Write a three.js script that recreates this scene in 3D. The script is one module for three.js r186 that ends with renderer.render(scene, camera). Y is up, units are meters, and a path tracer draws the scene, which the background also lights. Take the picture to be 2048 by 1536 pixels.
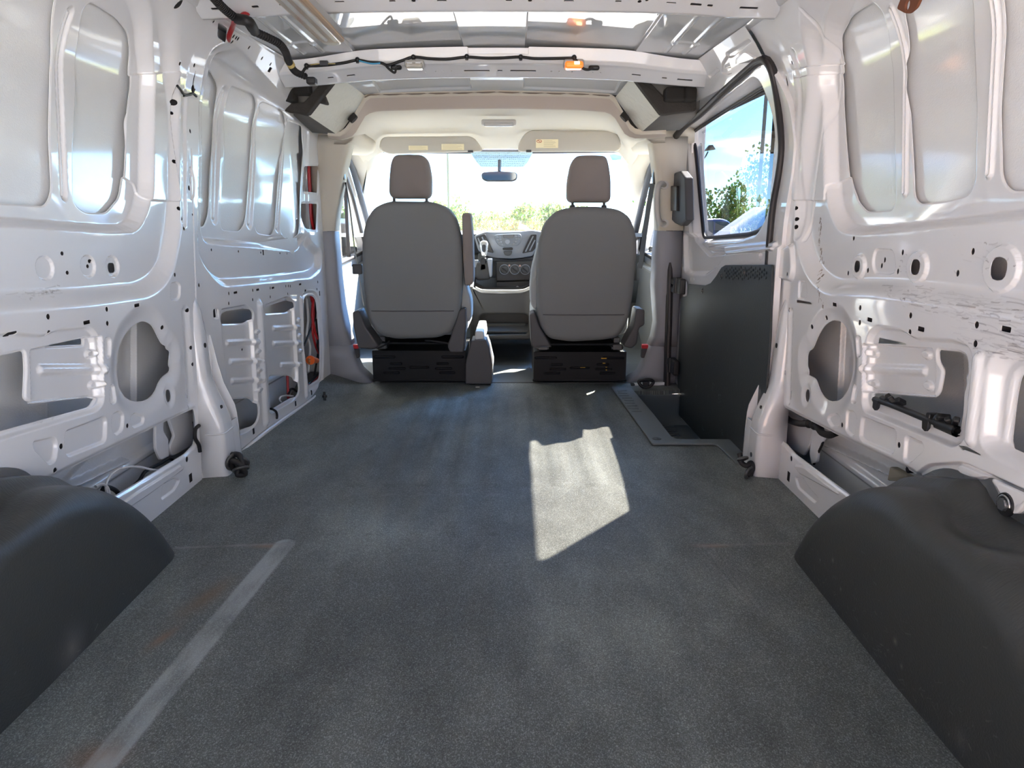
import * as THREE from 'three';
import { RoundedBoxGeometry } from 'three/addons/geometries/RoundedBoxGeometry.js';
import { mergeGeometries } from 'three/addons/utils/BufferGeometryUtils.js';
import { Sky } from 'three/addons/objects/Sky.js';
import { RectAreaLightUniformsLib } from 'three/addons/lights/RectAreaLightUniformsLib.js';
RectAreaLightUniformsLib.init();

// ---------- camera, sky, sun, exposure ----------
const scene = new THREE.Scene();
const camera = new THREE.PerspectiveCamera(2 * Math.atan(768 / 1420) * 180 / Math.PI, 2048 / 1536, 0.02, 600);
camera.position.set(0.075, 0.82, 0);
camera.rotation.order = 'YXZ';
camera.rotation.set(-13.0064 * Math.PI / 180, 0.0027446, 0);
scene.add(camera);
const SUN = new THREE.Vector3(0.665, 1, -0.80).normalize();
const sky = new Sky();
sky.scale.setScalar(500);
Object.assign(sky.material.uniforms.sunPosition.value, { x: SUN.x, y: SUN.y, z: SUN.z });
sky.material.uniforms.turbidity.value = 10;
sky.material.uniforms.rayleigh.value = 0.40;
sky.material.uniforms.mieCoefficient.value = 0.010;
sky.material.uniforms.mieDirectionalG.value = 0.75;
if (sky.material.uniforms.cloudCoverage) sky.material.uniforms.cloudCoverage.value = 0.36;
sky.name = 'sky';
scene.add(sky);
scene.backgroundIntensity = 0.37; scene.environmentIntensity = 0.37;
const sun = new THREE.DirectionalLight(0xfff1de, 12.5);
sun.name = 'sun';
sun.position.copy(SUN).multiplyScalar(30);
sun.castShadow = true;
Object.assign(sun.shadow.camera, { left: -12, right: 12, top: 12, bottom: -12, near: 1, far: 80 });
sun.shadow.mapSize.set(2048, 2048);
scene.add(sun);
const renderer = new THREE.WebGLRenderer({ antialias: true });
renderer.toneMapping = THREE.LinearToneMapping;
renderer.toneMappingExposure = 4.6;
renderer.shadowMap.enabled = true;

// ---------- helpers ----------
let seed = 12345;
const rnd = () => { seed = (seed + 0x6d2b79f5) | 0; let t = Math.imul(seed ^ (seed >>> 15), 1 | seed); t = (t + Math.imul(t ^ (t >>> 7), 61 | t)) ^ t; return ((t ^ (t >>> 14)) >>> 0) / 4294967296; };
const rr = (a, b) => a + (b - a) * rnd();
const clamp = (x, a, b) => Math.min(b, Math.max(a, x));
const sstep = (t) => { t = clamp(t, 0, 1); return t * t * (3 - 2 * t); };
const lerp = (a, b, t) => a + (b - a) * t;
const used = new Map();
function numbered(n) { const k = used.get(n) || 0; used.set(n, k + 1); return k ? n + '_' + String(k).padStart(3, '0') : n; }
function meta(o, label, category, group, kind) {
  if (label) o.userData.label = label;
  if (category) o.userData.category = category;
  if (group) o.userData.group = group;
  if (kind) o.userData.kind = kind;
  return o;
}
function thing(name, label, category, pos, group) { const o = new THREE.Group(); o.name = numbered(name); if (pos) o.position.set(...pos); scene.add(o); return meta(o, label, category, group); }
function struct(name, label, category) { const o = thing(name, label, category); o.userData.kind = 'structure'; return o; }
function part(parent, name, geo, mat, label) {
  const o = new THREE.Mesh(geo, mat); o.name = numbered(name); o.castShadow = o.receiveShadow = true;
  if (label) o.userData.label = label;
  if (parent.isGroup && parent.position.lengthSq() > 0 && !geo.userData.local) o.position.copy(parent.position).negate(); // geometry given in van coordinates
  parent.add(o); return o;
}
function copyOf(o, label) { const c = o.clone(); c.name = numbered(o.name.replace(/_\d{3}$/, '')); c.userData = { ...o.userData }; if (label) c.userData.label = label; scene.add(c); return c; }
const V = (x, y, z) => new THREE.Vector3(x, y, z);

// rounded outline: fillets of radius r at the corners
function fillet(pts, r, n = 5) {
  const out = [], N = pts.length;
  for (let i = 0; i < N; i++) {
    const p = pts[i], a = pts[(i + N - 1) % N], b = pts[(i + 1) % N];
    let ax = a[0] - p[0], ay = a[1] - p[1], bx = b[0] - p[0], by = b[1] - p[1];
    const la = Math.hypot(ax, ay), lb = Math.hypot(bx, by);
    if (la < 1e-6 || lb < 1e-6) continue;
    ax /= la; ay /= la; bx /= lb; by /= lb;
    const rad = p[2] ?? r, t = Math.min(rad, la * 0.48, lb * 0.48);
    if (t < 1e-4) { out.push([p[0], p[1]]); continue; }
    const q0 = [p[0] + ax * t, p[1] + ay * t], q1 = [p[0] + bx * t, p[1] + by * t];
    for (let k = 0; k <= n; k++) { const s = k / n, u = 1 - s; out.push([u * u * q0[0] + 2 * u * s * p[0] + s * s * q1[0], u * u * q0[1] + 2 * u * s * p[1] + s * s * q1[1]]); }
  }
  return out;
}
const ell = (c, ru, rv, n = 20) => Array.from({ length: n }, (_, i) => [c[0] + ru * Math.cos(i / n * 2 * Math.PI), c[1] + rv * Math.sin(i / n * 2 * Math.PI)]);
const box2 = (c, hu, hv, r = 0.002, slope = 0) => fillet([[c[0] - hu, c[1] - hv - slope * hu], [c[0] + hu, c[1] - hv + slope * hu], [c[0] + hu, c[1] + hv + slope * hu], [c[0] - hu, c[1] + hv - slope * hu]], r, 3);
function bbox(P, m) { let a = 1e9, b = -1e9, c = 1e9, d = -1e9; for (const [x, y] of P) { a = Math.min(a, x); b = Math.max(b, x); c = Math.min(c, y); d = Math.max(d, y); } return [a - m, b + m, c - m, d + m]; }
function sdPoly(P) {
  const n = P.length;
  return (x, y) => {
    let d = 1e9, inside = false;
    for (let i = 0, j = n - 1; i < n; j = i++) {
      const xi = P[i][0], yi = P[i][1], xj = P[j][0], yj = P[j][1], ex = xj - xi, ey = yj - yi, wx = x - xi, wy = y - yi;
      const t = clamp((wx * ex + wy * ey) / (ex * ex + ey * ey + 1e-12), 0, 1), bx = wx - ex * t, by = wy - ey * t, q = bx * bx + by * by;
      if (q < d) d = q;
      if ((yi > y) !== (yj > y) && x < (xj - xi) * (y - yi) / (yj - yi) + xi) inside = !inside;
    }
    d = Math.sqrt(d); return inside ? -d : d;
  };
}
// stamped features of sheet metal; depth > 0 goes away from the room
function press(P, depth, bevel = 0.006, r = 0.012, res) {
  if (bevel < 0.0105) bevel *= 0.62;
  const Q = fillet(P, r), sd = sdPoly(Q);
  return { bb: bbox(Q, bevel + 0.001), w: bevel, res: res ?? Math.max(0.002, bevel * 0.4), sd, f: (u, v) => depth * sstep((bevel - sd(u, v)) / (2 * bevel)) };
}
function flange(P, width, depth, r = 0.012, res) {
  const Q = fillet(P, r), sd = sdPoly(Q);
  return { bb: bbox(Q, width + 0.001), w: width, res: res ?? Math.max(0.002, width * 0.35), sd, f: (u, v) => depth * sstep(1 - Math.max(0, sd(u, v)) / width) };
}
function bead(a, b, hw, depth, res) {
  const sd = (x, y) => { const ex = b[0] - a[0], ey = b[1] - a[1], t = clamp(((x - a[0]) * ex + (y - a[1]) * ey) / (ex * ex + ey * ey), 0, 1); return Math.hypot(x - a[0] - ex * t, y - a[1] - ey * t); };
  return { bb: bbox([a, b], hw + 0.001), w: hw, res: res ?? Math.max(0.002, hw * 0.3), sd, f: (u, v) => { const q = sd(u, v) / hw; return q >= 1 ? 0 : depth * sstep((1 - q) * 1.25); } };
}
function hole(P, r = 0.006, res) { const Q = fillet(P, r), sd = sdPoly(Q); return { bb: bbox(Q, 0.002), sd, res: res ?? 0.004, P: Q }; }
const slot = (c, hu, hv, r, slope) => { const Q = box2(c, hu, hv, r ?? Math.min(hu, hv) * 0.9, slope); return { bb: bbox(Q, 0.002), sd: sdPoly(Q), res: 0.003, P: Q, c }; };
const dot = (c, ru, rv) => { const Q = ell(c, ru, rv ?? ru, 14); return { bb: bbox(Q, 0.002), sd: sdPoly(Q), res: 0.003, P: Q, c }; };

// A pressed sheet: quadtree over (u, v), fine where features are, holes cut exactly. map(u, v, d) -> [x, y, z]
function sheet({ u0, u1, v0, v1, cell = 0.032, min = 0.002, base = () => 0, map, feats = [], holes = [], region = () => 'panel', rim = 0.0018, flip = false, coarse = 0.032, baseRes }) {
  const K = Math.round(cell / min), NU = Math.ceil((u1 - u0) / cell), NV = Math.ceil((v1 - v0) / cell), BK = cell * 2;
  const bu = Math.ceil((u1 - u0) / BK) + 1, bv = Math.ceil((v1 - v0) / BK) + 1, fb = [], hb = [];
  const fill = (list, into) => { for (const f of list) for (let i = Math.max(0, Math.floor((f.bb[0] - u0) / BK)); i <= Math.min(bu - 1, Math.floor((f.bb[1] - u0) / BK)); i++) for (let j = Math.max(0, Math.floor((f.bb[2] - v0) / BK)); j <= Math.min(bv - 1, Math.floor((f.bb[3] - v0) / BK)); j++) (into[i * bv + j] ||= []).push(f); };
  fill(feats, fb); fill(holes, hb);
  const near = (into, u, v) => into[clamp(Math.floor((u - u0) / BK), 0, bu - 1) * bv + clamp(Math.floor((v - v0) / BK), 0, bv - 1)] || [];
  const D = (u, v) => { let d = base(u, v); for (const f of near(fb, u, v)) if (u > f.bb[0] && u < f.bb[1] && v > f.bb[2] && v < f.bb[3]) d += f.f(u, v, d); return d; };
  const H = (u, v) => { let h = 1; for (const f of near(hb, u, v)) if (u > f.bb[0] && u < f.bb[1] && v > f.bb[2] && v < f.bb[3]) h = Math.min(h, f.sd(u, v)); return h; };
  const BIG = NV * K + 2, ids = new Map(), us = [], vs = [], hs = [];
  const vert = (i, j) => { const k = i * BIG + j; let n = ids.get(k); if (n === undefined) { n = us.length; ids.set(k, n); us.push(Math.min(u1, u0 + i * min)); vs.push(Math.min(v1, v0 + j * min)); hs.push(H(us[n], vs[n])); } return n; };
  const leaves = [];
  const split = (i, j, s) => {
    const size = s * min, u = u0 + (i + s / 2) * min, v = v0 + (j + s / 2) * min;
    if (u - size / 2 >= u1 || v - size / 2 >= v1) return;
    let go = size > coarse + 1e-6 || (baseRes && size > baseRes(u, v));
    if (!go && s > 1) {
      const m = size * 0.71;
      for (const f of near(fb, u, v)) if (size > f.res && u > f.bb[0] - m && u < f.bb[1] + m && v > f.bb[2] - m && v < f.bb[3] + m && Math.abs(f.sd(u, v)) < f.w + m) { go = true; break; }
      if (!go) for (const f of near(hb, u, v)) if (size > f.res && u > f.bb[0] - m && u < f.bb[1] + m && v > f.bb[2] - m && v < f.bb[3] + m && Math.abs(f.sd(u, v)) < m + 0.001) { go = true; break; }
    }
    if (go && s > 1) { const h = s / 2; split(i, j, h); split(i + h, j, h); split(i, j + h, h); split(i + h, j + h, h); return; }
    leaves.push([i, j, s]); vert(i, j); vert(i + s, j); vert(i + s, j + s); vert(i, j + s);
  };
  for (let i = 0; i < NU; i++) for (let j = 0; j < NV; j++) split(i * K, j * K, K);
  const tris = new Map(), rims = new Map(), cut = new Map();
  const addV = (u, v) => { us.push(u); vs.push(v); hs.push(0); return us.length - 1; };
  const cross = (a, b) => { const k = a < b ? a * 4194304 + b : b * 4194304 + a; let n = cut.get(k); if (n === undefined) { const t = hs[a] / (hs[a] - hs[b]); n = addV(lerp(us[a], us[b], t), lerp(vs[a], vs[b], t)); cut.set(k, n); } return n; };
  const emit = (T, R, a, b, c) => {
    const q = [a, b, c], pos = q.map((n) => hs[n] > 0), k = pos[0] + pos[1] + pos[2];
    if (k === 3) T.push(a, b, c);
    else if (k === 1) { const i = pos.indexOf(true), p = q[i], x = q[(i + 1) % 3], y = q[(i + 2) % 3], e = cross(p, x), f = cross(p, y); T.push(p, e, f); R.push(e, f); }
    else if (k === 2) { const i = pos.indexOf(false), p = q[i], x = q[(i + 1) % 3], y = q[(i + 2) % 3], e = cross(p, x), f = cross(p, y); T.push(x, y, f, x, f, e); R.push(f, e); }
  };
  const walk = (out, i0, j0, i1, j1) => {
    const di = i1 - i0, dj = j1 - j0;
    if (Math.abs(di + dj) > 1) { const mi = (i0 + i1) / 2, mj = (j0 + j1) / 2; if (Number.isInteger(mi) && Number.isInteger(mj) && ids.has(mi * BIG + mj)) { walk(out, i0, j0, mi, mj); walk(out, mi, mj, i1, j1); return; } }
    out.push(ids.get(i0 * BIG + j0));
  };
  for (const [i, j, s] of leaves) {
    const loop = []; walk(loop, i, j, i + s, j); walk(loop, i + s, j, i + s, j + s); walk(loop, i + s, j + s, i, j + s); walk(loop, i, j + s, i, j);
    if (loop.every((n) => hs[n] <= 0)) continue;
    const uc = u0 + (i + s / 2) * min, vc = v0 + (j + s / 2) * min, name = region(uc, vc);
    if (!name) continue;
    if (!tris.has(name)) { tris.set(name, []); rims.set(name, []); }
    const T = tris.get(name), R = rims.get(name);
    if (loop.length === 4) { emit(T, R, loop[0], loop[1], loop[2]); emit(T, R, loop[0], loop[2], loop[3]); continue; }
    const c = us.length; us.push(Math.min(u1, uc)); vs.push(Math.min(v1, vc)); hs.push(H(uc, vc));
    for (let k = 0; k < loop.length; k++) emit(T, R, c, loop[k], loop[(k + 1) % loop.length]);
  }
  const N = us.length, P = new Float32Array(N * 3), Nn = new Float32Array(N * 3), e = 0.0007, done = new Uint8Array(N);
  const at = (u, v) => map(u, v, D(u, v));
  const make = (n) => {
    if (done[n]) return; done[n] = 1;
    const u = us[n], v = vs[n], p = at(u, v), a = at(u + e, v), b = at(u - e, v), c = at(u, v + e), d = at(u, v - e);
    const ax = a[0] - b[0], ay = a[1] - b[1], az = a[2] - b[2], cx = c[0] - d[0], cy = c[1] - d[1], cz = c[2] - d[2];
    let nx = ay * cz - az * cy, ny = az * cx - ax * cz, nz = ax * cy - ay * cx; const l = (flip ? -1 : 1) / (Math.hypot(nx, ny, nz) || 1);
    P.set(p, n * 3); Nn.set([nx * l, ny * l, nz * l], n * 3);
  };
  const out = {};
  for (const [name, T] of tris) {
    const remap = new Map(), pos = [], nor = [], uv = [], idx = [];
    const use = (n) => { let m = remap.get(n); if (m === undefined) { make(n); m = pos.length / 3; remap.set(n, m); pos.push(P[n * 3], P[n * 3 + 1], P[n * 3 + 2]); nor.push(Nn[n * 3], Nn[n * 3 + 1], Nn[n * 3 + 2]); uv.push(us[n], vs[n]); } return m; };
    for (let k = 0; k < T.length; k += 3) flip ? idx.push(use(T[k]), use(T[k + 2]), use(T[k + 1])) : idx.push(use(T[k]), use(T[k + 1]), use(T[k + 2]));
    if (rim) { const R = rims.get(name); for (let k = 0; k < R.length; k += 2) {
      const q = [R[k], R[k + 1]]; q.forEach(make);
      const A = q.map((n) => [P[n * 3], P[n * 3 + 1], P[n * 3 + 2]]), B = q.map((n, s) => [0, 1, 2].map((c) => A[s][c] - Nn[n * 3 + c] * rim));
      const ex = [0, 1, 2].map((c) => A[1][c] - A[0][c]), fx = [0, 1, 2].map((c) => B[0][c] - A[0][c]);
      let nn = [ex[1] * fx[2] - ex[2] * fx[1], ex[2] * fx[0] - ex[0] * fx[2], ex[0] * fx[1] - ex[1] * fx[0]]; const l = Math.hypot(...nn) || 1; nn = nn.map((x) => x / l);
      const b0 = pos.length / 3; for (const [w, s] of [[A[0], 0], [A[1], 1], [B[1], 1], [B[0], 0]]) { pos.push(...w); nor.push(...nn); uv.push(us[q[s]], vs[q[s]]); }
      idx.push(b0, b0 + 1, b0 + 2, b0, b0 + 2, b0 + 3);
    } }
    const g = new THREE.BufferGeometry();
    g.setAttribute('position', new THREE.Float32BufferAttribute(pos, 3)); g.setAttribute('normal', new THREE.Float32BufferAttribute(nor, 3)); g.setAttribute('uv', new THREE.Float32BufferAttribute(uv, 2)); g.setIndex(idx);
    out[name] = g;
  }
  // small holes open into closed box sections: shade painted as a near-black pocket behind each
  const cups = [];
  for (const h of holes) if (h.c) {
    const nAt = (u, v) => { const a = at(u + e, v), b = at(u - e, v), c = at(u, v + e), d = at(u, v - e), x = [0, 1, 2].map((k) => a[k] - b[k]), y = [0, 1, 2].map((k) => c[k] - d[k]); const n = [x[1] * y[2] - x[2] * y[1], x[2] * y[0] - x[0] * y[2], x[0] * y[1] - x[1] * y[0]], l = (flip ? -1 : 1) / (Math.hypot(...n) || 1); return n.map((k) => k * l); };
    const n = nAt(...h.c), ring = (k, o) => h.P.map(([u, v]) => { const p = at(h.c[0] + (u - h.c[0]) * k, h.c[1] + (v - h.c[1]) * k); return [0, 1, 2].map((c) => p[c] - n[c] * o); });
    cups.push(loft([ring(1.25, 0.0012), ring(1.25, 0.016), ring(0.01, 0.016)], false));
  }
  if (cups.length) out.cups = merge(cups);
  return out;
}
const plain = (g) => { if (g.index) g = g.toNonIndexed(); for (const k of Object.keys(g.attributes)) if (!['position', 'normal', 'uv'].includes(k)) g.deleteAttribute(k); g.clearGroups?.(); return g; };
const merge = (list) => { const g = mergeGeometries(list.map(plain)); return g; };
function rbox(x, y, z, w, h, d, r = 0.006, rot) { const g = new RoundedBoxGeometry(w, h, d, 2, Math.min(r, w / 2.01, h / 2.01, d / 2.01)); if (rot) g.applyMatrix4(new THREE.Matrix4().makeRotationFromEuler(new THREE.Euler(...rot))); return g.translate(x, y, z); }
function tube(pts, r, seg, rs = 8, closed = false) { const c = new THREE.CatmullRomCurve3(pts.map((p) => V(...p)), closed, 'centripetal'); return new THREE.TubeGeometry(c, seg || pts.length * 7, r, rs, closed); }
function cyl(a, b, r0, r1 = r0, n = 16) { const A = V(...a), B = V(...b), d = B.clone().sub(A), g = new THREE.CylinderGeometry(r1, r0, d.length(), n); g.applyQuaternion(new THREE.Quaternion().setFromUnitVectors(V(0, 1, 0), d.clone().normalize())); return g.translate(...A.add(B).multiplyScalar(0.5).toArray()); }
// outline in the (x, y) plane extruded towards +z from z to z + depth, edges rounded
function slab(P, z, depth, bev = 0.004, holes = [], seg = 3) {
  const s = new THREE.Shape(P.map((p) => new THREE.Vector2(p[0], p[1])));
  for (const h of holes) s.holes.push(new THREE.Path(h.map((p) => new THREE.Vector2(p[0], p[1]))));
  const g = new THREE.ExtrudeGeometry(s, { depth: Math.max(1e-4, depth - 2 * bev), bevelEnabled: bev > 0, bevelThickness: bev, bevelSize: bev, bevelOffset: -bev, bevelSegments: seg, curveSegments: 4 });
  return g.translate(0, 0, z + bev);
}
// the same outline given as (z, y) and extruded along x from x to x + depth
function slabX(P, x, depth, bev = 0.004, holes = []) { const f = (q) => q.map(([z, y]) => [-z, y]); const g = slab(f(P), 0, depth, bev, holes.map(f)); return g.applyMatrix4(new THREE.Matrix4().makeRotationY(Math.PI / 2)).translate(x, 0, 0); }
// outline given as (x, z), extruded upwards from y
function slabY(P, y, depth, bev = 0.004, holes = []) { const f = (q) => q.map(([x, z]) => [x, -z]); return slab(f(P), 0, depth, bev, holes.map(f)).applyMatrix4(new THREE.Matrix4().makeRotationX(-Math.PI / 2)).translate(0, y, 0); }
// closed loops of equal length joined into a skin, ends capped
function loft(loops, cap = true, closed = true) {
  const n = loops[0].length, pos = [], idx = [];
  for (const l of loops) for (const p of l) pos.push(...p);
  for (let i = 0; i + 1 < loops.length; i++) for (let j = 0; j < (closed ? n : n - 1); j++) { const a = i * n + j, b = i * n + (j + 1) % n, c = a + n, d = b + n; idx.push(a, b, d, a, d, c); }
  if (cap) for (const [l, s] of [[0, -1], [loops.length - 1, 1]]) { const c = pos.length / 3, m = [0, 1, 2].map((k) => loops[l].reduce((q, p) => q + p[k], 0) / n); pos.push(...m); for (let j = 0; j < n; j++) { const a = l * n + j, b = l * n + (j + 1) % n; s > 0 ? idx.push(c, a, b) : idx.push(c, b, a); } }
  const g = new THREE.BufferGeometry(); g.setAttribute('position', new THREE.Float32BufferAttribute(pos, 3)); g.setAttribute('uv', new THREE.Float32BufferAttribute(new Float32Array(pos.length / 3 * 2), 2)); g.setIndex(idx); g.computeVertexNormals(); return g;
}
// value noise
function vnoise(x, y, s = 0) { const h = (i, j) => { let n = Math.imul(i, 374761393) + Math.imul(j, 668265263) + Math.imul(s, 974634777); n = Math.imul(n ^ (n >>> 13), 1274126177); return ((n ^ (n >>> 16)) >>> 0) / 4294967296; }; const i = Math.floor(x), j = Math.floor(y), a = x - i, b = y - j, u = a * a * (3 - 2 * a), w = b * b * (3 - 2 * b); return lerp(lerp(h(i, j), h(i + 1, j), u), lerp(h(i, j + 1), h(i + 1, j + 1), u), w); }
const fbm = (x, y, n = 4, s = 0) => { let a = 0.5, t = 0; for (let k = 0; k < n; k++) { t += a * vnoise(x, y, s + k); x *= 2.03; y *= 2.03; a *= 0.5; } return t; };
function dataTex(w, h, fn, srgb = true) { const d = new Uint8Array(w * h * 4); for (let y = 0; y < h; y++) for (let x = 0; x < w; x++) { const c = fn(x, y), o = (y * w + x) * 4; d[o] = clamp(c[0], 0, 255); d[o + 1] = clamp(c[1], 0, 255); d[o + 2] = clamp(c[2], 0, 255); d[o + 3] = 255; } const t = new THREE.DataTexture(d, w, h); t.wrapS = t.wrapT = THREE.RepeatWrapping; t.magFilter = THREE.LinearFilter; if (srgb) t.colorSpace = THREE.SRGBColorSpace; t.needsUpdate = true; return t; }
function canvasTex(w, h, draw, srgb = true) { const c = document.createElement('canvas'); c.width = w; c.height = h; draw(c.getContext('2d'), w, h); const t = new THREE.CanvasTexture(c); if (srgb) t.colorSpace = THREE.SRGBColorSpace; return t; }

// ---------- materials ----------
const grain = dataTex(256, 256, (x, y) => { const a = vnoise(x / 3, y / 3, 5) * 0.6 + rnd() * 0.4, q = a * 255; return [q, q, q]; }, false);
const rep = (t, a, b = a) => { const c = t.clone(); c.repeat.set(a, b); c.needsUpdate = true; return c; };
const std = (color, roughness, o = {}) => new THREE.MeshStandardMaterial({ color, roughness, ...o });
const phys = (color, roughness, o = {}) => new THREE.MeshPhysicalMaterial({ color, roughness, ...o });
const lin = (r, g, b) => new THREE.Color().setRGB(r, g, b);
const M = {
  paint: phys(lin(0.75, 0.75, 0.755), 0.38, { clearcoat: 1, clearcoatRoughness: 0.04 }),
  primer: phys(lin(0.74, 0.75, 0.77), 0.45, { clearcoat: 0.35, clearcoatRoughness: 0.25 }),
  skin: phys(lin(0.78, 0.79, 0.79), 0.42, { clearcoat: 1, clearcoatRoughness: 0.09, bumpMap: rep(grain, 6), bumpScale: 0.0004 }),
  roof: phys(lin(0.60, 0.62, 0.63), 0.4, { clearcoat: 1, clearcoatRoughness: 0.02, ior: 1.6 }),
  pocketShade: std(lin(0.022, 0.020, 0.022), 0.9),  // near-black stands for the shade inside the box sections
  rubber: std(lin(0.012, 0.012, 0.013), 0.55),
  black: phys(lin(0.012, 0.012, 0.013), 0.42),
  blackPlastic: phys(lin(0.034, 0.036, 0.036), 0.42, { bumpMap: rep(grain, 5), bumpScale: 0.0004 }),
  darkTrim: std(lin(0.055, 0.055, 0.06), 0.6),
  greyTrim: std(lin(0.27, 0.275, 0.30), 0.6),
  cream: std(lin(0.56, 0.52, 0.44), 0.85),
  headliner: std(lin(0.60, 0.55, 0.46), 0.95),
  wireBlack: std(lin(0.012, 0.011, 0.012), 0.6),
  wireRed: phys(lin(0.42, 0.02, 0.025), 0.35),
  wireWhite: phys(lin(0.7, 0.7, 0.7), 0.4),
  orange: phys(lin(0.8, 0.14, 0.02), 0.4),
  steel: std(lin(0.5, 0.5, 0.5), 0.35, { metalness: 1 }),
  rust: std(lin(0.20, 0.07, 0.035), 0.7, { metalness: 0.3 }),
};

// ---------- the van's sides: one pressed sheet each, (z, y) -> x ----------
const taper = (z) => z >= -2.3 ? 0.93 : 0.93 - 0.07 * Math.min(1, (-2.3 - z) / 1.3);
const wallX = (z, y) => taper(z) - 1.6 * Math.max(0, y - 1.15) ** 2;
// scuffs, scratches and grime of the right side as a wear map over 2.4 m x 1.5 m
function wearTex(marks) {
  return canvasTex(2048, 1280, (g, w, h) => {
    g.fillStyle = '#fff'; g.fillRect(0, 0, w, h);
    marks((z, y) => [(z + 2.45) / 2.4 * w, h - (y + 0.05) / 1.5 * h], g);
  });
}
const scratch = (g, x, y, n, sx, sy, col, len = 14) => { for (let i = 0; i < n; i++) { const L = len * (rnd() < 0.35 ? 3.6 : 1.1); g.strokeStyle = col; g.globalAlpha = 0.06 + 0.55 * rnd() * rnd() * rnd(); g.lineWidth = rr(0.5, 2.2); const a = x + (rnd() + rnd() - 1) * sx, b = y + (rnd() + rnd() - 1) * sy; g.beginPath(); g.moveTo(a, b); g.quadraticCurveTo(a + L * 0.5, b + rr(-3, 3), a + rr(0.4, 1) * L, b + rr(-4, 4)); g.stroke(); } g.globalAlpha = 1; };
const wearR = wearTex((q, g) => {
  for (const [z, y, n, sx, sy, l] of [[-1.35, 0.66, 120, 260, 26, 22], [-1.2, 0.63, 120, 190, 30, 26], [-1.55, 0.655, 60, 150, 20, 16], [-1.22, 0.60, 60, 130, 16, 20], [-1.3, 0.75, 40, 200, 46, 8], [-1.62, 0.72, 12, 90, 40, 6], [-1.28, 0.585, 14, 90, 8, 14]]) { const p = q(z, y); scratch(g, p[0], p[1], n, sx, sy, rnd() < 0.5 ? '#3b3640' : '#544a4a', l); }
  const c = q(-2.12, 0.72); for (let i = 0; i < 60; i++) { const t = rnd(); g.globalAlpha = rr(0.2, 0.8); g.fillStyle = '#5b4330'; const a = c[0] + 10 + t * t * 120, b = c[1] - 90 + t * 200; g.fillRect(a + rr(-7, 7), b + rr(-7, 7), rr(1, 6), rr(2, 10)); }
  g.globalAlpha = 1;
});
const wearL = wearTex((q, g) => { for (const [z, y, n, sx, sy] of [[-1.55, 0.665, 40, 80, 12], [-1.5, 0.40, 14, 60, 8], [-1.6, 0.665, 20, 40, 6]]) { const p = q(z, y); scratch(g, p[0], p[1], n, sx, sy, '#5a534e', 12); } g.globalAlpha = 1; });
const wallUV = (t) => { t.repeat.set(1 / 2.4, 1 / 1.5); t.offset.set(2.45 / 2.4, 0.05 / 1.5); t.wrapS = t.wrapT = THREE.ClampToEdgeWrapping; return t; };
M.paintL = M.paint.clone(); M.paintL.map = wallUV(wearL);
M.paintR = M.paint.clone(); M.paintR.map = wallUV(wearR);

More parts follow.
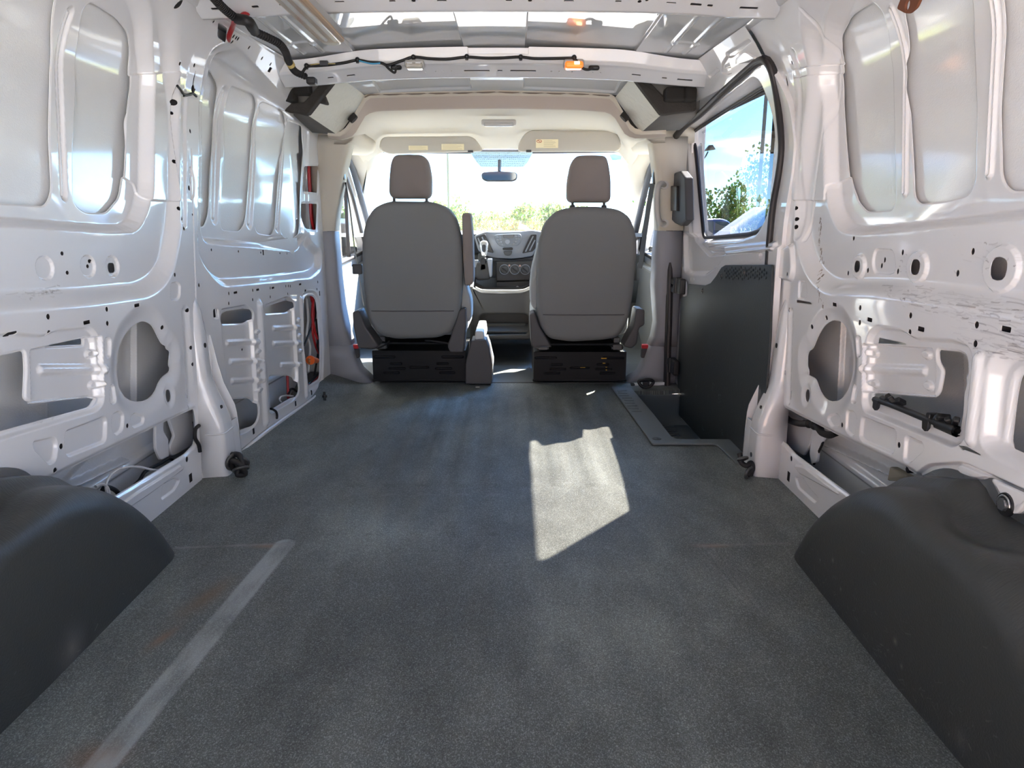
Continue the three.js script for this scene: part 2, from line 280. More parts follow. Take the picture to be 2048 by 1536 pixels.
// ---- left side ----
{
  const F = [], Ho = [];
  // upper rear opening in two steps, and the flat pad on its forward cheek
  F.push(press([[-.5728,.7414],[-.7509,.7168],[-1.4192,.6617],[-1.6652,.6423],[-1.9755,.6313],[-2.0916,.671],[-2.1823,.8054],[-2.2722,1.1711],[-2.1725,1.3407],[-1.986,1.4355],[-1.4587,1.387],[-.8444,1.3655],[-.6796,1.3224]], 0.03, 0.026, 0.09, 0.005));
  F.push(press([[-.6102,.8078],[-1.5094,.816],[-1.8614,.7976],[-1.9941,.796],[-2.0823,.8753],[-2.1689,1.2219],[-2.0751,1.3419],[-1.9048,1.4212],[-1.4991,1.4027],[-.7001,1.3376]], 0.036, 0.013, 0.05, 0.005));
  F.push(press([[-2.0989,1.209],[-2.2583,1.2496],[-2.2143,.8744],[-2.0763,.8751],[-2.064,.9181],[-2.0042,.9362],[-2.0361,1.0063]], -0.006, 0.003, 0.01));
  const pane = (P, r = 0.03) => { Ho.push(hole(P, r, 0.003)); F.push(flange(P, 0.004, 0.0015, r, 0.003)); };
  pane([[-1.871,1.3313],[-1.9826,1.3257],[-2.0571,1.3068],[-2.0932,1.2677],[-2.1043,1.1828],[-2.0598,1.0881],[-2.0228,.9504],[-1.9862,.8793],[-1.9141,.8378],[-1.8171,.8382],[-1.7775,.8613],[-1.8021,.9756],[-1.8541,1.1396],[-1.8647,1.2579],[-1.8499,1.3092]], 0.02);
  pane([[-1.7424,1.3397],[-1.7699,1.1984],[-1.7188,1.0068],[-1.7019,.8875],[-1.6717,.85],[-1.5439,.8538],[-1.0397,.8544],[-1.1059,1.3098]], 0.03);
  const q1 = [[-1.8114,1.2926],[-1.7452,.8778]];
  F.push(bead(q1[0], q1[1], 0.016, 0.010), bead(q1[0], q1[1], 0.007, -0.006));
  // belt: dished pads, holes
  for (const c of [[-1.5823,.7164],[-1.7439,.7103],[-1.8501,.7037]]) F.push(press(ell(c, 0.03, 0.026, 16), 0.006, 0.005, 0));
  for (const c of [[-1.8538,.6996]]) Ho.push(hole(box2(c, 0.017, 0.013, 0.011), 0, 0.003));
  for (const c of [[-1.6498,.7453],[-1.7615,.7215],[-1.7517,.7099],[-1.6591,.701]]) Ho.push(dot(c, 0.007, 0.005));
  for (const c of [[-1.4076,.5976],[-1.6583,.5852],[-1.8895,.5984]]) Ho.push(slot(c, 0.014, 0.0045, 0.002));
  for (const c of [[-1.5233,.6167],[-1.7476,.6053],[-1.5184,.5818],[-1.7422,.571],[-2.184,.5487],[-2.1217,.6617],[-2.2765,.6174],[-2.018,.5196],[-1.5025,.3303],[-1.7726,.2985],[-1.4709,.2853],[-2.2804,.4952],[-2.1792,.4322],[-2.1777,.3799]]) Ho.push(dot(c, 0.007, 0.0065));
  F.push(press([[-2.0905,.6394],[-2.1324,.6403],[-2.1506,.6286],[-2.1404,.5956],[-2.1202,.5877],[-2.0772,.5924]], 0.006, 0.004, 0.012));
  for (const c of [[-2.1286,.2936],[-2.0849,.0381]]) Ho.push(slot(c, 0.012, 0.014, 0.002));
  // lower panel: window with torn plate, round opening, dishes
  const fr = [[-1.1238,.5869],[-1.3878,.6004],[-1.5034,.5772],[-1.5509,.5821],[-1.6717,.5707],[-1.6979,.542],[-1.6835,.3857],[-1.653,.3725],[-1.3416,.4011],[-1.086,.4239]];
  F.push(press(fr, 0.012, 0.008, 0.02));
  const pl = [[-1.4341,.5619],[-1.6662,.5472],[-1.6734,.5278],[-1.6542,.405],[-1.4363,.4455],[-1.4132,.4596]], ha = [[-1.1358,.5781],[-1.3948,.5567],[-1.4516,.5555],[-1.4459,.516],[-1.4273,.456],[-1.4536,.4419],[-1.6651,.4027],[-1.6703,.3977],[-1.6448,.3827],[-1.3608,.4101],[-1.1031,.4371]], hb = [[-1.5348,.5496],[-1.6689,.5459],[-1.674,.5414],[-1.6713,.53]];
  F.push(press([[-1.4689,.5536],[-1.7118,.5444],[-1.6879,.3965],[-1.4481,.4433]], 0.012, 0.004, 0.006));
  Ho.push(hole(ha, 0.012), hole(hb, 0.006)); F.push(flange(ha, 0.006, 0.004, 0.012), flange(hb, 0.006, 0.004, 0.006));
  let b2 = [[-1.5074,.5022],[-1.7076,.4618]]; F.push(bead(b2[0], b2[1], 0.014, -0.008));
  for (const c of [[-1.6851,.505],[-1.6816,.4288]]) F.push(press(ell(c, 0.016, 0.009, 12), -0.008, 0.005, 0));
  const big = [[-1.93,.5519],[-1.8796,.5478],[-1.8286,.5305],[-1.7902,.4976],[-1.7689,.4479],[-1.7707,.3981],[-1.799,.3635],[-1.8465,.3426],[-1.9002,.3351],[-1.9443,.3431],[-1.9852,.3775],[-2.0417,.3848],[-2.0487,.3946],[-2.0416,.4046],[-2.06,.4433],[-2.0389,.4528],[-2.0367,.4632],[-2.0158,.4707],[-1.9926,.5045],[-1.9726,.5343]];
  F.push(flange(big, 0.05, 0.010, 0.03, 0.006)); Ho.push(hole(big, 0.03, 0.003));
  const sm = ell([-2.0113,.3192], 0.016, 0.019, 18); F.push(flange(sm, 0.02, 0.005, 0)); Ho.push(hole(sm, 0));
  F.push(press([[-1.7237,.5378],[-1.7494,.5336],[-1.7388,.4878],[-1.714,.4888]], 0.008, 0.005, 0.014), press([[-1.7181,.4203],[-1.7457,.4139],[-1.7376,.3718],[-1.7101,.3716]], 0.008, 0.005, 0.014));
  b2 = [[-2.1655,.5412],[-2.1384,.2682]]; F.push(bead(b2[0], b2[1], 0.028, 0.010));
  F.push(press([[-1.4181,.3669],[-1.4855,.357],[-1.4914,.3369],[-1.4778,.3067],[-1.4558,.3037],[-1.4177,.3526]], 0.008, 0.006, 0.012), press([[-1.523,.3576],[-1.6759,.3496],[-1.6854,.3373],[-1.67,.2887],[-1.5215,.3005],[-1.5148,.3161]], 0.008, 0.006, 0.014));
  F.push(press([[-1.7107,.3447],[-1.7474,.3454],[-1.7635,.33],[-1.7488,.2939],[-1.7126,.29],[-1.7032,.3126]], 0.007, 0.005, 0.012), press([[-1.7935,.3165],[-1.8246,.3192],[-1.8592,.298],[-1.8505,.2819],[-1.7976,.2854],[-1.7902,.3021]], 0.007, 0.005, 0.01));
  // open cavity above the sill
  const cav = [[-1.4183,.277],[-1.433,.2735],[-1.9327,.2524],[-2.164,.2401],[-2.1681,.1988],[-2.1359,.1309],[-2.0678,.1209],[-1.6691,.1397],[-1.5298,.137],[-1.3966,.1966]]; Ho.push(hole(cav, 0.012, 0.003)); F.push(flange(cav, 0.012, 0.006, 0.012));
  F.push(press([[-1.702,.1119],[-1.7767,.1129],[-2.0255,.1012],[-2.0402,.084],[-1.8304,.086],[-1.7152,.0908]], -0.006, 0.005, 0.01), press([[-1.915,.0808],[-1.983,.0752],[-2.0153,.0571],[-1.9748,.0399],[-1.895,.0429]], 0.006, 0.005, 0.01));
  Ho.push(dot([-2.0726,.1028], 0.009, 0.009));
  // wheel arch under the panel
  Ho.push(hole([[-1.0501,.4182],[-1.3286,.345],[-1.3782,.3211],[-1.4157,.2789],[-1.3876,.1578],[-1.0295,.3291]], 0.03));
  // pillar: seams and slots
  for (const [a, b, w, d] of [[[-2.3009,1.1878], [-2.2168,.8136], 0.02, 0.006], [[-2.3141,1.0318], [-2.2396,.551], 0.006, 0.003], [[-2.2396,.551], [-2.1639,.0031], 0.006, 0.003]]) F.push(bead(a, b, w, d));
  F.push(press([[-2.3034,.9866],[-2.3204,.939],[-2.3019,.8864],[-2.2729,.8795],[-2.2554,.9054],[-2.2732,.9668]], 0.004, 0.003, 0.02));
  for (const [c, ru, rv] of [[[-2.2962,.9438], 0.005, 0.024], [[-2.2827,.9166], 0.008, 0.008], [[-2.3454,1.2434], 0.004, 0.026], [[-2.3475,1.2161], 0.010, 0.012], [[-2.2546,1.1627], 0.012, 0.009], [[-2.2502,1.1318], 0.005, 0.005], [[-2.3192,1.0886], 0.006, 0.007], [[-2.2219,.991], 0.006, 0.006], [[-2.2045,.8537], 0.006, 0.006], [[-2.2145,.8237], 0.006, 0.006], [[-2.2114,.7954], 0.007, 0.007], [[-2.2809,.8368], 0.006, 0.006], [[-2.2453,1.2684], 0.006, 0.006], [[-2.3295,1.2804], 0.006, 0.006], [[-2.1149,1.3925], 0.010, 0.012]]) Ho.push(dot(c, ru, rv));
  // front half: two-step opening and its four panes
  const fade = (...a) => { const p = press(...a), f = p.f; p.f = (u, v) => f(u, v) * (v > 0.70 ? lerp(1, lerp(1, 0.16, clamp((-2.62 - u) / 0.62, 0, 1)), sstep((v - 0.70) / 0.06)) : 1); return p; };
  F.push(fade([[-2.3087,.7188],[-2.367,.6595],[-2.4536,.6077],[-2.8301,.5889],[-3.3707,.568],[-3.4929,.5974],[-3.5213,.6655],[-3.3435,.712],[-3.401,1.2179],[-3.08,1.2866],[-2.463,1.3662],[-2.3988,1.3274],[-2.4228,1.2394],[-2.3845,1.0382]], 0.03, 0.02, 0.06, 0.008));
  F.push(fade([[-2.3903,.7558],[-3.1249,.7021],[-3.2626,.6925],[-3.3226,.7352],[-3.4361,1.2177],[-3.187,1.2769],[-2.5379,1.3645],[-2.4758,1.3362],[-2.4971,1.2491],[-2.4603,1.0451]], 0.036, 0.014, 0.05, 0.006));
  pane([[-2.4861,1.3036],[-2.549,1.3065],[-2.6353,1.2745],[-2.6428,1.1624],[-2.5704,.989],[-2.5291,.8419],[-2.4834,.7951],[-2.4433,.8037]], 0.03);
  pane([[-2.7067,1.2852],[-2.8734,1.2855],[-2.9217,1.2498],[-2.8592,1.0044],[-2.7885,.8125],[-2.7415,.7777],[-2.6217,.7849],[-2.6113,.8113],[-2.676,1.0306],[-2.7102,1.2557]], 0.03);
  pane([[-2.9452,1.2698],[-3.1329,1.2614],[-3.1963,1.202],[-3.0861,.9849],[-3.0252,.7896],[-2.992,.7577],[-2.8674,.77],[-2.8533,.82],[-2.9102,1.0302],[-2.9502,1.2282]], 0.03);
  pane([[-3.195,1.23],[-3.3557,1.2274],[-3.385,1.1364],[-3.3113,.9602],[-3.2617,.7741],[-3.2104,.738],[-3.0983,.7493],[-3.0698,.7789],[-3.1379,1.0061],[-3.1907,1.1892]], 0.03);
  for (const [a, b, w] of [[[-2.6787,1.2572], [-2.5697,.8303], 0.03], [[-2.9513,1.2468], [-2.8187,.8087], 0.028], [[-3.1901,1.2254], [-3.048,.7873], 0.022]]) F.push(bead(a, b, w, 0.008, 0.005), bead(a, b, w * 0.45, -0.006, 0.004));
  for (const P of [[[-3.3831,1.0601],[-3.5555,1.0723],[-3.516,.9458],[-3.3474,.9463]], [[-3.3169,.8928],[-3.5065,.8969],[-3.4678,.7735],[-3.3417,.7797],[-3.2999,.8398]]]) { Ho.push(hole(P, 0.012)); F.push(flange(P, 0.012, 0.004, 0.012)); }
  for (const c of [[-2.4491,.7211],[-2.6586,.7071],[-2.8618,.6941],[-3.0628,.6825],[-3.1427,.6775]]) Ho.push(dot(c, 0.006, 0.005)); Ho.push(slot([-2.8859,.6935], 0.008, 0.011, 0.003));
  const up = [[-2.8047,.7337],[-3.2598,.7041]]; 
  // rows of slots on the seam
  for (const c of [[-2.5372,.5681],[-2.7315,.5598],[-2.8809,.5531],[-3.1956,.5396]]) Ho.push(slot(c, 0.016, 0.004, 0.002));
  for (const c of [[-2.4846,.5703],[-2.6857,.5616],[-2.8547,.5542],[-3.0231,.5469],[-3.0512,.5453],[-3.0728,.5424],[-2.4776,.536],[-2.6777,.5272],[-2.8478,.52],[-3.0396,.513],[-2.2815,.4941],[-2.2765,.6179],[-3.419,.4968],[-3.4385,.5294]]) Ho.push(dot(c, 0.006, 0.007));
  Ho.push(slot([-2.3719,.5147], 0.012, 0.014, 0.003), slot([-3.2585,.5045], 0.012, 0.006, 0.002), slot([-3.4557,.4731], 0.008, 0.012, 0.003));
  F.push(press([[-2.3592,.53],[-2.3946,.5276],[-2.3962,.4954],[-2.3567,.4989]], 0.005, 0.004, 0.01));
  // lower front bays
  const bayA = [[-2.4039,.522],[-2.6227,.5137],[-2.6622,.4843],[-2.6482,.129],[-2.6268,.0672],[-2.554,.0513],[-2.4204,.0671]], bayB = [[-2.7707,.4927],[-3.0416,.5011],[-3.1034,.4699],[-3.0977,.1421],[-3.0738,.0699],[-3.0201,.0489],[-2.7463,.0604]], bayC = [[-3.2185,.4825],[-3.2905,.488],[-3.3818,.4788],[-3.4386,.4412],[-3.4585,.2156],[-3.4108,.045],[-3.205,.0514],[-3.183,.2638]];
  for (const P of [bayA, bayB]) F.push(press(P, 0.016, 0.007, 0.03));
  F.push(flange(bayC, 0.02, 0.008, 0.03));
  for (const [P, r] of [[[[-2.4485,.4995],[-2.4819,.507],[-2.6491,.4979],[-2.675,.4755],[-2.6651,.4518],[-2.6221,.4465],[-2.4423,.4695]], 0.02], [[[-2.4195,.2024],[-2.6145,.16],[-2.6567,.1268],[-2.6466,.0767],[-2.5931,.0545],[-2.4651,.0696]], 0.03], [[[-2.8275,.4815],[-3.0706,.4818],[-3.1125,.4647],[-3.1024,.437],[-3.0388,.4335],[-2.8225,.4565]], 0.02], [[[-2.8062,.2028],[-3.018,.1604],[-3.0889,.1337],[-3.096,.0732],[-3.0546,.0556],[-2.8075,.0618]], 0.03], [[[-3.2582,.468],[-3.306,.4759],[-3.3843,.4678],[-3.4288,.4404],[-3.4428,.2184],[-3.4067,.0621],[-3.2302,.0625],[-3.2186,.2663]], 0.03]]) { Ho.push(hole(P, r, 0.004)); F.push(flange(P, 0.008, 0.004, r)); }
  for (const [a, b] of [[[-2.4683,.3976], [-2.6939,.3633]], [[-2.4793,.327], [-2.7016,.2872]], [[-2.4802,.2566], [-2.6954,.2122]], [[-2.8923,.3853], [-3.1371,.3536]], [[-2.8799,.3231], [-3.1422,.2829]], [[-2.9425,.2218], [-3.1328,.1865]]]) F.push(bead(a, b, 0.014, -0.008));
  for (const c of [[-2.6873,.4031],[-2.6827,.3278],[-2.6803,.2544],[-2.6705,.1797],[-3.1385,.3863],[-3.1366,.3163],[-3.1371,.2461]]) F.push(press(ell(c, 0.02, 0.009, 12), -0.008, 0.005, 0));
  b2 = [[-2.735,.497],[-2.7049,.0448]]; F.push(bead(b2[0], b2[1], 0.03, -0.012)); b2 = [[-3.1863,.469],[-3.1762,.0359]]; F.push(bead(b2[0], b2[1], 0.022, -0.010));
  for (const c of [[-3.2529,.0261],[-3.0395,.0285],[-2.8203,.0318],[-2.589,.0371]]) Ho.push(slot(c, 0.010, 0.012, 0.002));
  for (const c of [[-2.5866,.3526]]) Ho.push(dot(c, 0.007, 0.005));
  // cant rail above the front opening
  Ho.push(hole([[-2.3458,1.4047],[-2.3584,1.4071],[-2.4119,1.403],[-2.4515,1.3697],[-2.3858,1.3731]], 0.008)); for (const c of [[-2.47,1.394],[-2.4892,1.3941],[-2.5032,1.3945],[-2.482,1.38],[-2.5982,1.3888],[-2.721,1.3805],[-2.8042,1.3777]]) Ho.push(dot(c, 0.006, 0.006)); Ho.push(slot([-2.8227,1.3622], 0.012, 0.008, 0.002), dot([-2.3231,1.4025], 0.006, 0.006));
  const R1 = [[-2.1592,1.4141],[-2.3398,1.0341],[-2.2431,.5506],[-2.1639,.0031]], R0 = [[-2.0879,1.3944],[-2.2199,1.0231],[-2.1291,.6462],[-2.2396,.551]];
  const line = (P, y) => { const s = [...P].sort((a, b) => b[1] - a[1]); for (let i = 0; i + 1 < s.length; i++) if (y <= s[i][1] && y >= s[i + 1][1]) return lerp(s[i][0], s[i + 1][0], (s[i][1] - y) / (s[i][1] - s[i + 1][1])); return y > s[0][1] ? s[0][0] : s[s.length - 1][0]; };
  const G = sheet({ u0: -3.64, u1: -0.10, v0: -0.045, v1: 1.415, map: (z, y, d) => [-(wallX(z, y) + d), y, z], feats: F, holes: Ho, flip: true, baseRes: (u, v) => v > 1.12 ? 0.016 : 1,
    region: (z, y) => { const zr = line(R1, y); return z < zr ? (y > 0.585 ? (y > 1.345 ? 'cant_rail' : 'upper_front_panel') : 'lower_front_panel') : y > 0.60 ? (z < line(R0, y) ? 'pillar' : 'upper_rear_panel') : z < line(R0, y) && y > 0.4 ? 'pillar' : 'lower_rear_panel'; } });
  const wl = struct('wall_left', 'bare white painted steel side of the van without a door, stamped with panes and openings', 'wall');
  for (const n of Object.keys(G).sort()) { if (n === 'cups') part(wl, 'hole_shade_cups', G[n], M.pocketShade).userData.kind = 'stuff'; else part(wl, n, G[n], M.paintL); }
  const cavX = (z, y) => wallX(z, y) + lerp(0.115, z < -3.295 - 0.22 * (y - 0.85) ? 0.09 : lerp(0.079, 0.022, clamp((-2.62 - z) / 0.62, 0, 1)), sstep((y - 0.60) / 0.08));
  const S = sheet({ u0: -3.80, u1: -0.10, v0: -0.10, v1: 1.50, rim: 0, min: 0.002, map: (z, y, d) => [-(cavX(z, y) + d), y, z], flip: true, baseRes: (u, v) => 0.032,
    feats: [bead([-1.28, 0.13], [-3.4, 0.13], 0.02, -0.012), press([[-1.2789,.2494],[-1.6863,.1769],[-1.9198,.1587],[-1.9168,.1456],[-1.6872,.1639],[-1.2756,.2351]], -0.03, 0.01, 0.004, 0.006), press([[-1.7372,.7498],[-2.092,.5318],[-2.0317,.2725],[-1.6015,.1649]], 0.016, 0.006, 0.01, 0.002)] });
  part(wl, 'outer_skin', S.panel, M.skin);
  part(wl, 'cavity_floor', merge([rbox(-0.985, -0.075, -1.95, 0.16, 0.03, 3.7, 0.004), rbox(-0.965, 0.65, -3.80, 0.20, 1.5, 0.02, 0.004), rbox(-0.965, 0.65, -0.11, 0.16, 1.5, 0.02, 0.004)]), M.primer);
}

// ---- right side behind the sliding door ----
{
  const F = [], Ho = [];
  F.push(press([[-2.21,.8348],[-2.1561,.7326],[-2.0766,.6717],[-1.9617,.639],[-1.7167,.6639],[-1.4572,.6722],[-1.1942,.6786],[-.7665,.6863],[-.4974,.6851],[-.6181,1.2805],[-1.2419,1.3724],[-1.803,1.3802],[-1.9652,1.4078],[-2.1592,1.3387]], 0.03, 0.026, 0.09, 0.005));
  F.push(press([[-2.071,.8751],[-1.9913,.8],[-1.8889,.7921],[-1.7396,.799],[-1.4609,.818],[-1.2829,.8303],[-.5637,.8719],[-.6406,1.2973],[-1.6166,1.4143],[-1.9104,1.3803],[-2.083,1.3204],[-2.1642,1.2221]], 0.036, 0.013, 0.05, 0.005));
  F.push(press([[-2.2893,1.2593],[-2.1023,1.2388],[-2.0886,1.1694],[-1.9994,.9362],[-2.0907,.9196],[-2.0867,.8728],[-2.2505,.8799]], -0.006, 0.003, 0.01), press([[-2.2851,1.2599],[-2.1012,1.2412],[-2.1006,1.2154],[-2.2986,1.2357]], 0.004, 0.003, 0.004));
  const pane = (P, r = 0.02) => { Ho.push(hole(P, r, 0.003)); F.push(flange(P, 0.004, 0.0015, r, 0.003)); };
  pane([[-1.8793,1.3339],[-1.9966,1.3318],[-2.0811,1.3038],[-2.117,1.2508],[-2.104,1.1446],[-2.057,1.0192],[-2.0133,.9199],[-1.9603,.8657],[-1.9048,.8404],[-1.7846,.8438],[-1.77,.8613],[-1.8362,1.0988],[-1.8667,1.2124],[-1.8588,1.3009]]);
  pane([[-1.7793,1.2877],[-1.7861,1.1563],[-1.7141,.9452],[-1.6908,.8717],[-1.6643,.8555],[-1.5635,.8596],[-1.4917,.8686],[-1.4749,.8932],[-1.5044,1.0353],[-1.5465,1.1797],[-1.5437,1.2819],[-1.6968,1.3765]]);
  pane([[-1.464,1.2751],[-1.4314,1.0249],[-1.396,.8957],[-1.3654,.8717],[-1.3177,.8707],[-.9797,.8526],[-1.0483,1.2865]]);
  for (const [a, b] of [[[-1.818,1.2979], [-1.7312,.8844]], [[-1.4882,1.2826], [-1.4323,.9089]]]) F.push(bead(a, b, 0.0145, -0.009), bead(a, b, 0.007, 0.007));
  // belt
  for (const [c, r] of [[[-1.8402,.7038], 0.03], [[-1.5727,.7196], 0.034], [[-1.302,.7341], 0.042]]) { F.push(press(ell(c, r * 1.15, r, 18), -0.008, 0.006, 0)); Ho.push(hole(box2(c, r * 0.55, r * 0.5, r * 0.46), 0, 0.003)); }
  F.push(press([[-1.7735,.7517],[-1.6888,.7528],[-1.6649,.7041],[-1.6926,.6947],[-1.7647,.6926],[-1.7827,.7215]], 0.006, 0.005, 0.02));
  for (const c of [[-1.6461,.7481],[-1.3946,.7609],[-1.744,.7123],[-1.7327,.7265],[-1.6566,.7047],[-1.7975,.6973],[-1.4326,.7165],[-2.2098,.6576],[-1.9019,.6827]]) Ho.push(dot(c, 0.006, 0.007));
  for (const c of [[-1.898,.5999],[-1.7007,.5863],[-1.4823,.5967],[-1.2261,.6352]]) Ho.push(slot(c, 0.013, 0.005, 0.002));
  for (const c of [[-1.7539,.6086],[-1.5279,.6194],[-1.7476,.5728],[-1.5226,.5836],[-1.3058,.631],[-1.3018,.5965],[-1.9537,.5568],[-2.0289,.521],[-2.2042,.5485],[-1.7818,.2994],[-1.5086,.3332],[-1.4748,.2885],[-2.212,.4236],[-2.1907,.3518]]) Ho.push(dot(c, 0.007, 0.007));
  F.push(press([[-2.1517,.6422],[-2.098,.6438],[-2.0785,.6071],[-2.0934,.5934],[-2.1428,.5903]], 0.006, 0.004, 0.012)); Ho.push(hole([[-2.1562,.5849],[-2.0445,.5889],[-2.0407,.5839],[-2.1514,.5768]], 0.001, 0.003));
  Ho.push(slot([-2.1381,.2942], 0.012, 0.014, 0.002), slot([-2.0926,.0414], 0.012, 0.016, 0.002));
  // lower panel
  const big = [[-1.9024,.5591],[-1.8544,.5577],[-1.8128,.5322],[-1.7858,.4975],[-1.7719,.4461],[-1.7822,.3991],[-1.8169,.3602],[-1.8583,.3418],[-1.9047,.3353],[-1.9515,.3482],[-1.984,.3766],[-2.0108,.3779],[-2.0407,.377],[-2.0381,.3901],[-2.0528,.3995],[-2.0598,.4424],[-2.0288,.4564],[-2.0184,.4693],[-1.9973,.5029],[-1.9581,.5409]];
  F.push(flange(big, 0.05, 0.010, 0.03, 0.006)); Ho.push(hole(big, 0.03, 0.003));
  const sm = ell([-2.0218,.3187], 0.016, 0.019, 18); F.push(flange(sm, 0.02, 0.005, 0)); Ho.push(hole(sm, 0));
  let b2 = [[-2.1884,.5405],[-2.1489,.2733]]; F.push(bead(b2[0], b2[1], 0.02, 0.008));
  F.push(press([[-1.7621,.5354],[-1.7332,.5401],[-1.72,.4952],[-1.7475,.4852]], 0.008, 0.005, 0.014), press([[-1.7565,.4126],[-1.7273,.4194],[-1.7192,.3752],[-1.7461,.3672]], 0.008, 0.005, 0.014));
  F.push(press([[-1.6922,.387],[-1.7025,.545],[-1.6718,.5727],[-1.5592,.5809],[-1.5109,.5718],[-1.3784,.5891],[-1.3268,.5868],[-1.3077,.5711],[-1.3,.5202],[-1.2958,.4138],[-1.3233,.3898],[-1.676,.3672]], 0.014, 0.010, 0.02));
  F.push(press([[-1.7213,.5223],[-1.458,.5598],[-1.4334,.5175],[-1.429,.4631],[-1.6979,.408]], 0.010, 0.004, 0.006));
  const ha = [[-1.4388,.5601],[-1.369,.5689],[-1.3453,.5651],[-1.3336,.5348],[-1.341,.5257],[-1.3332,.5125],[-1.339,.4961],[-1.333,.4598],[-1.335,.4209],[-1.3373,.4148],[-1.4623,.4098],[-1.651,.3965],[-1.6701,.3992],[-1.6714,.413],[-1.4223,.4648],[-1.412,.4785],[-1.4089,.5226],[-1.431,.5378]], hb = [[-1.6769,.5332],[-1.6739,.5478],[-1.5519,.5541],[-1.555,.5506]];
  Ho.push(hole(ha, 0.008), hole(hb, 0.004)); F.push(flange(ha, 0.006, 0.004, 0.008));
  b2 = [[-1.7094,.4641],[-1.4876,.5052]]; F.push(bead(b2[0], b2[1], 0.014, -0.008));
  for (const c of [[-1.6974,.5055],[-1.6806,.4325],[-1.4839,.5417],[-1.4637,.4784]]) F.push(press(ell(c, 0.016, 0.009, 12), -0.008, 0.005, 0));
  b2 = [[-1.2836,.5704],[-1.2732,.4209]]; F.push(bead(b2[0], b2[1], 0.018, -0.010));
  const o2 = [[-1.2143,.5619],[-1.1779,.5664],[-1.1082,.5705],[-1.0742,.423],[-1.1551,.4274],[-1.2013,.4266],[-1.2116,.4366],[-1.2168,.5153]]; F.push(press([[-1.2526,.5521],[-1.241,.5804],[-1.2102,.598],[-1.0344,.6102],[-.9921,.4266],[-1.1272,.4203],[-1.214,.4182],[-1.24,.4277]], 0.024, 0.014, 0.03)); Ho.push(hole(o2, 0.02)); F.push(flange(o2, 0.012, 0.008, 0.02));
  F.push(press([[-1.8668,.2998],[-1.8277,.3185],[-1.7931,.3151],[-1.7954,.2913],[-1.8416,.2777],[-1.8679,.2888]], 0.007, 0.005, 0.01), press([[-1.7668,.3428],[-1.7317,.3498],[-1.7118,.3429],[-1.7107,.2939],[-1.7275,.2863],[-1.7604,.2914]], 0.007, 0.005, 0.012), press([[-1.6866,.3499],[-1.5368,.3607],[-1.525,.3554],[-1.5265,.3051],[-1.6683,.2914],[-1.6843,.2971]], 0.008, 0.006, 0.014), press([[-1.4893,.3619],[-1.4233,.3648],[-1.4158,.3536],[-1.4614,.3072],[-1.484,.305]], 0.008, 0.006, 0.014));
  Ho.push(hole([[-1.3087,.3976],[-1.2817,.4033],[-1.2422,.4023],[-1.2373,.3996],[-1.2857,.3952],[-1.2919,.3917]], 0.002, 0.003));
  const cav = [[-2.1829,.2398],[-1.8094,.2636],[-1.465,.2899],[-1.424,.2899],[-1.4537,.2736],[-1.5568,.2079],[-1.7032,.135],[-2.0654,.1236],[-2.1453,.1324],[-2.174,.1296]]; Ho.push(hole(cav, 0.012, 0.003)); F.push(flange(cav, 0.012, 0.006, 0.012));
  F.push(press([[-2.051,.0934],[-1.9764,.1139],[-1.7768,.1215],[-1.7533,.1175],[-2.0119,.0833]], -0.006, 0.005, 0.01), press([[-2.0426,.0569],[-1.9819,.0766],[-1.9513,.0647],[-1.8703,.0566],[-1.8914,.0365],[-2.0152,.034]], 0.006, 0.005, 0.01)); Ho.push(dot([-2.0836,.1033], 0.009, 0.009));
  // wheel arch edge with its hanging tab
  const arch = [[-1.463,.2672],[-1.4199,.294],[-1.3849,.3188],[-1.3528,.3357],[-1.3206,.3445],[-1.2378,.3529],[-1.2162,.3663],[-1.1974,.3689],[-1.1584,.3351],[-1.1448,.3285],[-1.1299,.332],[-1.122,.3397],[-1.116,.3549],[-1.0866,.3862],[-.9224,.4003],[-.8855,.2402],[-1.4105,-.1027]]; Ho.push(hole(arch, 0.012, 0.003)); F.push(press([[-1.4576,.271],[-1.3926,.328],[-1.2864,.3702],[-1.0852,.38],[-1.0741,.3315],[-1.4339,.1682]], 0.008, 0.006, 0.02), press([[-1.304,.3576],[-1.2952,.3623],[-1.2158,.3679],[-1.2317,.3605],[-1.2541,.3491],[-1.2983,.3437]], -0.006, 0.004, 0.01));
  const bolt = [-1.1372,.3468];
  // pillar beside the door
  Ho.push(hole([[-2.6, -0.2], ...[[-2.3583,-.0723],[-2.3788,.1232],[-2.368,.2478],[-2.357,.4081],[-2.3625,.5406],[-2.3649,.6756],[-2.3682,.7722],[-2.3612,.875],[-2.3354,.9557],[-2.3251,1.0332],[-2.3638,1.1343],[-2.395,1.2325],[-2.3974,1.2829],[-2.4162,1.3189]], [-2.6, 1.32]], 0.004, 0.003));
  F.push(press([[-2.3149,.725],[-2.2089,.7492],[-2.1803,.6768],[-2.1911,.6389],[-2.2974,.6392]], -0.014, 0.010, 0.02)); { const P = [[-2.3569,.6989],[-2.338,.7089],[-2.3269,.6974],[-2.3224,.6159],[-2.3338,.613],[-2.3473,.6352]]; Ho.push(hole(P, 0.004, 0.003)); F.push(flange(P, 0.008, 0.004, 0.004)); }
  Ho.push(slot([-2.2931,.6563], 0.010, 0.004, 0.001), dot([-2.2446,.502], 0.016, 0.016), dot([-2.3408,.4719], 0.006, 0.01), dot([-2.3354,.3662], 0.007, 0.009), dot([-2.328,.5308], 0.004, 0.005));
  for (const [a, b, w, d] of [[[-2.3117,.6138], [-2.2555,.2494], 0.024, -0.014], [[-2.2566,1.2942], [-2.2008,.7756], 0.02, 0.006], [[-2.1013,1.3746], [-2.1703,.7615], 0.008, 0.003]]) F.push(bead(a, b, w, d));
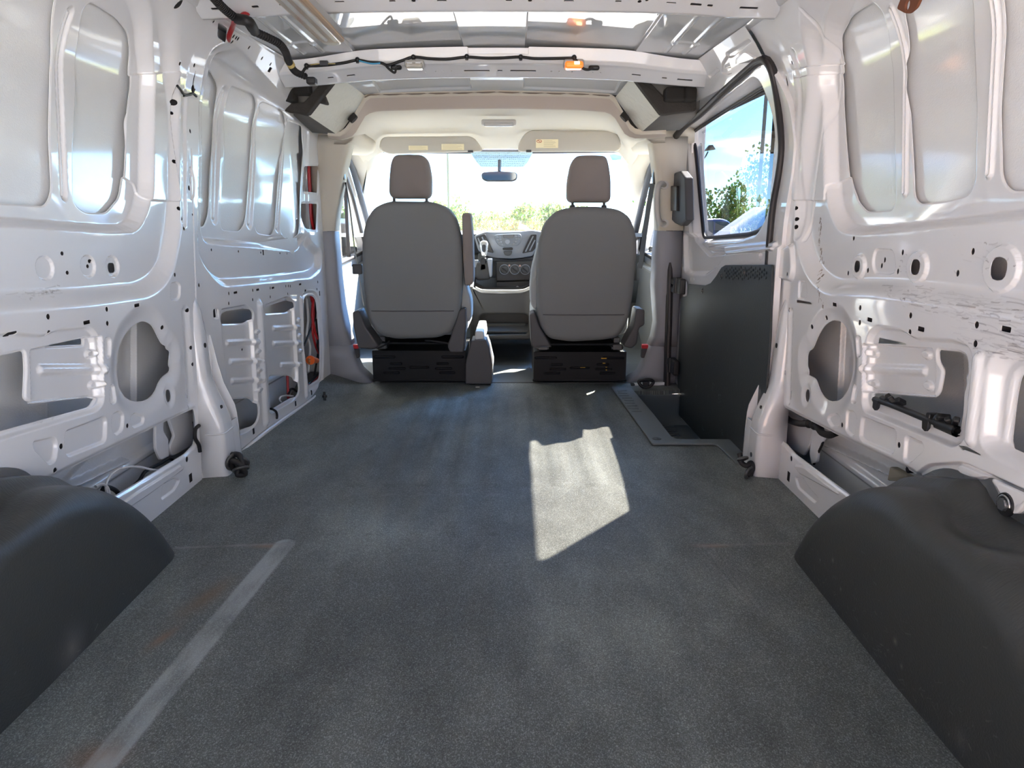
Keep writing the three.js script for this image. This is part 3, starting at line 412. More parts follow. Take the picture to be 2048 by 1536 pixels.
  F.push(press([[-2.3096,1],[-2.2788,.9707],[-2.2944,.928],[-2.3149,.94],[-2.3271,.9739]], 0.004, 0.003, 0.02));
  for (const [c, a, b] of [[[-2.3126,.9619], 0.004, 0.02], [[-2.303,.9339], 0.008, 0.008], [[-2.3444,1.2348], 0.005, 0.02], [[-2.3484,1.2117], 0.010, 0.011], [[-2.294,1.139], 0.005, 0.006], [[-2.2495,.9953], 0.005, 0.006], [[-2.226,.8551], 0.006, 0.006], [[-2.2185,.8226], 0.006, 0.006], [[-2.2161,.7992], 0.007, 0.007], [[-2.2824,1.2774], 0.005, 0.006], [[-1.8912,.7734], 0.007, 0.006]]) Ho.push(dot(c, a, b));
  const edge = (y) => y > 1.02 ? -2.345 - 0.28 * Math.max(0, y - 1.02) : y > 0.7 ? -2.37 : y > 0.3 ? -2.36 : -2.33;
  const G = sheet({ u0: -2.43, u1: -0.10, v0: -0.045, v1: 1.415, map: (z, y, d) => [wallX(z, y) + d, y, z], feats: F, holes: Ho, baseRes: (u, v) => v > 1.12 ? 0.016 : 1,
    region: (z, y) => z < -2.13 ? 'pillar' : y > 0.6 ? 'upper_rear_panel' : 'lower_rear_panel' });
  const wr = struct('wall_right', 'bare white painted steel side of the van behind the sliding door, scuffed along its belt', 'wall');
  for (const n of Object.keys(G).sort()) { if (n === 'cups') part(wr, 'hole_shade_cups', G[n], M.pocketShade).userData.kind = 'stuff'; else part(wr, n, G[n], M.paintR); }
  const cavX = (z, y) => wallX(z, y) + lerp(0.115, 0.079, sstep((y - 0.60) / 0.08));
  const S = sheet({ u0: -2.43, u1: -0.10, v0: -0.10, v1: 1.50, rim: 0, min: 0.002, map: (z, y, d) => [cavX(z, y) + d, y, z], baseRes: (u, v) => 0.032,
    feats: [bead([-0.3, 0.13], [-2.3, 0.13], 0.02, -0.012), press([[-2.0948,.1577],[-2.0679,.1601],[-1.6774,.2006],[-1.6751,.1905],[-2.0915,.1434]], -0.03, 0.01, 0.004, 0.006), press([[-2.1022,.5891],[-1.5304,.6085],[-1.4428,.2276],[-2.0614,.263]], 0.016, 0.006, 0.01, 0.002)] });
  part(wr, 'outer_skin', S.panel, M.skin);
  part(wr, 'cavity_floor', merge([rbox(0.985, -0.075, -1.27, 0.16, 0.03, 2.34, 0.004), rbox(0.985, 0.60, -2.425, 0.125, 1.4, 0.015, 0.004), rbox(0.965, 0.65, -0.11, 0.16, 1.5, 0.02, 0.004)]), M.primer);
  // cant rail above the sliding door
  const R = sheet({ u0: -3.62, u1: -2.43, v0: 1.30, v1: 1.415, map: (z, y, d) => [wallX(z, y) - 0.012 + d, y, z], rim: 0.002,
    feats: [press([[-2.6658,1.3842],[-2.4576,1.3818],[-2.4496,1.3746],[-2.6383,1.3667],[-2.6733,1.3739]], 0.010, 0.004, 0.008), press([[-2.7364,1.3667],[-2.6679,1.3768],[-2.7002,1.3273],[-2.7448,1.3307],[-2.7867,1.3435]], 0.008, 0.004, 0.008), press([[-2.9142,1.3587],[-2.8018,1.3631],[-2.7854,1.3537],[-2.9045,1.3482]], 0.008, 0.004, 0.006)], holes: [dot([-2.5892,1.3481], 0.012, 0.009), dot([-2.3264,1.3993], 0.006, 0.006)] });
  part(wr, 'cant_rail', R.panel, M.paint);
}

// ---------- floor: rubber mat with speckle, wear and pressed ridges ----------
const FW = 2.0, FL = 3.6; // metres covered by the mat's picture
function matTex() {
  const W = 1536, H = 2048, px = (x) => (x + 1) / FW * W, pz = (z) => (z + 3.65) / FL * H;
  const blot = (x, z, rx, rz, a = 0) => (X, Z) => { const c = Math.cos(a), s = Math.sin(a), u = ((X - x) * c + (Z - z) * s) / rx, v = (-(X - x) * s + (Z - z) * c) / rz, q = u * u + v * v; return q < 4 ? Math.exp(-q * 1.6) : 0; };
  const P0 = [-.5203,-1.705], P1 = [-.5629,-.9314], S0 = [-.7902,-1.6798], rustA = [-.6117,-1.4366], rustB = [-.632,-1.2778], rustC = [-.5742,-.9506], rustD = [-.5609,-1.691];
  const R0 = [.5565,-1.6953], R1 = [.7906,-1.7097], R2 = [.5994,-1.3698], R3 = [.5901,-1.6733], R4 = [.59,-1.4443];
  const blobs = [[blot(...rustA, 0.03, 0.10, 0.25), [0.44, 0.35, 0.26], 0.75], [blot(...rustB, 0.015, 0.05, 0.3), [0.52, 0.42, 0.34], 0.8], [blot(...rustC, 0.05, 0.04), [0.50, 0.37, 0.28], 0.8], [blot(...rustD, 0.05, 0.016), [0.52, 0.44, 0.37], 1.0], [blot((R0[0] + 0.03), R0[1], 0.05, 0.014), [0.52, 0.43, 0.36], 1.0], [blot(-0.28, -2.05, 0.2, 0.14), [0.30, 0.27, 0.20], 0.16], [blot(-0.35, -2.55, 0.1, 0.25), [0.34, 0.33, 0.30], 0.22]];
  const seg = (a, b, w) => (x, z) => { const ex = b[0] - a[0], ez = b[1] - a[1], t = clamp(((x - a[0]) * ex + (z - a[1]) * ez) / (ex * ex + ez * ez), 0, 1); return Math.hypot(x - a[0] - ex * t, z - a[1] - ez * t) / w; };
  const tape = seg(P0, P1, 0.026), l1 = seg(S0, P0, 0.006), l2 = seg(R0, R1, 0.006), l3 = seg(R3, R2, 0.012), l4 = seg(R0, R4, 0.02);
  const t = dataTex(W, H, (i, j) => {
    const x = (i + 0.5) / W * FW - 1, z = (j + 0.5) / H * FL - 3.65;
    const n1 = fbm(x * 3.2, z * 2.2, 4, 3), n2 = fbm(x * 22 + 9, z * 9, 3, 11), sp = rnd();
    let v = 0.405 + (n1 - 0.47) * 0.26 + (n2 - 0.45) * 0.12 + (sp - 0.5) * 0.20 + (sp > 0.88 ? 0.12 : 0);
    let r = v * 0.965, g = v * 1.005, b = v * 0.975;
    const mixTo = (c, a) => { r = lerp(r, c[0], a); g = lerp(g, c[1], a); b = lerp(b, c[2], a); };
    for (const [f, c, a] of blobs) { const q = f(x, z); if (q > 0.01) mixTo(c, a * q * (0.5 + n2)); }
    let q = tape(x, z); if (q < 1.3) mixTo([0.66, 0.68, 0.68], clamp((1.15 - q) * 4, 0, 1) * clamp(0.15 + n2 * 1.3 - (q < 0.5 ? 0.1 : 0), 0.1, 0.75));
    q = Math.min(l1(x, z), l2(x, z)); if (q < 1.4) mixTo([0.56, 0.55, 0.54], clamp(1.4 - q, 0, 1) * 1.1 * n2);
    q = Math.min(l3(x, z), l4(x, z)); if (q < 1.4 && q > 0.2) mixTo([0.62, 0.61, 0.60], clamp(1.4 - q, 0, 1) * (sp > 0.6 ? 0.9 : 0.25) * n2);
    return [r * 255, g * 255, b * 255];
  });
  // light scuffs and specks
  const d = t.image.data, put = (x, z, r, c, a) => { const cx = px(x), cz = pz(z), k = Math.ceil(r); for (let j = -k; j <= k; j++) for (let i = -k; i <= k; i++) if (i * i + j * j <= r * r) { const X = Math.round(cx + i), Z = Math.round(cz + j); if (X >= 0 && X < W && Z >= 0 && Z < H) { const o = (Z * W + X) * 4; for (let m = 0; m < 3; m++) d[o + m] = lerp(d[o + m], c, a); } } };
  for (let k = 0; k < 260; k++) put(rr(-0.7, 0.7), rr(-3.3, -0.8), rr(0.5, 1.1), rr(120, 190), rr(0.3, 0.8));
  for (let k = 0; k < 320; k++) { let x = rr(-0.55, 0.65), z = rr(-3, -0.8); const a = rnd() * 6.3, n = 20 + rnd() * 60, c = rr(95, 130); let dir = a; for (let i = 0; i < n; i++) { dir += rr(-0.12, 0.12); x += Math.cos(dir) * 0.002; z += Math.sin(dir) * 0.002; put(x, z, 0.6, c + 10, 0.26); } }
  for (const [a, b] of [[[-.1525,-2.2675], [-.1432,-2.0391]], [[-.1409,-1.903], [-.1337,-1.7665]], [[-.2333,-2.2932], [-.2097,-2.0393]], [[-.229,-1.9033], [-.2323,-1.7828]], [[.0024,-2.8227], [.0204,-2.4569]], [[-.0111,-2.2925], [.0022,-2.0182]]]) for (let s = 0; s < 160; s++) { const q = rnd(); put(lerp(a[0], b[0], q) + rr(-0.012, 0.012), lerp(a[1], b[1], q), rr(0.6, 1.6), 135, 0.4); }
  t.wrapS = t.wrapT = THREE.ClampToEdgeWrapping; t.repeat.set(1 / FW, 1 / FL); t.offset.set(1 / FW, 3.65 / FL); return t;
}
const leather = dataTex(512, 512, (x, y) => { const w = (a) => ((a % 512) + 512) % 512; let m = 9, m2 = 9; const gx = Math.floor(x / 8), gy = Math.floor(y / 8); for (let i = -1; i <= 1; i++) for (let j = -1; j <= 1; j++) { const a = (gx + i + 64) % 64, b = (gy + j + 64) % 64, hx = vnoise(a * 7.13, b * 3.7, 1), hy = vnoise(a * 2.9 + 5, b * 8.1, 2), q = Math.hypot(x - (gx + i + hx) * 8, y - (gy + j + hy) * 8) / 8; if (q < m) { m2 = m; m = q; } else if (q < m2) m2 = q; } const v = clamp((m2 - m) * 2.2, 0, 1) * 255; return [v, v, v]; }, false);
leather.repeat.set(6.5, 6.5);
M.mat = std(0xffffff, 0.52, { map: matTex(), bumpMap: leather, bumpScale: 0.0006 });
M.cabMat = std(lin(0.075, 0.085, 0.092), 0.6, { bumpMap: leather, bumpScale: 0.0005 });
const floorG = struct('floor', 'dark grey speckled rubber load mat with pressed ridges and worn pale stripes', 'floor');
{
  const F = [], Ho = [];
  // rows of shallow pressed ridges running along the van
  for (let k = 0; k < 9; k++) { const x = -0.42 + k * 0.108; F.push(bead([x, -2.14], [x, -3.25], 0.044, -0.0042, 0.008)); if (k < 5) F.push(bead([x + 0.01, -1.78], [x + 0.01, -2.02], 0.04, -0.004, 0.008)); }
  F.push(bead([0.02, -1.1], [0.02, -1.75], 0.05, -0.003, 0.01));
  const well = [[.6596,-3.4065],[.6753,-2.9364],[.6805,-2.6326],[.6846,-2.6024],[.7,-2.5846],[.8007,-2.5824],[.8121,-2.5804],[.8923,-2.5802],[.9302,-2.3404],[1.0588,-3.4054]];
  Ho.push(hole(well, 0.01, 0.004));
  const wave = (x, z) => 0.006 * sstep((Math.abs(x) - 0.78) / 0.12) + 0.003 * (fbm(x * 4, z * 4, 2, 7) - 0.5) + 0.05 * sstep((-x - 0.68) / 0.2) * sstep((-z - 3.22) / 0.25);
  const G = sheet({ u0: -0.985, u1: 0.985, v0: -3.585, v1: -0.10, base: (x, z) => -wave(x, z), map: (x, z, d) => [x, -d, z], feats: F, holes: Ho, rim: 0.02, min: 0.002, baseRes: () => 0.032, flip: true });
  part(floorG, 'rubber_mat', G.panel, M.mat);
  // cab floor
  const C = sheet({ u0: -0.9, u1: 0.9, v0: -5.1, v1: -3.57, base: (x, z) => -0.012 - 0.05 * sstep((Math.abs(x - 0.06) - 0.14) / 0.06) * sstep((-z - 3.7) / 0.2) - 0.10 * sstep((-z - 4.3) / 0.3), map: (x, z, d) => [x, -d - 0.022, z], rim: 0, baseRes: () => 0.016, flip: true });
  part(floorG, 'cab_mat', C.panel, M.cabMat);
  part(floorG, 'mat_lip', rbox(0.03, -0.004, -3.585, 1.3, 0.014, 0.02, 0.005), M.rubber);
  part(floorG, 'subfloor', slabY([[-1.0, -0.1], [0.62, -0.1], [1.0, -0.1], [1.0, -2.30], [0.62, -2.50], [0.62, -5.1], [-1.0, -5.1]], -0.10, 0.04, 0.002), M.primer);
  // step well by the sliding door
  const scuff = [[.5615,-3.4519],[.6584,-3.4231],[.6753,-2.9364],[.6805,-2.6326],[.6846,-2.6024],[.7,-2.5846],[.8007,-2.5824],[.8929,-2.5821],[.918,-2.4292],[.858,-2.2926],[.8374,-2.3124],[.828,-2.52],[.8182,-2.5266],[.5909,-2.5272]];
  part(floorG, 'scuff_plate', slabY(fillet(scuff, 0.006, 3), 0.002, 0.008, 0.003), M.scuff = std(lin(0.15, 0.17, 0.175), 0.5, { bumpMap: leather, bumpScale: 0.0005 }));
  const ci = [.6178,-2.5829]; part(floorG, 'plate_plug', cyl([ci[0], 0.008, ci[1]], [ci[0], 0.0125, ci[1]], 0.018, 0.016, 20), M.scuff);
  // worn raised lettering: too worn to read, a row of short pressed strokes
  const lA = [.5895,-3.298], lB = [.6512,-3.0261]; for (let k = 0; k < 9; k++) { const t = k / 8, x = lerp(0.598, 0.605, t), z = lerp(-3.36, -2.98, t); part(floorG, 'worn_embossing', rbox(x + rr(-0.004, 0.004), 0.0105, z, 0.045, 0.004, 0.014, 0.0015, [0, rr(-0.3, 0.3), 0]), M.scuff); }
  const wx0 = 0.60, wx1 = 0.99, wz0 = -3.42, wz1 = -2.46, wy = -0.175;
  part(floorG, 'step_well', merge([slabY([[wx0, wz0], [wx1, wz0], [wx1, wz1], [wx0, wz1]], wy - 0.02, 0.02, 0.002), rbox((wx0 + wx1) / 2, wy / 2 - 0.014, wz0 + 0.01, wx1 - wx0, -wy - 0.01, 0.02), rbox((wx0 + wx1) / 2, wy / 2 - 0.014, wz1 - 0.01, wx1 - wx0, -wy - 0.01, 0.02), rbox(wx0 + 0.012, wy / 2 - 0.014, (wz0 + wz1) / 2, 0.02, -wy - 0.01, wz1 - wz0)]), M.wellRubber = std(lin(0.10, 0.115, 0.122), 0.5));
  for (let k = 0; k < 24; k++) part(floorG, 'tread_rib', rbox(0.75, wy + 0.003, wz0 + 0.05 + k * 0.036, 0.24, 0.006, 0.012, 0.003, [0, 0.35, 0]), M.wellRubber);
}

// ---------- roof ----------
const ceil_ = struct('ceiling', 'bare glossy painted roof skin with long swages, carried by two cross bows', 'ceiling');
const roofY = (x, z) => 1.462 - 0.045 * (x / 0.8) ** 2 - 0.075 * sstep((-z - 2.85) / 0.75);
{
  const F = [];
  for (const s of [-1, 1]) {
    F.push(press([[s * 0.118, 0], [s * 0.118, -3.42], [s * 0.53, -3.42], [s * 0.545, 0]], 0.010, 0.005, 0.01));
    F.push(bead([s * 0.64, -0.2], [s * 0.64, -2.86], 0.012, -0.005)); F.push(bead([s * 0.71, -0.2], [s * 0.71, -2.86], 0.012, -0.005));
    F.push(press(ell([s * 0.68, -2.72], 0.05, 0.03, 16), -0.006, 0.006, 0));
  }
  const G = sheet({ u0: -0.84, u1: 0.84, v0: -3.60, v1: -0.10, map: (x, z, d) => [x, roofY(x, z) + d + 0.004 * (fbm(x * 2.2 + 3, z * 1.6, 2, 21) - 0.5), z], feats: F, rim: 0, baseRes: () => 0.032, flip: false });
  part(ceil_, 'roof_skin', G.panel, M.roof);
  part(ceil_, 'outer_roof', slabY([[-0.9, -0.10], [0.9, -0.10], [0.9, -5.0], [-0.9, -5.0]].map(([x, z]) => [x, Math.max(z, -4.3)]), 1.50, 0.02, 0.004), M.primer);
  const cupList = [];
  // cross bow: profile in (z, y) swept across
  function bow(zc, drop, holes, feats, span = 0.83, yc = 1.398) {
    const prof = [[0.062, 0.060], [0.052, 0.014], [0.044, 0.006], [0.036, 0.004], [0.030, 0.002], [-0.040, -0.030], [-0.050, -0.030], [-0.056, 0.06]], L = [0]; for (let i = 1; i < prof.length; i++) L.push(L[i - 1] + Math.hypot(prof[i][0] - prof[i - 1][0], prof[i][1] - prof[i - 1][1]));
    const T = L[L.length - 1], at = (t) => { let i = 1; while (i < L.length - 1 && t > L[i]) i++; const q = clamp((t - L[i - 1]) / (L[i] - L[i - 1]), 0, 1), dz = prof[i][0] - prof[i - 1][0], dy = prof[i][1] - prof[i - 1][1], l = Math.hypot(dz, dy); return [lerp(prof[i - 1][0], prof[i][0], q), lerp(prof[i - 1][1], prof[i][1], q), dy / l, -dz / l]; };
    const G = sheet({ u0: -span, u1: span, v0: 0, v1: T, min: 0.002, map: (x, t, d) => { const [z, y, nz, ny] = at(t), e = sstep((Math.abs(x) - 0.45) / 0.3), yb = yc - drop * (x / 0.8) ** 2 - 0.012 * e; return [x, yb + y * (1 - 0.15 * e) - ny * d * 0 + d, zc + z]; }, holes: holes(L), feats: feats(L), rim: 0.003, flip: true, baseRes: () => 0.008 });
    if (G.cups) cupList.push(G.cups);
    return G.panel;
  }
  const small = (L, c, a, b) => slot([c, L[4] + 0.036], a, b, Math.min(a, b) * 0.6);
  part(ceil_, 'roof_bow', bow(-2.96, 0.028, (L) => [small(L, -0.07, 0.050, 0.0050), small(L, 0.11, 0.050, 0.0050), small(L, 0.02, 0.01, 0.005), ...[-0.23, -0.2, -0.17, -0.27, 0.22, 0.25, 0.3, 0.38, 0.41].map((c) => dot([c, L[4] + 0.036], 0.004, 0.003)), small(L, 0.55, 0.018, 0.005), small(L, 0.66, 0.010, 0.005), small(L, -0.56, 0.016, 0.005), small(L, -0.64, 0.012, 0.005), small(L, 0.74, 0.03, 0.006)], (L) => [press([[-0.1, L[0] - 0.02], [-0.1, L[1] * 0.5], [0.13, L[1] * 0.5], [0.13, L[0] - 0.02]], -0.004, 0.004, 0.005)]), M.paint);
  part(ceil_, 'roof_bow', bow(-2.20, 0.012, (L) => [-0.42, -0.27, -0.13, 0.06, 0.23, 0.37, 0.52].flatMap((c, i) => i % 2 ? [small(L, c, 0.009, 0.004), dot([c + 0.06, L[4] + 0.036], 0.006, 0.007)] : [small(L, c, 0.014, 0.0035), dot([c - 0.07, L[4] + 0.03], 0.005, 0.006)]).concat([small(L, 0.63, 0.008, 0.006), small(L, -0.66, 0.010, 0.006), small(L, -0.58, 0.012, 0.004), small(L, 0.74, 0.026, 0.006), small(L, -0.76, 0.026, 0.006), small(L, 0.59, 0.016, 0.006)]), (L) => [], 0.83, 1.438), M.paint);
  part(ceil_, 'hole_shade_cups', merge(cupList), M.pocketShade).userData.kind = 'stuff';
  // gutter strips that close the sides of the roof
  for (const s of [-1, 1]) part(ceil_, 'roof_gutter', loft([-0.1, -1.2, -2.3, -2.9, -3.62].map((z) => { const a = wallX(z, 1.41); return [[s * (a + 0.03), 1.40, z], [s * (a - 0.004), 1.408, z], [s * 0.80, 1.418, z], [s * 0.79, 1.45, z], [s * (a + 0.03), 1.47, z]]; })), M.paint);
}

// ---------- wheel covers ----------
{
  const arch = fillet([[-1.775, -0.13], [-1.620, 0.105], [-1.525, 0.200], [-1.42, 0.272], [-1.28, 0.320], [-1.12, 0.330], [-0.95, 0.318], [-0.80, 0.26], [-0.68, 0.15], [-0.56, -0.13]], 0.08, 6);
  const nrm = arch.map((p, i) => { const a = arch[Math.max(0, i - 1)], b = arch[Math.min(arch.length - 1, i + 1)], dz = b[0] - a[0], dy = b[1] - a[1], l = Math.hypot(dz, dy); return [-dy / l, dz / l]; });
  const hump = (z, x) => 0.022 * sstep((x - 0.865) / 0.03) * sstep((z + 1.50) / 0.10) * sstep((-1.17 - z) / 0.06) + 0.012 * sstep((x - 0.875) / 0.025) * Math.exp(-(((z + 1.23) / 0.04) ** 2)) - 0.035 * Math.exp(-(((z + 1.12) / 0.09) ** 2)) * Math.exp(-(((x - 0.855) / 0.05) ** 2));
  function cover(s) {
    const loops = [], R = 0.075, cz = -1.13;
    const ring = (x, del, k = 1) => loops.push(arch.map((p, i) => { let z = p[0] - nrm[i][0] * del, y = p[1] - nrm[i][1] * del; z = cz + (z - cz) * k; y = y > 0 ? y * k : y; return [s * x, y + (y > 0.12 ? hump(z, x) : 0), z]; }));
    for (const x of [0.928, 0.922, 0.915, 0.90, 0.89, 0.88, 0.87, 0.86, 0.85, 0.845]) ring(x, 0);
    for (let k = 1; k <= 8; k++) { const a = k / 8 * Math.PI / 2; ring(0.845 - R * Math.sin(a), R * (1 - Math.cos(a))); }
    for (const k of [0.9, 0.75, 0.55, 0.3, 0.1, 0.001]) ring(0.770 - 0.006 * (1 - k), R, k);
    if (s > 0) loops.forEach((l) => l.reverse());
    const g = loft(loops, false, false), p = g.attributes.position, uv = g.attributes.uv; for (let i = 0; i < p.count; i++) uv.setXY(i, p.getZ(i) + 1.7, p.getY(i) - (Math.abs(p.getX(i)) - 0.77) * 0.8); return g;
  }
  const wearW = (n, spots) => { const t = canvasTex(1024, 512, (g, w, h) => { g.fillStyle = '#383a39'; g.fillRect(0, 0, w, h); const q = (u, v) => [u * w, h - (v + 0.15) / 0.5 * h]; for (let i = 0; i < n; i++) { const [a, b] = q(rr(0.05, 1.05), rr(0.01, 0.2) * rnd() + 0.01), l = rr(2, 24); g.strokeStyle = rnd() < 0.8 ? '#6b6d70' : '#9a958c'; g.globalAlpha = rr(0.1, 0.6); g.lineWidth = rr(0.6, 2.4); g.beginPath(); g.moveTo(a, b); g.lineTo(a + rr(-l, l), b + rr(-l, l) * 0.6); g.stroke(); } for (const [u, v, r, c] of spots) { const [a, b] = q(u, v), gr = g.createRadialGradient(a, b, 0, a, b, r); gr.addColorStop(0, c); gr.addColorStop(1, 'rgba(80,80,84,0)'); g.globalAlpha = 0.7; g.fillStyle = gr; g.fillRect(a - r, b - r, 2 * r, 2 * r); } }); t.repeat.set(1, 2); t.offset.set(0, 0.3); t.wrapS = t.wrapT = THREE.ClampToEdgeWrapping; return t; };
  const pl = (t) => { const m = M.blackPlastic.clone(); m.color.setRGB(1, 1, 1); m.map = t; return m; };
  M.coverL = pl(wearW(60, [[0.5, 0.03, 60, 'rgba(130,124,116,0.9)'], [0.75, 0.04, 70, 'rgba(120,116,110,0.8)']])); M.coverR = pl(wearW(420, [[0.28, 0.10, 9, 'rgba(170,168,160,0.9)'], [0.22, 0.07, 6, 'rgba(180,178,170,0.9)'], [0.33, 0.06, 7, 'rgba(180,178,170,0.9)'], [0.55, 0.08, 12, 'rgba(170,160,146,0.9)'], [0.58, 0.05, 9, 'rgba(160,150,140,0.9)'], [0.75, 0.04, 26, 'rgba(120,116,110,0.6)']]));
  part(meta(thing('wheel_cover', 'moulded black plastic wheel arch cover on the left of the load floor', 'wheel cover', [-0.85, 0, -1.13])), 'shell', cover(-1), M.coverL);
  const wc = thing('wheel_cover', 'scuffed black plastic wheel arch cover on the right of the load floor', 'wheel cover', [0.85, 0, -1.13]);
  part(wc, 'shell', cover(1), M.coverR);
}

// ---------- sliding side door ----------
M.seal = std(lin(0.020, 0.017, 0.019), 0.5);
M.tint = phys(lin(0.235, 0.243, 0.252), 0.0, { transmission: 1, thickness: 0, ior: 1.5 });
M.clear = phys(lin(0.86, 0.92, 0.90), 0.0, { transmission: 1, thickness: 0, ior: 1.5 });
{
  const dr = struct('door_1', 'white painted sliding side door with a tinted window and a black lower lining', 'door');
  const XD = 0.905, F = [], Ho = [];
  const dx = (z, y) => XD - 1.1 * Math.max(0, y - 1.10) ** 2;
  const win = [[-3.6346,1.232],[-3.3718,.7383],[-2.7146,.7689],[-2.531,.7928],[-2.448,.8527],[-2.4233,.964],[-2.4399,1.0749],[-2.5423,1.2641]];
  Ho.push(hole(win, 0.035, 0.003)); F.push(flange(win, 0.03, 0.046, 0.035, 0.004));
  F.push(press([[-3.5706,1.4171],[-3.6421,1.1071],[-3.4132,.7281],[-3.146,.6668],[-2.1802,.7465],[-2.0961,.8758],[-2.1601,1.1546],[-2.3511,1.314]], 0.012, 0.010, 0.03));
  F.push(press([[-3.5602,.7523],[-3.4905,.5815],[-3.4091,.5733],[-3.1126,.5947],[-2.9674,.6332],[-2.8774,.6736],[-2.8451,.7094],[-3.1715,.7094],[-3.2482,.7497]], 0.022, 0.012, 0.02));
  F.push(press([[-3.1705,.7052],[-2.8471,.7184],[-2.3139,.7515],[-2.3083,.7272],[-2.8146,.6918],[-2.8693,.6978],[-3.1336,.6865]], -0.014, 0.008, 0.01));
  for (const c of [[-3.529,.5884],[-3.3615,.5494],[-3.2984,.5581]]) Ho.push(dot(c, 0.007, 0.009)); Ho.push(dot([-2.4273,.7014], 0.020, 0.014));
  const out = [[-3.7875,1.1672],[-3.6971,.5176],[-3.4287,.5348],[-3.4137,.4693],[-3.5956,.4254],[-3.6166,.1646],[-3.4077,.1727],[-3.4061,.0731],[-3.5907,.0511],[-3.5727,-.1314],[-3.4215,-.1429],[-2.9008,-.1186],[-2.3131,-.0736],[-2.3019,.1457],[-2.2856,.2677],[-2.2739,.4226],[-2.2758,.5509],[-2.2787,.6808],[-2.2758,.82],[-2.2454,.9607],[-2.2436,1.0401],[-2.3099,1.1705],[-2.3933,1.2763],[-2.5159,1.3563],[-3.3074,1.3731]];
  const inside = sdPoly(fillet(out, 0.02, 4));
  const G = sheet({ u0: -3.66, u1: -2.06, v0: -0.17, v1: 1.37, map: (z, y, d) => [dx(z, y) + d, y, z], feats: F, holes: [...Ho, { bb: [-9, 9, -9, 9], sd: (u, v) => -inside(u, v), res: 0.004 }], rim: 0.02 });
  part(dr, 'inner_panel', G.panel, M.paint);
  const wo = fillet([...[[-3.7737,1.2669],[-3.5009,.721]], [-2.59, 0.735, 0.09], [-2.59, 1.26, 0.05]], 0.03, 6);
  const S = sheet({ u0: -3.68, u1: -2.28, v0: -0.17, v1: 1.50, map: (z, y, d) => [XD + 0.075 - 1.1 * Math.max(0, y - 1.16) ** 2, y, z], rim: 0.006, holes: [{ bb: bbox(wo, 0.002), sd: sdPoly(wo), res: 0.003, P: wo }] }); part(dr, 'outer_skin', S.panel, M.paint);
  part(dr, 'outer_window_rubber', tube(wo.map(([z, y]) => [XD + 0.070 - 1.1 * Math.max(0, y - 1.16) ** 2, y, z]), 0.009, 160, 8, true), M.seal);
  const lining = [[-3.49,.4487],[-3.3649,.4712],[-3.3547,.5272],[-3.0663,.5457],[-2.9778,.5641],[-2.9052,.5979],[-2.8381,.6375],[-2.7879,.6498],[-2.3412,.6783],[-2.2839,.6817],[-2.2489,.4525],[-2.2455,.2808],[-2.1842,.0129],[-2.5139,-.1088],[-3.4015,-.1234],[-3.4743,.0544],[-3.4744,.1491]];
  part(dr, 'lining', slabX(fillet(lining, 0.008, 3), 0.893, 0.008, 0.002), M.lining = std(0xffffff, 0.5, { map: (() => { const t = canvasTex(1024, 1024, (g, w, h) => { g.fillStyle = '#2b3134'; g.fillRect(0, 0, w, h); for (let i = 0; i < 420; i++) { const x = rr(0, w), y = h * (0.35 + 0.65 * rnd()), l = rr(4, 60) * rnd(); g.strokeStyle = rnd() < 0.7 ? '#4c5354' : '#6d6a5c'; g.globalAlpha = rr(0.08, 0.45); g.lineWidth = rr(0.6, 3); g.beginPath(); g.moveTo(x, y); g.lineTo(x + rr(-3, 3), y + l); g.stroke(); } for (const [u, v] of [[0.35, 0.62], [0.42, 0.6], [0.6, 0.66], [0.5, 0.8], [0.3, 0.75]]) for (let i = 0; i < 14; i++) { g.globalAlpha = rr(0.2, 0.7); g.fillStyle = '#7c8486'; g.fillRect(u * w + rr(-14, 14), v * h + rr(-20, 20), rr(1, 5), rr(2, 9)); } }); t.repeat.set(1 / 1.4, 1 / 1.0); t.offset.set(-2.25 / 1.4, 0.25); return t; })(), bumpMap: rep(grain, 4), bumpScale: 0.0004 }));
  // dimpled upper edge of the lining
  { const list = [], L2 = [[-2.8088,.6318],[-2.7603,.6492],[-2.3226,.6775],[-2.3129,.6275],[-2.7726,.5893]]; const sd = sdPoly(L2), b = bbox(L2, 0); for (let i = 0, z = b[0]; z < b[1]; z += 0.022, i++) for (let y = b[2] + (i % 2) * 0.008; y < b[3]; y += 0.016) if (sd(z, y) < -0.006) { const g = new THREE.SphereGeometry(0.0075, 6, 4); g.scale(0.3, 0.7, 1); list.push(g.translate(0.8925, y, z)); } const m = part(dr, 'dimples', merge(list), M.lining); m.userData.kind = 'stuff'; }
  for (const c of [[.891,.6372,-2.5491],[.891,.6047,-2.8261],[.891,.5215,-3.0959]]) part(dr, 'bolt', merge([cyl(c, [c[0] + 0.006, c[1], c[2]], 0.011, 0.013, 18), cyl([c[0] - 0.003, c[1], c[2]], c, 0.006, 0.007, 6)]), M.steelDark = std(lin(0.10, 0.10, 0.10), 0.4, { metalness: 0.7 }));
  // hinge rollers at the front edge
  for (const [y, w] of [[571, 1], [730, 1]]) { const a = [.87,.5124,-3.4386], p = y === 571 ? [.885,.5085,-3.4824] : [.88,.1088,-3.5018]; part(dr, 'hinge', merge([rbox(p[0] - 0.005, p[1], p[2] + 0.03, 0.03, 0.075, 0.10, 0.008), rbox(p[0] - 0.02, p[1] + 0.018, p[2] - 0.06, 0.03, 0.03, 0.12, 0.006), rbox(p[0] - 0.02, p[1] - 0.02, p[2] - 0.06, 0.03, 0.03, 0.12, 0.006), cyl([p[0] - 0.02, p[1] - 0.036, p[2] - 0.005], [p[0] - 0.02, p[1] + 0.036, p[2] - 0.005], 0.012, 0.012, 14)]), M.black); }
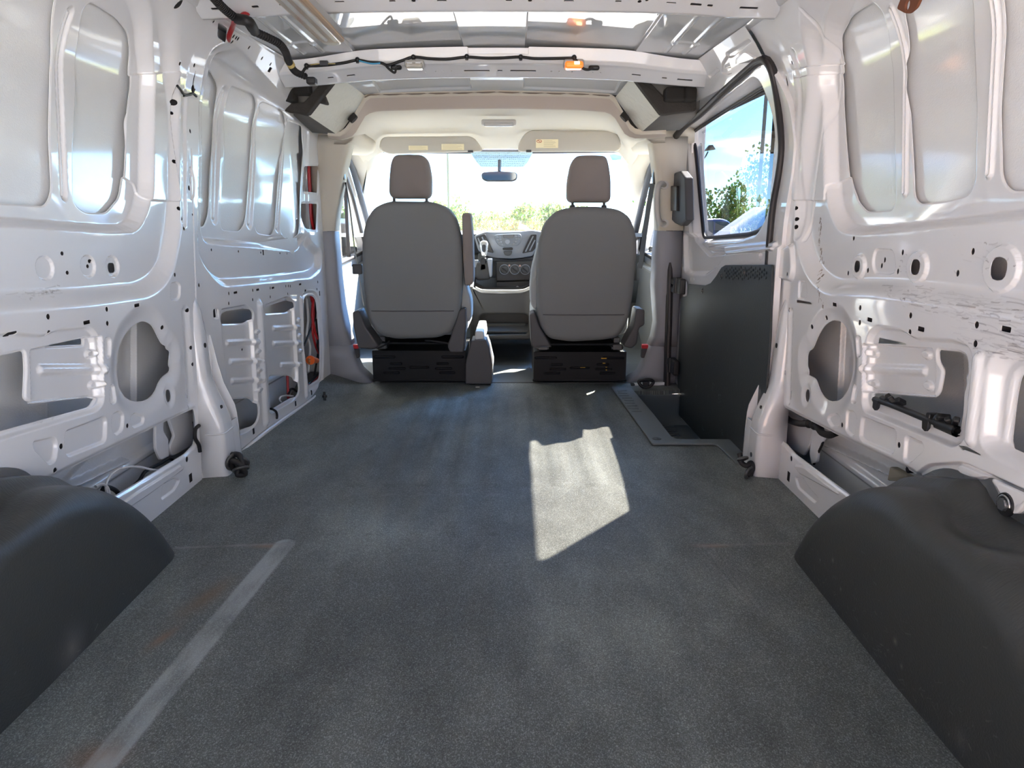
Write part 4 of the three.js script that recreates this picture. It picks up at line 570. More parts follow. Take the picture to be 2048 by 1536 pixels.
  // window
  const wi = struct('window_1', 'tinted quarter window of the sliding door', 'window');
  const big = fillet(win.map(([z, y]) => { const cz = -2.85, cy = 1.0; return [cz + (z - cz) * 1.02, cy + (y - cy) * 1.03]; }), 0.04, 6);
  const gl = new THREE.ShapeGeometry(new THREE.Shape(big.map(([z, y]) => new THREE.Vector2(-z, y)))); gl.applyMatrix4(new THREE.Matrix4().makeRotationY(Math.PI / 2)).translate(0.962, 0, 0);
  part(wi, 'pane', gl, M.tint);
  const edge = fillet(win, 0.035, 6); part(wi, 'rubber_edge', tube(edge.map(([z, y]) => [dx(z, y) + 0.053, y, z]), 0.008, 160, 8, true), M.seal);
}
// door weather strip: a fat black bead round the opening
{
  const tr = struct('trim_1', 'black rubber weather strip round the sliding door opening', 'weather strip');
  const P = [[.9142,-.0119,-2.3711],[.9142,.1256,-2.3708],[.9143,.2478,-2.3681],[.9147,.4075,-2.3607],[.9145,.5403,-2.3658],[.9143,.6754,-2.3678],[.9142,.7722,-2.3708],[.9146,.8751,-2.3634],[.9158,.956,-2.3409],[.9162,1.034,-2.3339],[.9143,1.135,-2.3691],[.9019,1.2327,-2.3965],[.8857,1.28,-2.3975],[.8713,1.3094,-2.4126],[.864,1.3176,-2.4682],[.8621,1.3126,-2.5515],[.8588,1.289,-2.825],[.8551,1.253,-3.153],[.8462,1.2228,-3.4754],[.8469,1.1758,-3.628],[.848,1.0606,-3.652],[.848,.9166,-3.6307],[.849,.6749,-3.5805],[.8514,.382,-3.5364],[.8524,.1311,-3.5191],[.8533,-.0728,-3.5013],[.8543,-.28,-3.4831]];
  part(tr, 'seal_bead', tube(P, 0.0145, 220, 10), M.seal); part(tr, 'seal_lip', tube(P.map(([x, y, z]) => [x - 0.006, y, z + (z > -2.9 ? 0.006 : -0.018)]), 0.010, 220, 8), M.seal);
}
// inside release handle on the door's front edge
{
  const c = [.87,.9306,-3.4714], h = new THREE.Group(); h.name = 'door_handle'; h.userData.label = 'dark grey inside release handle'; scene.getObjectByName('door_1').add(h);
  const P = [[-3.6902,1.0343],[-3.5382,1.0416],[-3.4363,1.0419],[-3.3321,1.007],[-3.2708,.82],[-3.3794,.7928],[-3.5056,.8059],[-3.6689,.8396],[-3.5931,.856],[-3.6131,.9921]], g = slabX(fillet(P, 0.008, 3), 0.845, 0.04, 0.008);
  part(h, 'housing', g, M.darkTrim); const t = [[-3.5641,.9804],[-3.4352,.9746],[-3.4093,.8609],[-3.5372,.8625]]; part(h, 'lever', slabX(fillet(t, 0.004, 3), 0.832, 0.02, 0.004), M.black);
}

// ---------- cab ----------
const weave = dataTex(128, 128, (x, y) => { const v = 128 + 60 * Math.sin(x * Math.PI / 4) * Math.sin(y * Math.PI / 4) + rr(-50, 50); return [v, v, v]; }, false); weave.repeat.set(18, 18);
const cloth = (r, g, b) => phys(lin(r, g, b), 0.95, { sheen: 0.25, sheenRoughness: 0.6, bumpMap: weave, bumpScale: 0.0004 });
M.seatGrey = cloth(0.20, 0.205, 0.205); M.seatGrey2 = cloth(0.225, 0.228, 0.225); M.headrest = cloth(0.24, 0.21, 0.195); M.clothSunTint = cloth(0.36, 0.38, 0.38); M.shield = std(lin(0.075, 0.072, 0.075), 0.6);  // the palest cloth has sunlight on the cushion sides mixed into its colour
const uvXY = (g, k = 1) => { const p = g.attributes.position, a = new Float32Array(p.count * 2); for (let i = 0; i < p.count; i++) { a[i * 2] = p.getX(i) * k; a[i * 2 + 1] = p.getY(i) * k; } g.setAttribute('uv', new THREE.BufferAttribute(a, 2)); return g; };
// padded shape: an outline in (x, y) swollen to a cushion between two depths; lean tilts it about its foot
function pillow(P, zb, depth, edge, dome, lean = 0, n = 5) {
  const cx = P.reduce((a, p) => a + p[0], 0) / P.length, cy = P.reduce((a, p) => a + p[1], 0) / P.length, y0 = Math.min(...P.map((p) => p[1])), loops = [];
  const ring = (k, dx, z) => loops.push(P.map(([x, y]) => { const l = Math.hypot(x - cx, y - cy) || 1, q = Math.max(0, 1 - dx / l) * k; const X = cx + (x - cx) * q, Y = cy + (y - cy) * q; return [X, Y, z + lean * (Y - y0)]; }));
  for (const k of [0.002, 0.25, 0.5, 0.75, 0.92]) ring(k, edge, zb - depth - dome * 0.5 * (1 - k * k));
  for (let i = 0; i <= n; i++) { const a = i / n * Math.PI / 2; ring(1, edge * (1 - Math.sin(a)), zb - depth + edge * (1 - Math.cos(a))); }
  for (let i = 0; i <= n; i++) { const a = i / n * Math.PI / 2; ring(1, edge * (1 - Math.cos(a)), zb - edge * (1 - Math.sin(a))); }
  for (const k of [0.92, 0.75, 0.5, 0.25, 0.002]) ring(k, edge, zb + dome * (1 - k * k));
  return uvXY(loft(loops, false));
}
const shift = (P, dx, dy = 0) => P.map(([x, y]) => [x + dx, y + dy]);
function sutherland(P, y, below) { const out = []; for (let i = 0; i < P.length; i++) { const a = P[i], b = P[(i + 1) % P.length], ia = below ? a[1] <= y : a[1] >= y, ib = below ? b[1] <= y : b[1] >= y; if (ia) out.push(a); if (ia !== ib) { const t = (y - a[1]) / (b[1] - a[1]); out.push([lerp(a[0], b[0], t), y]); } } return out; }
const resample = (P, n) => { const L = [0]; const Q = [...P, P[0]]; for (let i = 1; i < Q.length; i++) L.push(L[i - 1] + Math.hypot(Q[i][0] - Q[i - 1][0], Q[i][1] - Q[i - 1][1])); const out = []; for (let k = 0, i = 1; k < n; k++) { const t = L[L.length - 1] * k / n; while (L[i] < t) i++; const q = (t - L[i - 1]) / (L[i] - L[i - 1]); out.push([lerp(Q[i - 1][0], Q[i][0], q), lerp(Q[i - 1][1], Q[i][1], q)]); } return out; };
M.baseBlack = phys(lin(0.008, 0.008, 0.009), 0.5, { specularIntensity: 0.5 });
M.dirt = std(lin(0.25, 0.24, 0.22), 0.9); M.yellow = std(lin(0.75, 0.42, 0.04), 0.7); M.red = phys(lin(0.65, 0.02, 0.03), 0.35);
function makeSeat(s, label, back, head, seamY, base, recL, recR, posts, side) {
  const t = thing('seat', label, 'seat', [s, 0, -3.8]);
  const bk = pillow(resample(fillet(back, 0.03, 4), 110), -3.485, 0.15, 0.035, 0.012, 0.03), ix = bk.index.array, pp = bk.attributes.position, upI = [], loI = [];
  for (let k = 0; k < ix.length; k += 3) ((pp.getY(ix[k]) + pp.getY(ix[k + 1]) + pp.getY(ix[k + 2])) / 3 > seamY ? upI : loI).push(ix[k], ix[k + 1], ix[k + 2]);
  const cutG = (list) => { const g = bk.clone(); g.setIndex(list); return g; };
  part(t, 'backrest', cutG(upI), M.seatGrey); part(t, 'lower_back_panel', cutG(loI), M.seatGrey, 'lower back panel below a stitched seam');
  { const xs = sutherland(sutherland(back, seamY + 0.001, true), seamY - 0.001, false).map((p) => p[0]), a = Math.min(...xs) + 0.004, b = Math.max(...xs) - 0.004, y0 = Math.min(...back.map((p) => p[1])), zz = (u) => -3.4845 + 0.03 * (seamY - y0) + 0.011 * (1 - (2 * u - 1) ** 2 * 0.95) - 0.03 * Math.max(0, Math.abs(2 * u - 1) - 0.93) / 0.07; part(t, 'seam', tube(Array.from({ length: 15 }, (_, k) => [lerp(a, b, k / 14), seamY, zz(k / 14) - 0.001]), 0.0022, 60, 6), M.shield); }
  const hr = part(t, 'headrest', pillow(resample(fillet(head, 0.02, 4), 64), -3.46, 0.12, 0.035, 0.010, 0.0), M.headrest, 'padded brownish grey headrest');
  for (const c of posts) { part(t, 'headrest_post', merge([cyl([c[0], c[1] - 0.05, -3.52], [c[0], c[1] + 0.05, -3.52], 0.007), cyl([c[0], c[1] - 0.020, -3.52], [c[0], c[1] - 0.004, -3.52], 0.014, 0.012)]), M.darkTrim); }
  part(t, 'cushion', pillow(resample(fillet([[s - 0.25, 0.24], [s + 0.25, 0.24], [s + 0.25, 0.40], [s - 0.25, 0.40]], 0.05, 5), 48), -3.60, 0.50, 0.05, 0.01), M.clothSunTint);
  const sl = part(t, 'side_bolster', pillow(resample(fillet(side, 0.02, 4), 40), -3.54, 0.16, 0.025, 0.004), M.clothSunTint, 'inner side of the seat cushion with sunlight painted into its cloth');
  for (const r of [recL, recR]) part(t, 'recliner_cover', slab(fillet(r, 0.012, 4), -3.62, 0.13, 0.008), M.shield);
  // black sheet metal base with pressed slots, and the seat rails on top
  const [x0, x1, y0, y1] = base, F = [], w = x1 - x0, h = y1 - y0, sl2 = (u, v, hw, hh) => F.push(press(box2([x0 + w * u, y0 + h * v], hw, hh, hh), 0.006, 0.003, 0.002));
  for (const [u, v, a] of [[0.13, 0.80, 0.055], [0.86, 0.80, 0.055], [0.25, 0.58, 0.03], [0.75, 0.58, 0.03], [0.26, 0.42, 0.042], [0.5, 0.46, 0.05], [0.76, 0.42, 0.042], [0.2, 0.28, 0.04], [0.8, 0.28, 0.04]]) sl2(u, v, a, 0.0045);
  const G = sheet({ u0: x0, u1: x1, v0: y0, v1: y1, map: (x, y, d) => [x, y, -3.585 - d + 0.004 * fbm(x * 9, y * 9, 2, 4)], feats: F, rim: 0, cell: 0.016, coarse: 0.016, baseRes: () => 0.016 });
  part(t, 'seat_base', merge([G.panel, rbox((x0 + x1) / 2, y1 - 0.004, -3.80, w, 0.012, 0.43, 0.004), rbox(x0 + 0.004, (y0 + y1) / 2, -3.80, 0.008, h, 0.42, 0.003), rbox(x1 - 0.004, (y0 + y1) / 2, -3.80, 0.008, h, 0.42, 0.003), rbox((x0 + x1) / 2, y0 + 0.006, -3.592, w + 0.01, 0.012, 0.02, 0.004)]), M.baseBlack);
  for (const k of [0.1, 0.9]) part(t, 'seat_rail', merge([rbox(x0 + w * k, y1 + 0.024, -3.80, 0.05, 0.03, 0.44, 0.005), rbox(x0 + w * k, y1 + 0.045, -3.66, 0.035, 0.05, 0.10, 0.005), cyl([x0 + w * k - 0.03, y1 + 0.02, -3.59], [x0 + w * k + 0.03, y1 + 0.02, -3.59], 0.009)]), M.steelDark);
  part(t, 'seat_pan', rbox((x0 + x1) / 2, y1 + 0.05, -3.79, w * 0.86, 0.012, 0.40, 0.004, [0.06, 0, 0]), M.baseBlack);
  return t;
}
const zB = -3.47;
{
  const b = [[-.6527,.1661],[-.1731,.0035]], L = makeSeat(b[0][0] * 0.5 + b[1][0] * 0.5, 'grey cloth seat on the left with a folded up inner armrest, seen from behind', [[-.5232,.9071],[-.5965,.8766],[-.6378,.812],[-.6573,.7284],[-.6636,.6354],[-.6612,.5066],[-.6558,.3845],[-.6396,.3183],[-.5982,.2586],[-.5105,.2389],[-.3068,.245],[-.2336,.2736],[-.1987,.3447],[-.1842,.4194],[-.1729,.5755],[-.1789,.7284],[-.2027,.8286],[-.2399,.8783],[-.3156,.9054]], [[-.4879,1.1182],[-.417,1.1206],[-.3521,1.1175],[-.3279,1.0888],[-.3165,1.0165],[-.3186,.9395],[-.3327,.9191],[-.5015,.9191],[-.5184,.9395],[-.5156,1.0084],[-.5052,1.0808]], ([-.4173,.3844])[1], [b[0][0], b[1][0], 0.006, b[0][1]], [[-.7227,.3773],[-.6894,.3882],[-.6574,.2949],[-.5972,.2069],[-.6255,.1883],[-.7033,.1976],[-.7209,.3041]], [[-.2571,.2067],[-.1943,.3863],[-.1622,.3999],[-.1608,.3131],[-.1749,.174],[-.244,.1741]], [[-.5008,.9119],[-.3445,.912]], [[-.1818,.7258],[-.1588,.4975],[-.1365,.4259],[-.1378,.3355],[-.1617,.3082],[-.1962,.4079]]);
  const arm = pillow(resample(fillet([[-.1729,.8521],[-.1317,.8538],[-.1228,.7445],[-.1204,.5387],[-.1313,.5099],[-.1612,.5064],[-.1715,.6251]], 0.012, 4), 60), -3.47, 0.14, 0.016, 0.002);
  part(L, 'armrest', uvXY(arm), M.headrest, 'folded up padded armrest'); 
  const strap = [[-.3792,.2226],[-.3069,.2153],[-.2618,.2061],[-.2394,.1941]]; part(L, 'cable', tube(strap.map(([x, y], i) => [x, y, -3.575 + 0.005 * (i % 2)]), 0.006), M.wireBlack);
  const dx = [[-.6223,.1778],[-.5801,.201],[-.5611,.2195]]; part(L, 'cable', tube(dx.map(([x, y]) => [x, y, -3.582]), 0.005), M.wireBlack);
}
{
  const b = [[.1768,.1605],[.6524,.003]], R = makeSeat(b[0][0] * 0.5 + b[1][0] * 0.5, 'grey cloth seat on the right without an armrest, seen from behind', [[.3625,.8824],[.2777,.8634],[.223,.8079],[.1937,.7284],[.186,.5926],[.1851,.463],[.1901,.3666],[.2037,.309],[.2459,.2421],[.3569,.2259],[.5252,.2357],[.5957,.2491],[.6374,.3222],[.6501,.3841],[.66,.4716],[.6721,.6777],[.6623,.7535],[.632,.8328],[.5753,.8701],[.4814,.8824]], [[.3657,1.1145],[.4323,1.1169],[.5075,1.1145],[.5212,1.073],[.5324,1.0086],[.5351,.9175],[.5221,.9003],[.3401,.9003],[.3255,.9191],[.3267,1.0005],[.3413,1.0769]], ([.416,.3665])[1], [b[0][0], b[1][0], 0.006, b[0][1]], [[.1506,.3679],[.1779,.377],[.2011,.3037],[.2663,.2018],[.1789,.1972],[.1604,.2112]], [[.6205,.2063],[.6676,.3035],[.6779,.3951],[.7191,.3905],[.7221,.3127],[.6952,.2989],[.689,.2202],[.6624,.1942]], [[.3562,.8938],[.5078,.8938]], [[.1971,.7257],[.1624,.586],[.1539,.4974],[.157,.4078],[.1861,.3717],[.1987,.4974]]);
  const yl = [[.5374,.1278],[.5381,.1025],[.5507,.0818],[.5511,.0667],[.4299,.08]], sz = [[0.028, 0.005], [0.014, 0.0035], [0.008, 0.003], [0.005, 0.006], [0.026, 0.002]];
  yl.forEach(([x, y], i) => part(R, 'paint_fleck', rbox(x, y, -3.583, sz[i][0], sz[i][1], 0.004, 0.001), M.yellow, 'yellow paint fleck'));
}
// parking brake between the seats
{
  const P = [[-.14,.2294],[-.0653,.2357],[-.0504,.1975],[-.0349,.1056],[-.0393,.0052],[-.1723,.0053],[-.1706,.1103]], t = thing('parking_brake', 'dark grey parking brake housing with a pale lever beside the left seat', 'parking brake', [P[0][0], 0, -3.6]);
  part(t, 'housing', slab(fillet(P, 0.006, 3), -3.68, 0.16, 0.006), M.shield); part(t, 'housing_side', slab(fillet([[-.0686,.2206],[-.0533,.1833],[-.0336,.0941],[-.0381,-.0104],[-.0521,-.0104],[-.051,.1271]], 0.004, 3), -3.80, 0.20, 0.005), M.greyTrim);
  const q = [[-.1203,.2728],[-.0797,.2728],[-.073,.2152],[-.1256,.2152]]; part(t, 'lever', slab(fillet(q, 0.008, 4), -3.95, 0.40, 0.007), std(lin(0.55, 0.55, 0.53), 0.5), 'pale lever grip');
}
// ---- pillar trims of the cab ----
function levels(list, zr, depth, xo) { return list.map(([x, y]) => { const o = xo(y), s = Math.sign(x), r = 0.02; return [[o, y, zr + 0.02], [x + s * r * 1.6, y, zr], [x + s * r * 0.4, y, zr - r * 0.3], [x, y, zr - r * 1.2], [x, y, zr - depth * 0.6], [x + s * 0.02, y, zr - depth], [o, y, zr - depth]]; }); }
{
  const up = [[-.702,1.2139],[-.7168,1.1611],[-.7465,1.0569],[-.7718,.9512],[-.795,.844],[-.8068,.7669]], lo = [[-.807,.7645],[-.8046,.6743],[-.8004,.5259],[-.7923,.4001],[-.7775,.298],[-.7546,.1971],[-.7401,.1292],[-.7127,.0581],[-.6558,-.0004]];
  const t = thing('pillar_trim', 'cream and grey plastic trim of the pillar beside the left seat', 'pillar trim', [-0.82, 0, -3.6]);
  part(t, 'upper_trim', loft(levels(up, -3.565, 0.17, () => -0.90)), M.cream, 'cream upper trim'); part(t, 'lower_trim', loft(levels(lo.slice(0, 6), -3.565, 0.17, () => -0.90)), M.greyTrim); part(t, 'foot_trim', loft(levels(lo.slice(5), -3.563, 0.17, () => -0.90)), M.greyTrim);
}
{
  const up = [[.726,1.2052],[.738,1.15],[.7542,1.0571],[.7691,.9395],[.7758,.844],[.7816,.7693]], lo = [[.7817,.7668],[.7745,.6496],[.7736,.4955],[.7943,.3128],[.7847,.2406],[.7687,.1938],[.7415,.1021],[.7128,.0413],[.6597,.0014]];
  const t = thing('pillar_trim', 'cream and grey plastic trim of the pillar carrying the grab handle', 'pillar trim', [0.82, 0, -3.6]);
  part(t, 'upper_trim', loft(levels(up, -3.565, 0.17, () => 0.90).map((l) => l.reverse())), M.cream, 'cream upper trim'); part(t, 'lower_trim', loft(levels(lo.slice(0, 6), -3.565, 0.17, () => 0.90).map((l) => l.reverse())), M.greyTrim); part(t, 'foot_trim', loft(levels(lo.slice(5), -3.563, 0.17, () => 0.90).map((l) => l.reverse())), M.greyTrim);
  const h = thing('grab_handle', 'pale plastic grab handle on the right pillar', 'grab handle', ([.7646,.8961,-3.53])), H = [[.8035,.9845,-3.55],[.78,.9886,-3.55],[.7608,.9719,-3.55],[.7569,.9049,-3.55],[.7672,.8289,-3.55],[.7857,.805,-3.55],[.8121,.8033,-3.55]];
  part(h, 'grip', tube(H.map((p, i) => [p[0], p[1], p[2] + [-0.02, 0.02, 0.045, 0.05, 0.045, 0.02, -0.02][i]]), 0.0135, 60, 12), M.cream2 = std(lin(0.50, 0.49, 0.47), 0.6));
  for (const c of [H[0], H[6]]) part(h, 'mount', merge([cyl([c[0], c[1], c[2] - 0.03], [c[0], c[1], c[2] - 0.008], 0.022, 0.02, 20)]), M.cream2);
}
// ---- headliner ----
{
  const t = struct('headliner', 'cream moulded headliner over the cab with shade tinted into its rear edge', 'headliner');
  const open = (P, n) => { const L = [0]; for (let i = 1; i < P.length; i++) L.push(L[i - 1] + Math.hypot(P[i][0] - P[i - 1][0], P[i][1] - P[i - 1][1])); return Array.from({ length: n }, (_, k) => { const q = L[L.length - 1] * k / (n - 1); let i = 1; while (i < L.length - 1 && L[i] < q) i++; const u = (q - L[i - 1]) / (L[i] - L[i - 1] || 1); return [lerp(P[i - 1][0], P[i][0], u), lerp(P[i - 1][1], P[i][1], u)]; }); };
  const N = 61, sec = (P, z) => open(P, N).map(([x, y]) => [x, y, z]);
  const S = [sec([[-.7774,1.1995],[-.719,1.1973],[-.6889,1.2195],[-.594,1.3637],[-.4936,1.3652],[-.3815,1.3682],[-.1267,1.3726],[-.0109,1.3756],[.1049,1.3727],[.3753,1.3671],[.4837,1.3613],[.5224,1.3591],[.6126,1.2199],[.6405,1.2051],[.7694,1.2088]], -3.42), sec([[-.7789,1.1956],[-.7204,1.1926],[-.6841,1.2141],[-.5876,1.3573],[-.4908,1.3602],[-.3824,1.3632],[-.1271,1.3676],[-.0111,1.3691],[.1049,1.3677],[.3759,1.362],[.4844,1.3563],[.5186,1.3527],[.6057,1.2168],[.6377,1.199],[.7707,1.2035]], -3.425),
    sec([[-.7904,1.1952],[-.7313,1.19],[-.6788,1.2081],[-.6148,1.3052],[-.5632,1.3149],[-.3271,1.3216],[-.1305,1.3247],[-.0126,1.3254],[.1054,1.3248],[.3809,1.3189],[.4992,1.3101],[.539,1.2982],[.5972,1.2107],[.6414,1.1957],[.7802,1.1995]], -3.47), sec([[-.7917,1.1936],[-.7323,1.186],[-.674,1.2027],[-.6113,1.2975],[-.5593,1.311],[-.3296,1.3178],[-.1318,1.3209],[-.0131,1.3217],[.1056,1.321],[.3828,1.3151],[.4979,1.3062],[.5356,1.292],[.5966,1.2031],[.641,1.191],[.7806,1.1956]], -3.49),
    sec([[-.8163,1.2112],[-.7639,1.2029],[-.714,1.2322],[-.6452,1.2947],[-.6007,1.3113],[-.3728,1.3172],[-.1539,1.3189],[-.0226,1.3198],[.1088,1.319],[.4155,1.3158],[.5385,1.3075],[.5828,1.291],[.6378,1.2242],[.6825,1.2074],[.7706,1.2117]], -3.85), sec([[-.8198,1.2009],[-.773,1.1964],[-.7245,1.2277],[-.6732,1.2857],[-.637,1.3016],[-.4032,1.3053],[-.1601,1.3053],[-.0292,1.3072],[.1017,1.3072],[.2513,1.309],[.5695,1.3056],[.6357,1.2843],[.68,1.2236],[.7231,1.2013],[.7702,1.2013]], -4.10),
    sec([[-.8117,1.1676],[-.7819,1.1723],[-.7511,1.1959],[-.7137,1.2617],[-.6732,1.2879],[-.4275,1.2945],[-.1524,1.2974],[-.1036,1.2712],[.0932,1.2713],[.1521,1.3133],[.5942,1.3106],[.6734,1.2901],[.7154,1.2151],[.7413,1.1821],[.7862,1.1727]], -4.30), sec([[-.8129,1.1383],[-.7901,1.1481],[-.7656,1.1724],[-.739,1.1987],[-.6978,1.2142],[-.444,1.2201],[-.1396,1.224],[-.0989,1.2308],[.0836,1.2308],[.1242,1.2241],[.6114,1.2261],[.7034,1.2068],[.7322,1.1679],[.7512,1.1484],[.7771,1.1386]], -4.42)];
  part(t, 'moulding', uvXY(loft(S.slice(3), false, false)), M.headliner); part(t, 'shade_tinted_rear_face', uvXY(loft(S.slice(0, 4), false, false)), std(lin(0.52, 0.44, 0.375), 0.95), 'rear edge tinted brown for its shade');  // rear band takes a darker brown that carries its shading
  part(t, 'rear_lip', loft([S[0].map((p) => [p[0], p[1] + 0.016, p[2] - 0.002]), S[0].map((p) => [p[0], p[1], p[2] + 0.004]), S[1]], false, false), M.headliner);
  // gathered foam edge above the lip
  const e = S[0].filter((p) => p[1] > 1.35).map((p, i) => [p[0], p[1] + 0.006, p[2] + 0.002 * Math.sin(i * 1.7)]); part(t, 'edge_seal', tube(e, 0.0038, 120, 6), std(lin(0.20, 0.16, 0.13), 0.9));
  const c = [-.0003,1.2836,-3.7], lamp = thing('dome_lamp', 'slim clear dome lamp in the middle of the headliner', 'lamp', c);
  part(lamp, 'bezel', rbox(c[0], c[1] + 0.004, c[2], 0.172, 0.030, 0.03, 0.010), M.cream2); part(lamp, 'lens', rbox(c[0], c[1] - 0.006, c[2] + 0.006, 0.150, 0.018, 0.028, 0.008), phys(lin(0.8, 0.8, 0.8), 0.15, { transmission: 0.5, thickness: 0 }), 'clear lens');
}
// ---- sun visors, mirror, windscreen ----
function stickerTex(emblem) { return canvasTex(256, 112, (g, w, h) => { g.fillStyle = '#efe3bd'; g.fillRect(0, 0, w, h); g.fillStyle = '#b9ad8e'; for (let k = 0; k < 7; k++) g.fillRect(emblem ? 90 : 14, 16 + k * 13, (emblem ? 140 : 226) * (0.7 + 0.3 * Math.abs(Math.sin(k * 2.3))), 3); if (emblem) { g.strokeStyle = '#b8664e'; g.lineWidth = 7; g.beginPath(); g.ellipse(38, 26, 28, 17, 0, 0, 7); g.stroke(); g.beginPath(); g.moveTo(20, 14); g.lineTo(56, 38); g.stroke(); } }); }
{
  const zV = -4.18;
  function visor(label, P, stickers) {
    const t = thing('sun_visor', label, 'sun visor', [P[0][0], P[0][1], zV]);
    part(t, 'panel', pillow(resample(fillet(P, 0.025, 5), 90), zV, 0.035, 0.012, 0.004), M.visor ||= std(lin(0.50, 0.47, 0.41), 0.85));
    for (const [Q, em] of stickers) { const xs = Q.map((p) => p[0]), ys = Q.map((p) => p[1]), x0 = Math.min(...xs), x1 = Math.max(...xs), y0 = Math.min(...ys), y1 = Math.max(...ys), g = new THREE.BoxGeometry(x1 - x0, y1 - y0, 0.0016).translate((x0 + x1) / 2, (y0 + y1) / 2, zV + 0.0055); part(t, 'warning_label', g, std(0xffffff, 0.6, { map: stickerTex(em) }), 'pale yellow warning label'); }
    return t;
  }
  const a = visor('folded up cream sun visor on the left with two pale labels', [[-.6524,1.2748],[-.1748,1.2786],[-.1415,1.2632],[-.0944,1.1975],[-.224,1.1929],[-.6351,1.1818],[-.6878,1.2056],[-.6741,1.2585]], [[[[-.5156,1.2257],[-.408,1.202]], false], [[[-.3315,1.2349],[-.2056,1.202]], false]]);
  const b = visor('folded up cream sun visor on the right with one pale label', [[.1595,1.3077],[.6272,1.3033],[.6584,1.2843],[.6825,1.2224],[.6613,1.1949],[.0908,1.1948],[.1023,1.2405],[.1261,1.2841]], [[[[.197,1.2596],[.322,1.2132]], true]]);
  for (const [v, c] of [[a, [-.1699,1.1956,-4.19]], [b, [.1573,1.1975,-4.19]]]) part(v, 'clip', rbox(c[0], c[1], c[2], 0.03, 0.012, 0.03, 0.003), M.darkTrim);
  // windscreen
  const w = struct('window_2', 'clear laminated windscreen with a dotted shade band behind the mirror', 'windscreen'), q = [[-.769,1.2284,-4.46], [.7525,1.2288,-4.46], [1.0448,.6845,-5.3], [-1.1315,.6846,-5.3]];
  const pane = (o = 0) => { const N = 9, L = []; for (let i = 0; i < N; i++) { const v = i / (N - 1), row = []; for (let j = 0; j < N; j++) { const u = j / (N - 1); row.push([0, 1, 2].map((k) => lerp(lerp(q[0][k], q[1][k], u), lerp(q[3][k], q[2][k], u), v) - (k === 2 ? 0.10 * (1 - (2 * u - 1) ** 2) + o : 0))); } L.push(row); } return L; };
  part(w, 'pane', loft(pane(), false, false), M.clear);
  const fr = [[-.1916,1.2219,-4.44],[.1907,1.2201,-4.44],[.1603,1.1674,-4.44],[.1348,1.14,-4.44],[-.1314,1.1399,-4.44],[-.1616,1.1742,-4.44]]; 
  { const s = fr.map(([x, y, z]) => [x, y]), F2 = fillet(s, 0.01, 3), ymax = Math.max(...F2.map((p) => p[1])); const g = slab(F2, 0, 0.003, 0.0008); const p = g.attributes.position; for (let i = 0; i < p.count; i++) p.setZ(i, p.getZ(i) - 4.50 - (ymax - p.getY(i)) * 1.25); g.computeVertexNormals(); part(w, 'shade_band', g, phys(lin(0.40, 0.50, 0.52), 0.3, { transmission: 0.5, thickness: 0 }), 'dotted shade band');
    const dots = []; for (let r = 0; r < 7; r++) for (let c = 0; c < 26; c++) { const x = lerp(-0.17, 0.155, c / 25) * (1 - r * 0.03), y = ymax - 0.008 - r * 0.011; if (sdPoly(F2)(x, y) < -0.004) dots.push(new THREE.CircleGeometry(0.0028, 6).translate(x, y, -4.4955 - (ymax - y) * 1.25)); } const m = part(w, 'shade_dots', merge(dots), std(lin(0.30, 0.38, 0.40), 0.8)); m.userData.kind = 'stuff'; }
  const bs = [[.6576,1.2076,-4.52],[.6865,1.2135,-4.52],[.7337,1.2016,-4.52],[.7313,1.1807,-4.52],[.6773,1.1758,-4.52]]; part(w, 'sticker', slab(bs.map(([x, y]) => [x, y]), -4.55, 0.002, 0.0005), std(lin(0.25, 0.55, 0.75), 0.5), 'small light blue sticker');
  // header and side frame around the glass
  const edge = [...Array(9).keys()].map((j) => pane()[0][j]); part(w, 'header', tube(edge, 0.014, 40, 8), M.darkTrim);
  // rear view mirror
  const m = [[-.1093,1.0982],[-.014,1.104],[.0841,1.0983],[.096,1.0868],[.093,1.0553],[.0692,1.0438],[-.0919,1.0438],[-.1186,1.0582],[-.1213,1.0868]], c = [(m[0][0] + m[2][0]) / 2, m[4][1] + 0.03, -4.4], t = thing('rear_view_mirror', 'small rounded rear view mirror on the windscreen', 'mirror', c);
  part(t, 'shell', pillow(resample(fillet(m, 0.012, 4), 48), -4.405, 0.04, 0.014, 0.0), M.darkTrim); part(t, 'glass', slab(fillet(m.map(([x, y]) => [c[0] + (x - c[0]) * 0.94, c[1] + (y - c[1]) * 0.85]), 0.01, 4), -4.404, 0.004, 0.001), phys(lin(0.14, 0.15, 0.14), 0.04, { metalness: 1 })); part(t, 'stem', cyl([c[0], c[1] + 0.015, -4.43], [c[0], c[1] + 0.085, -4.50], 0.010), M.darkTrim);
}
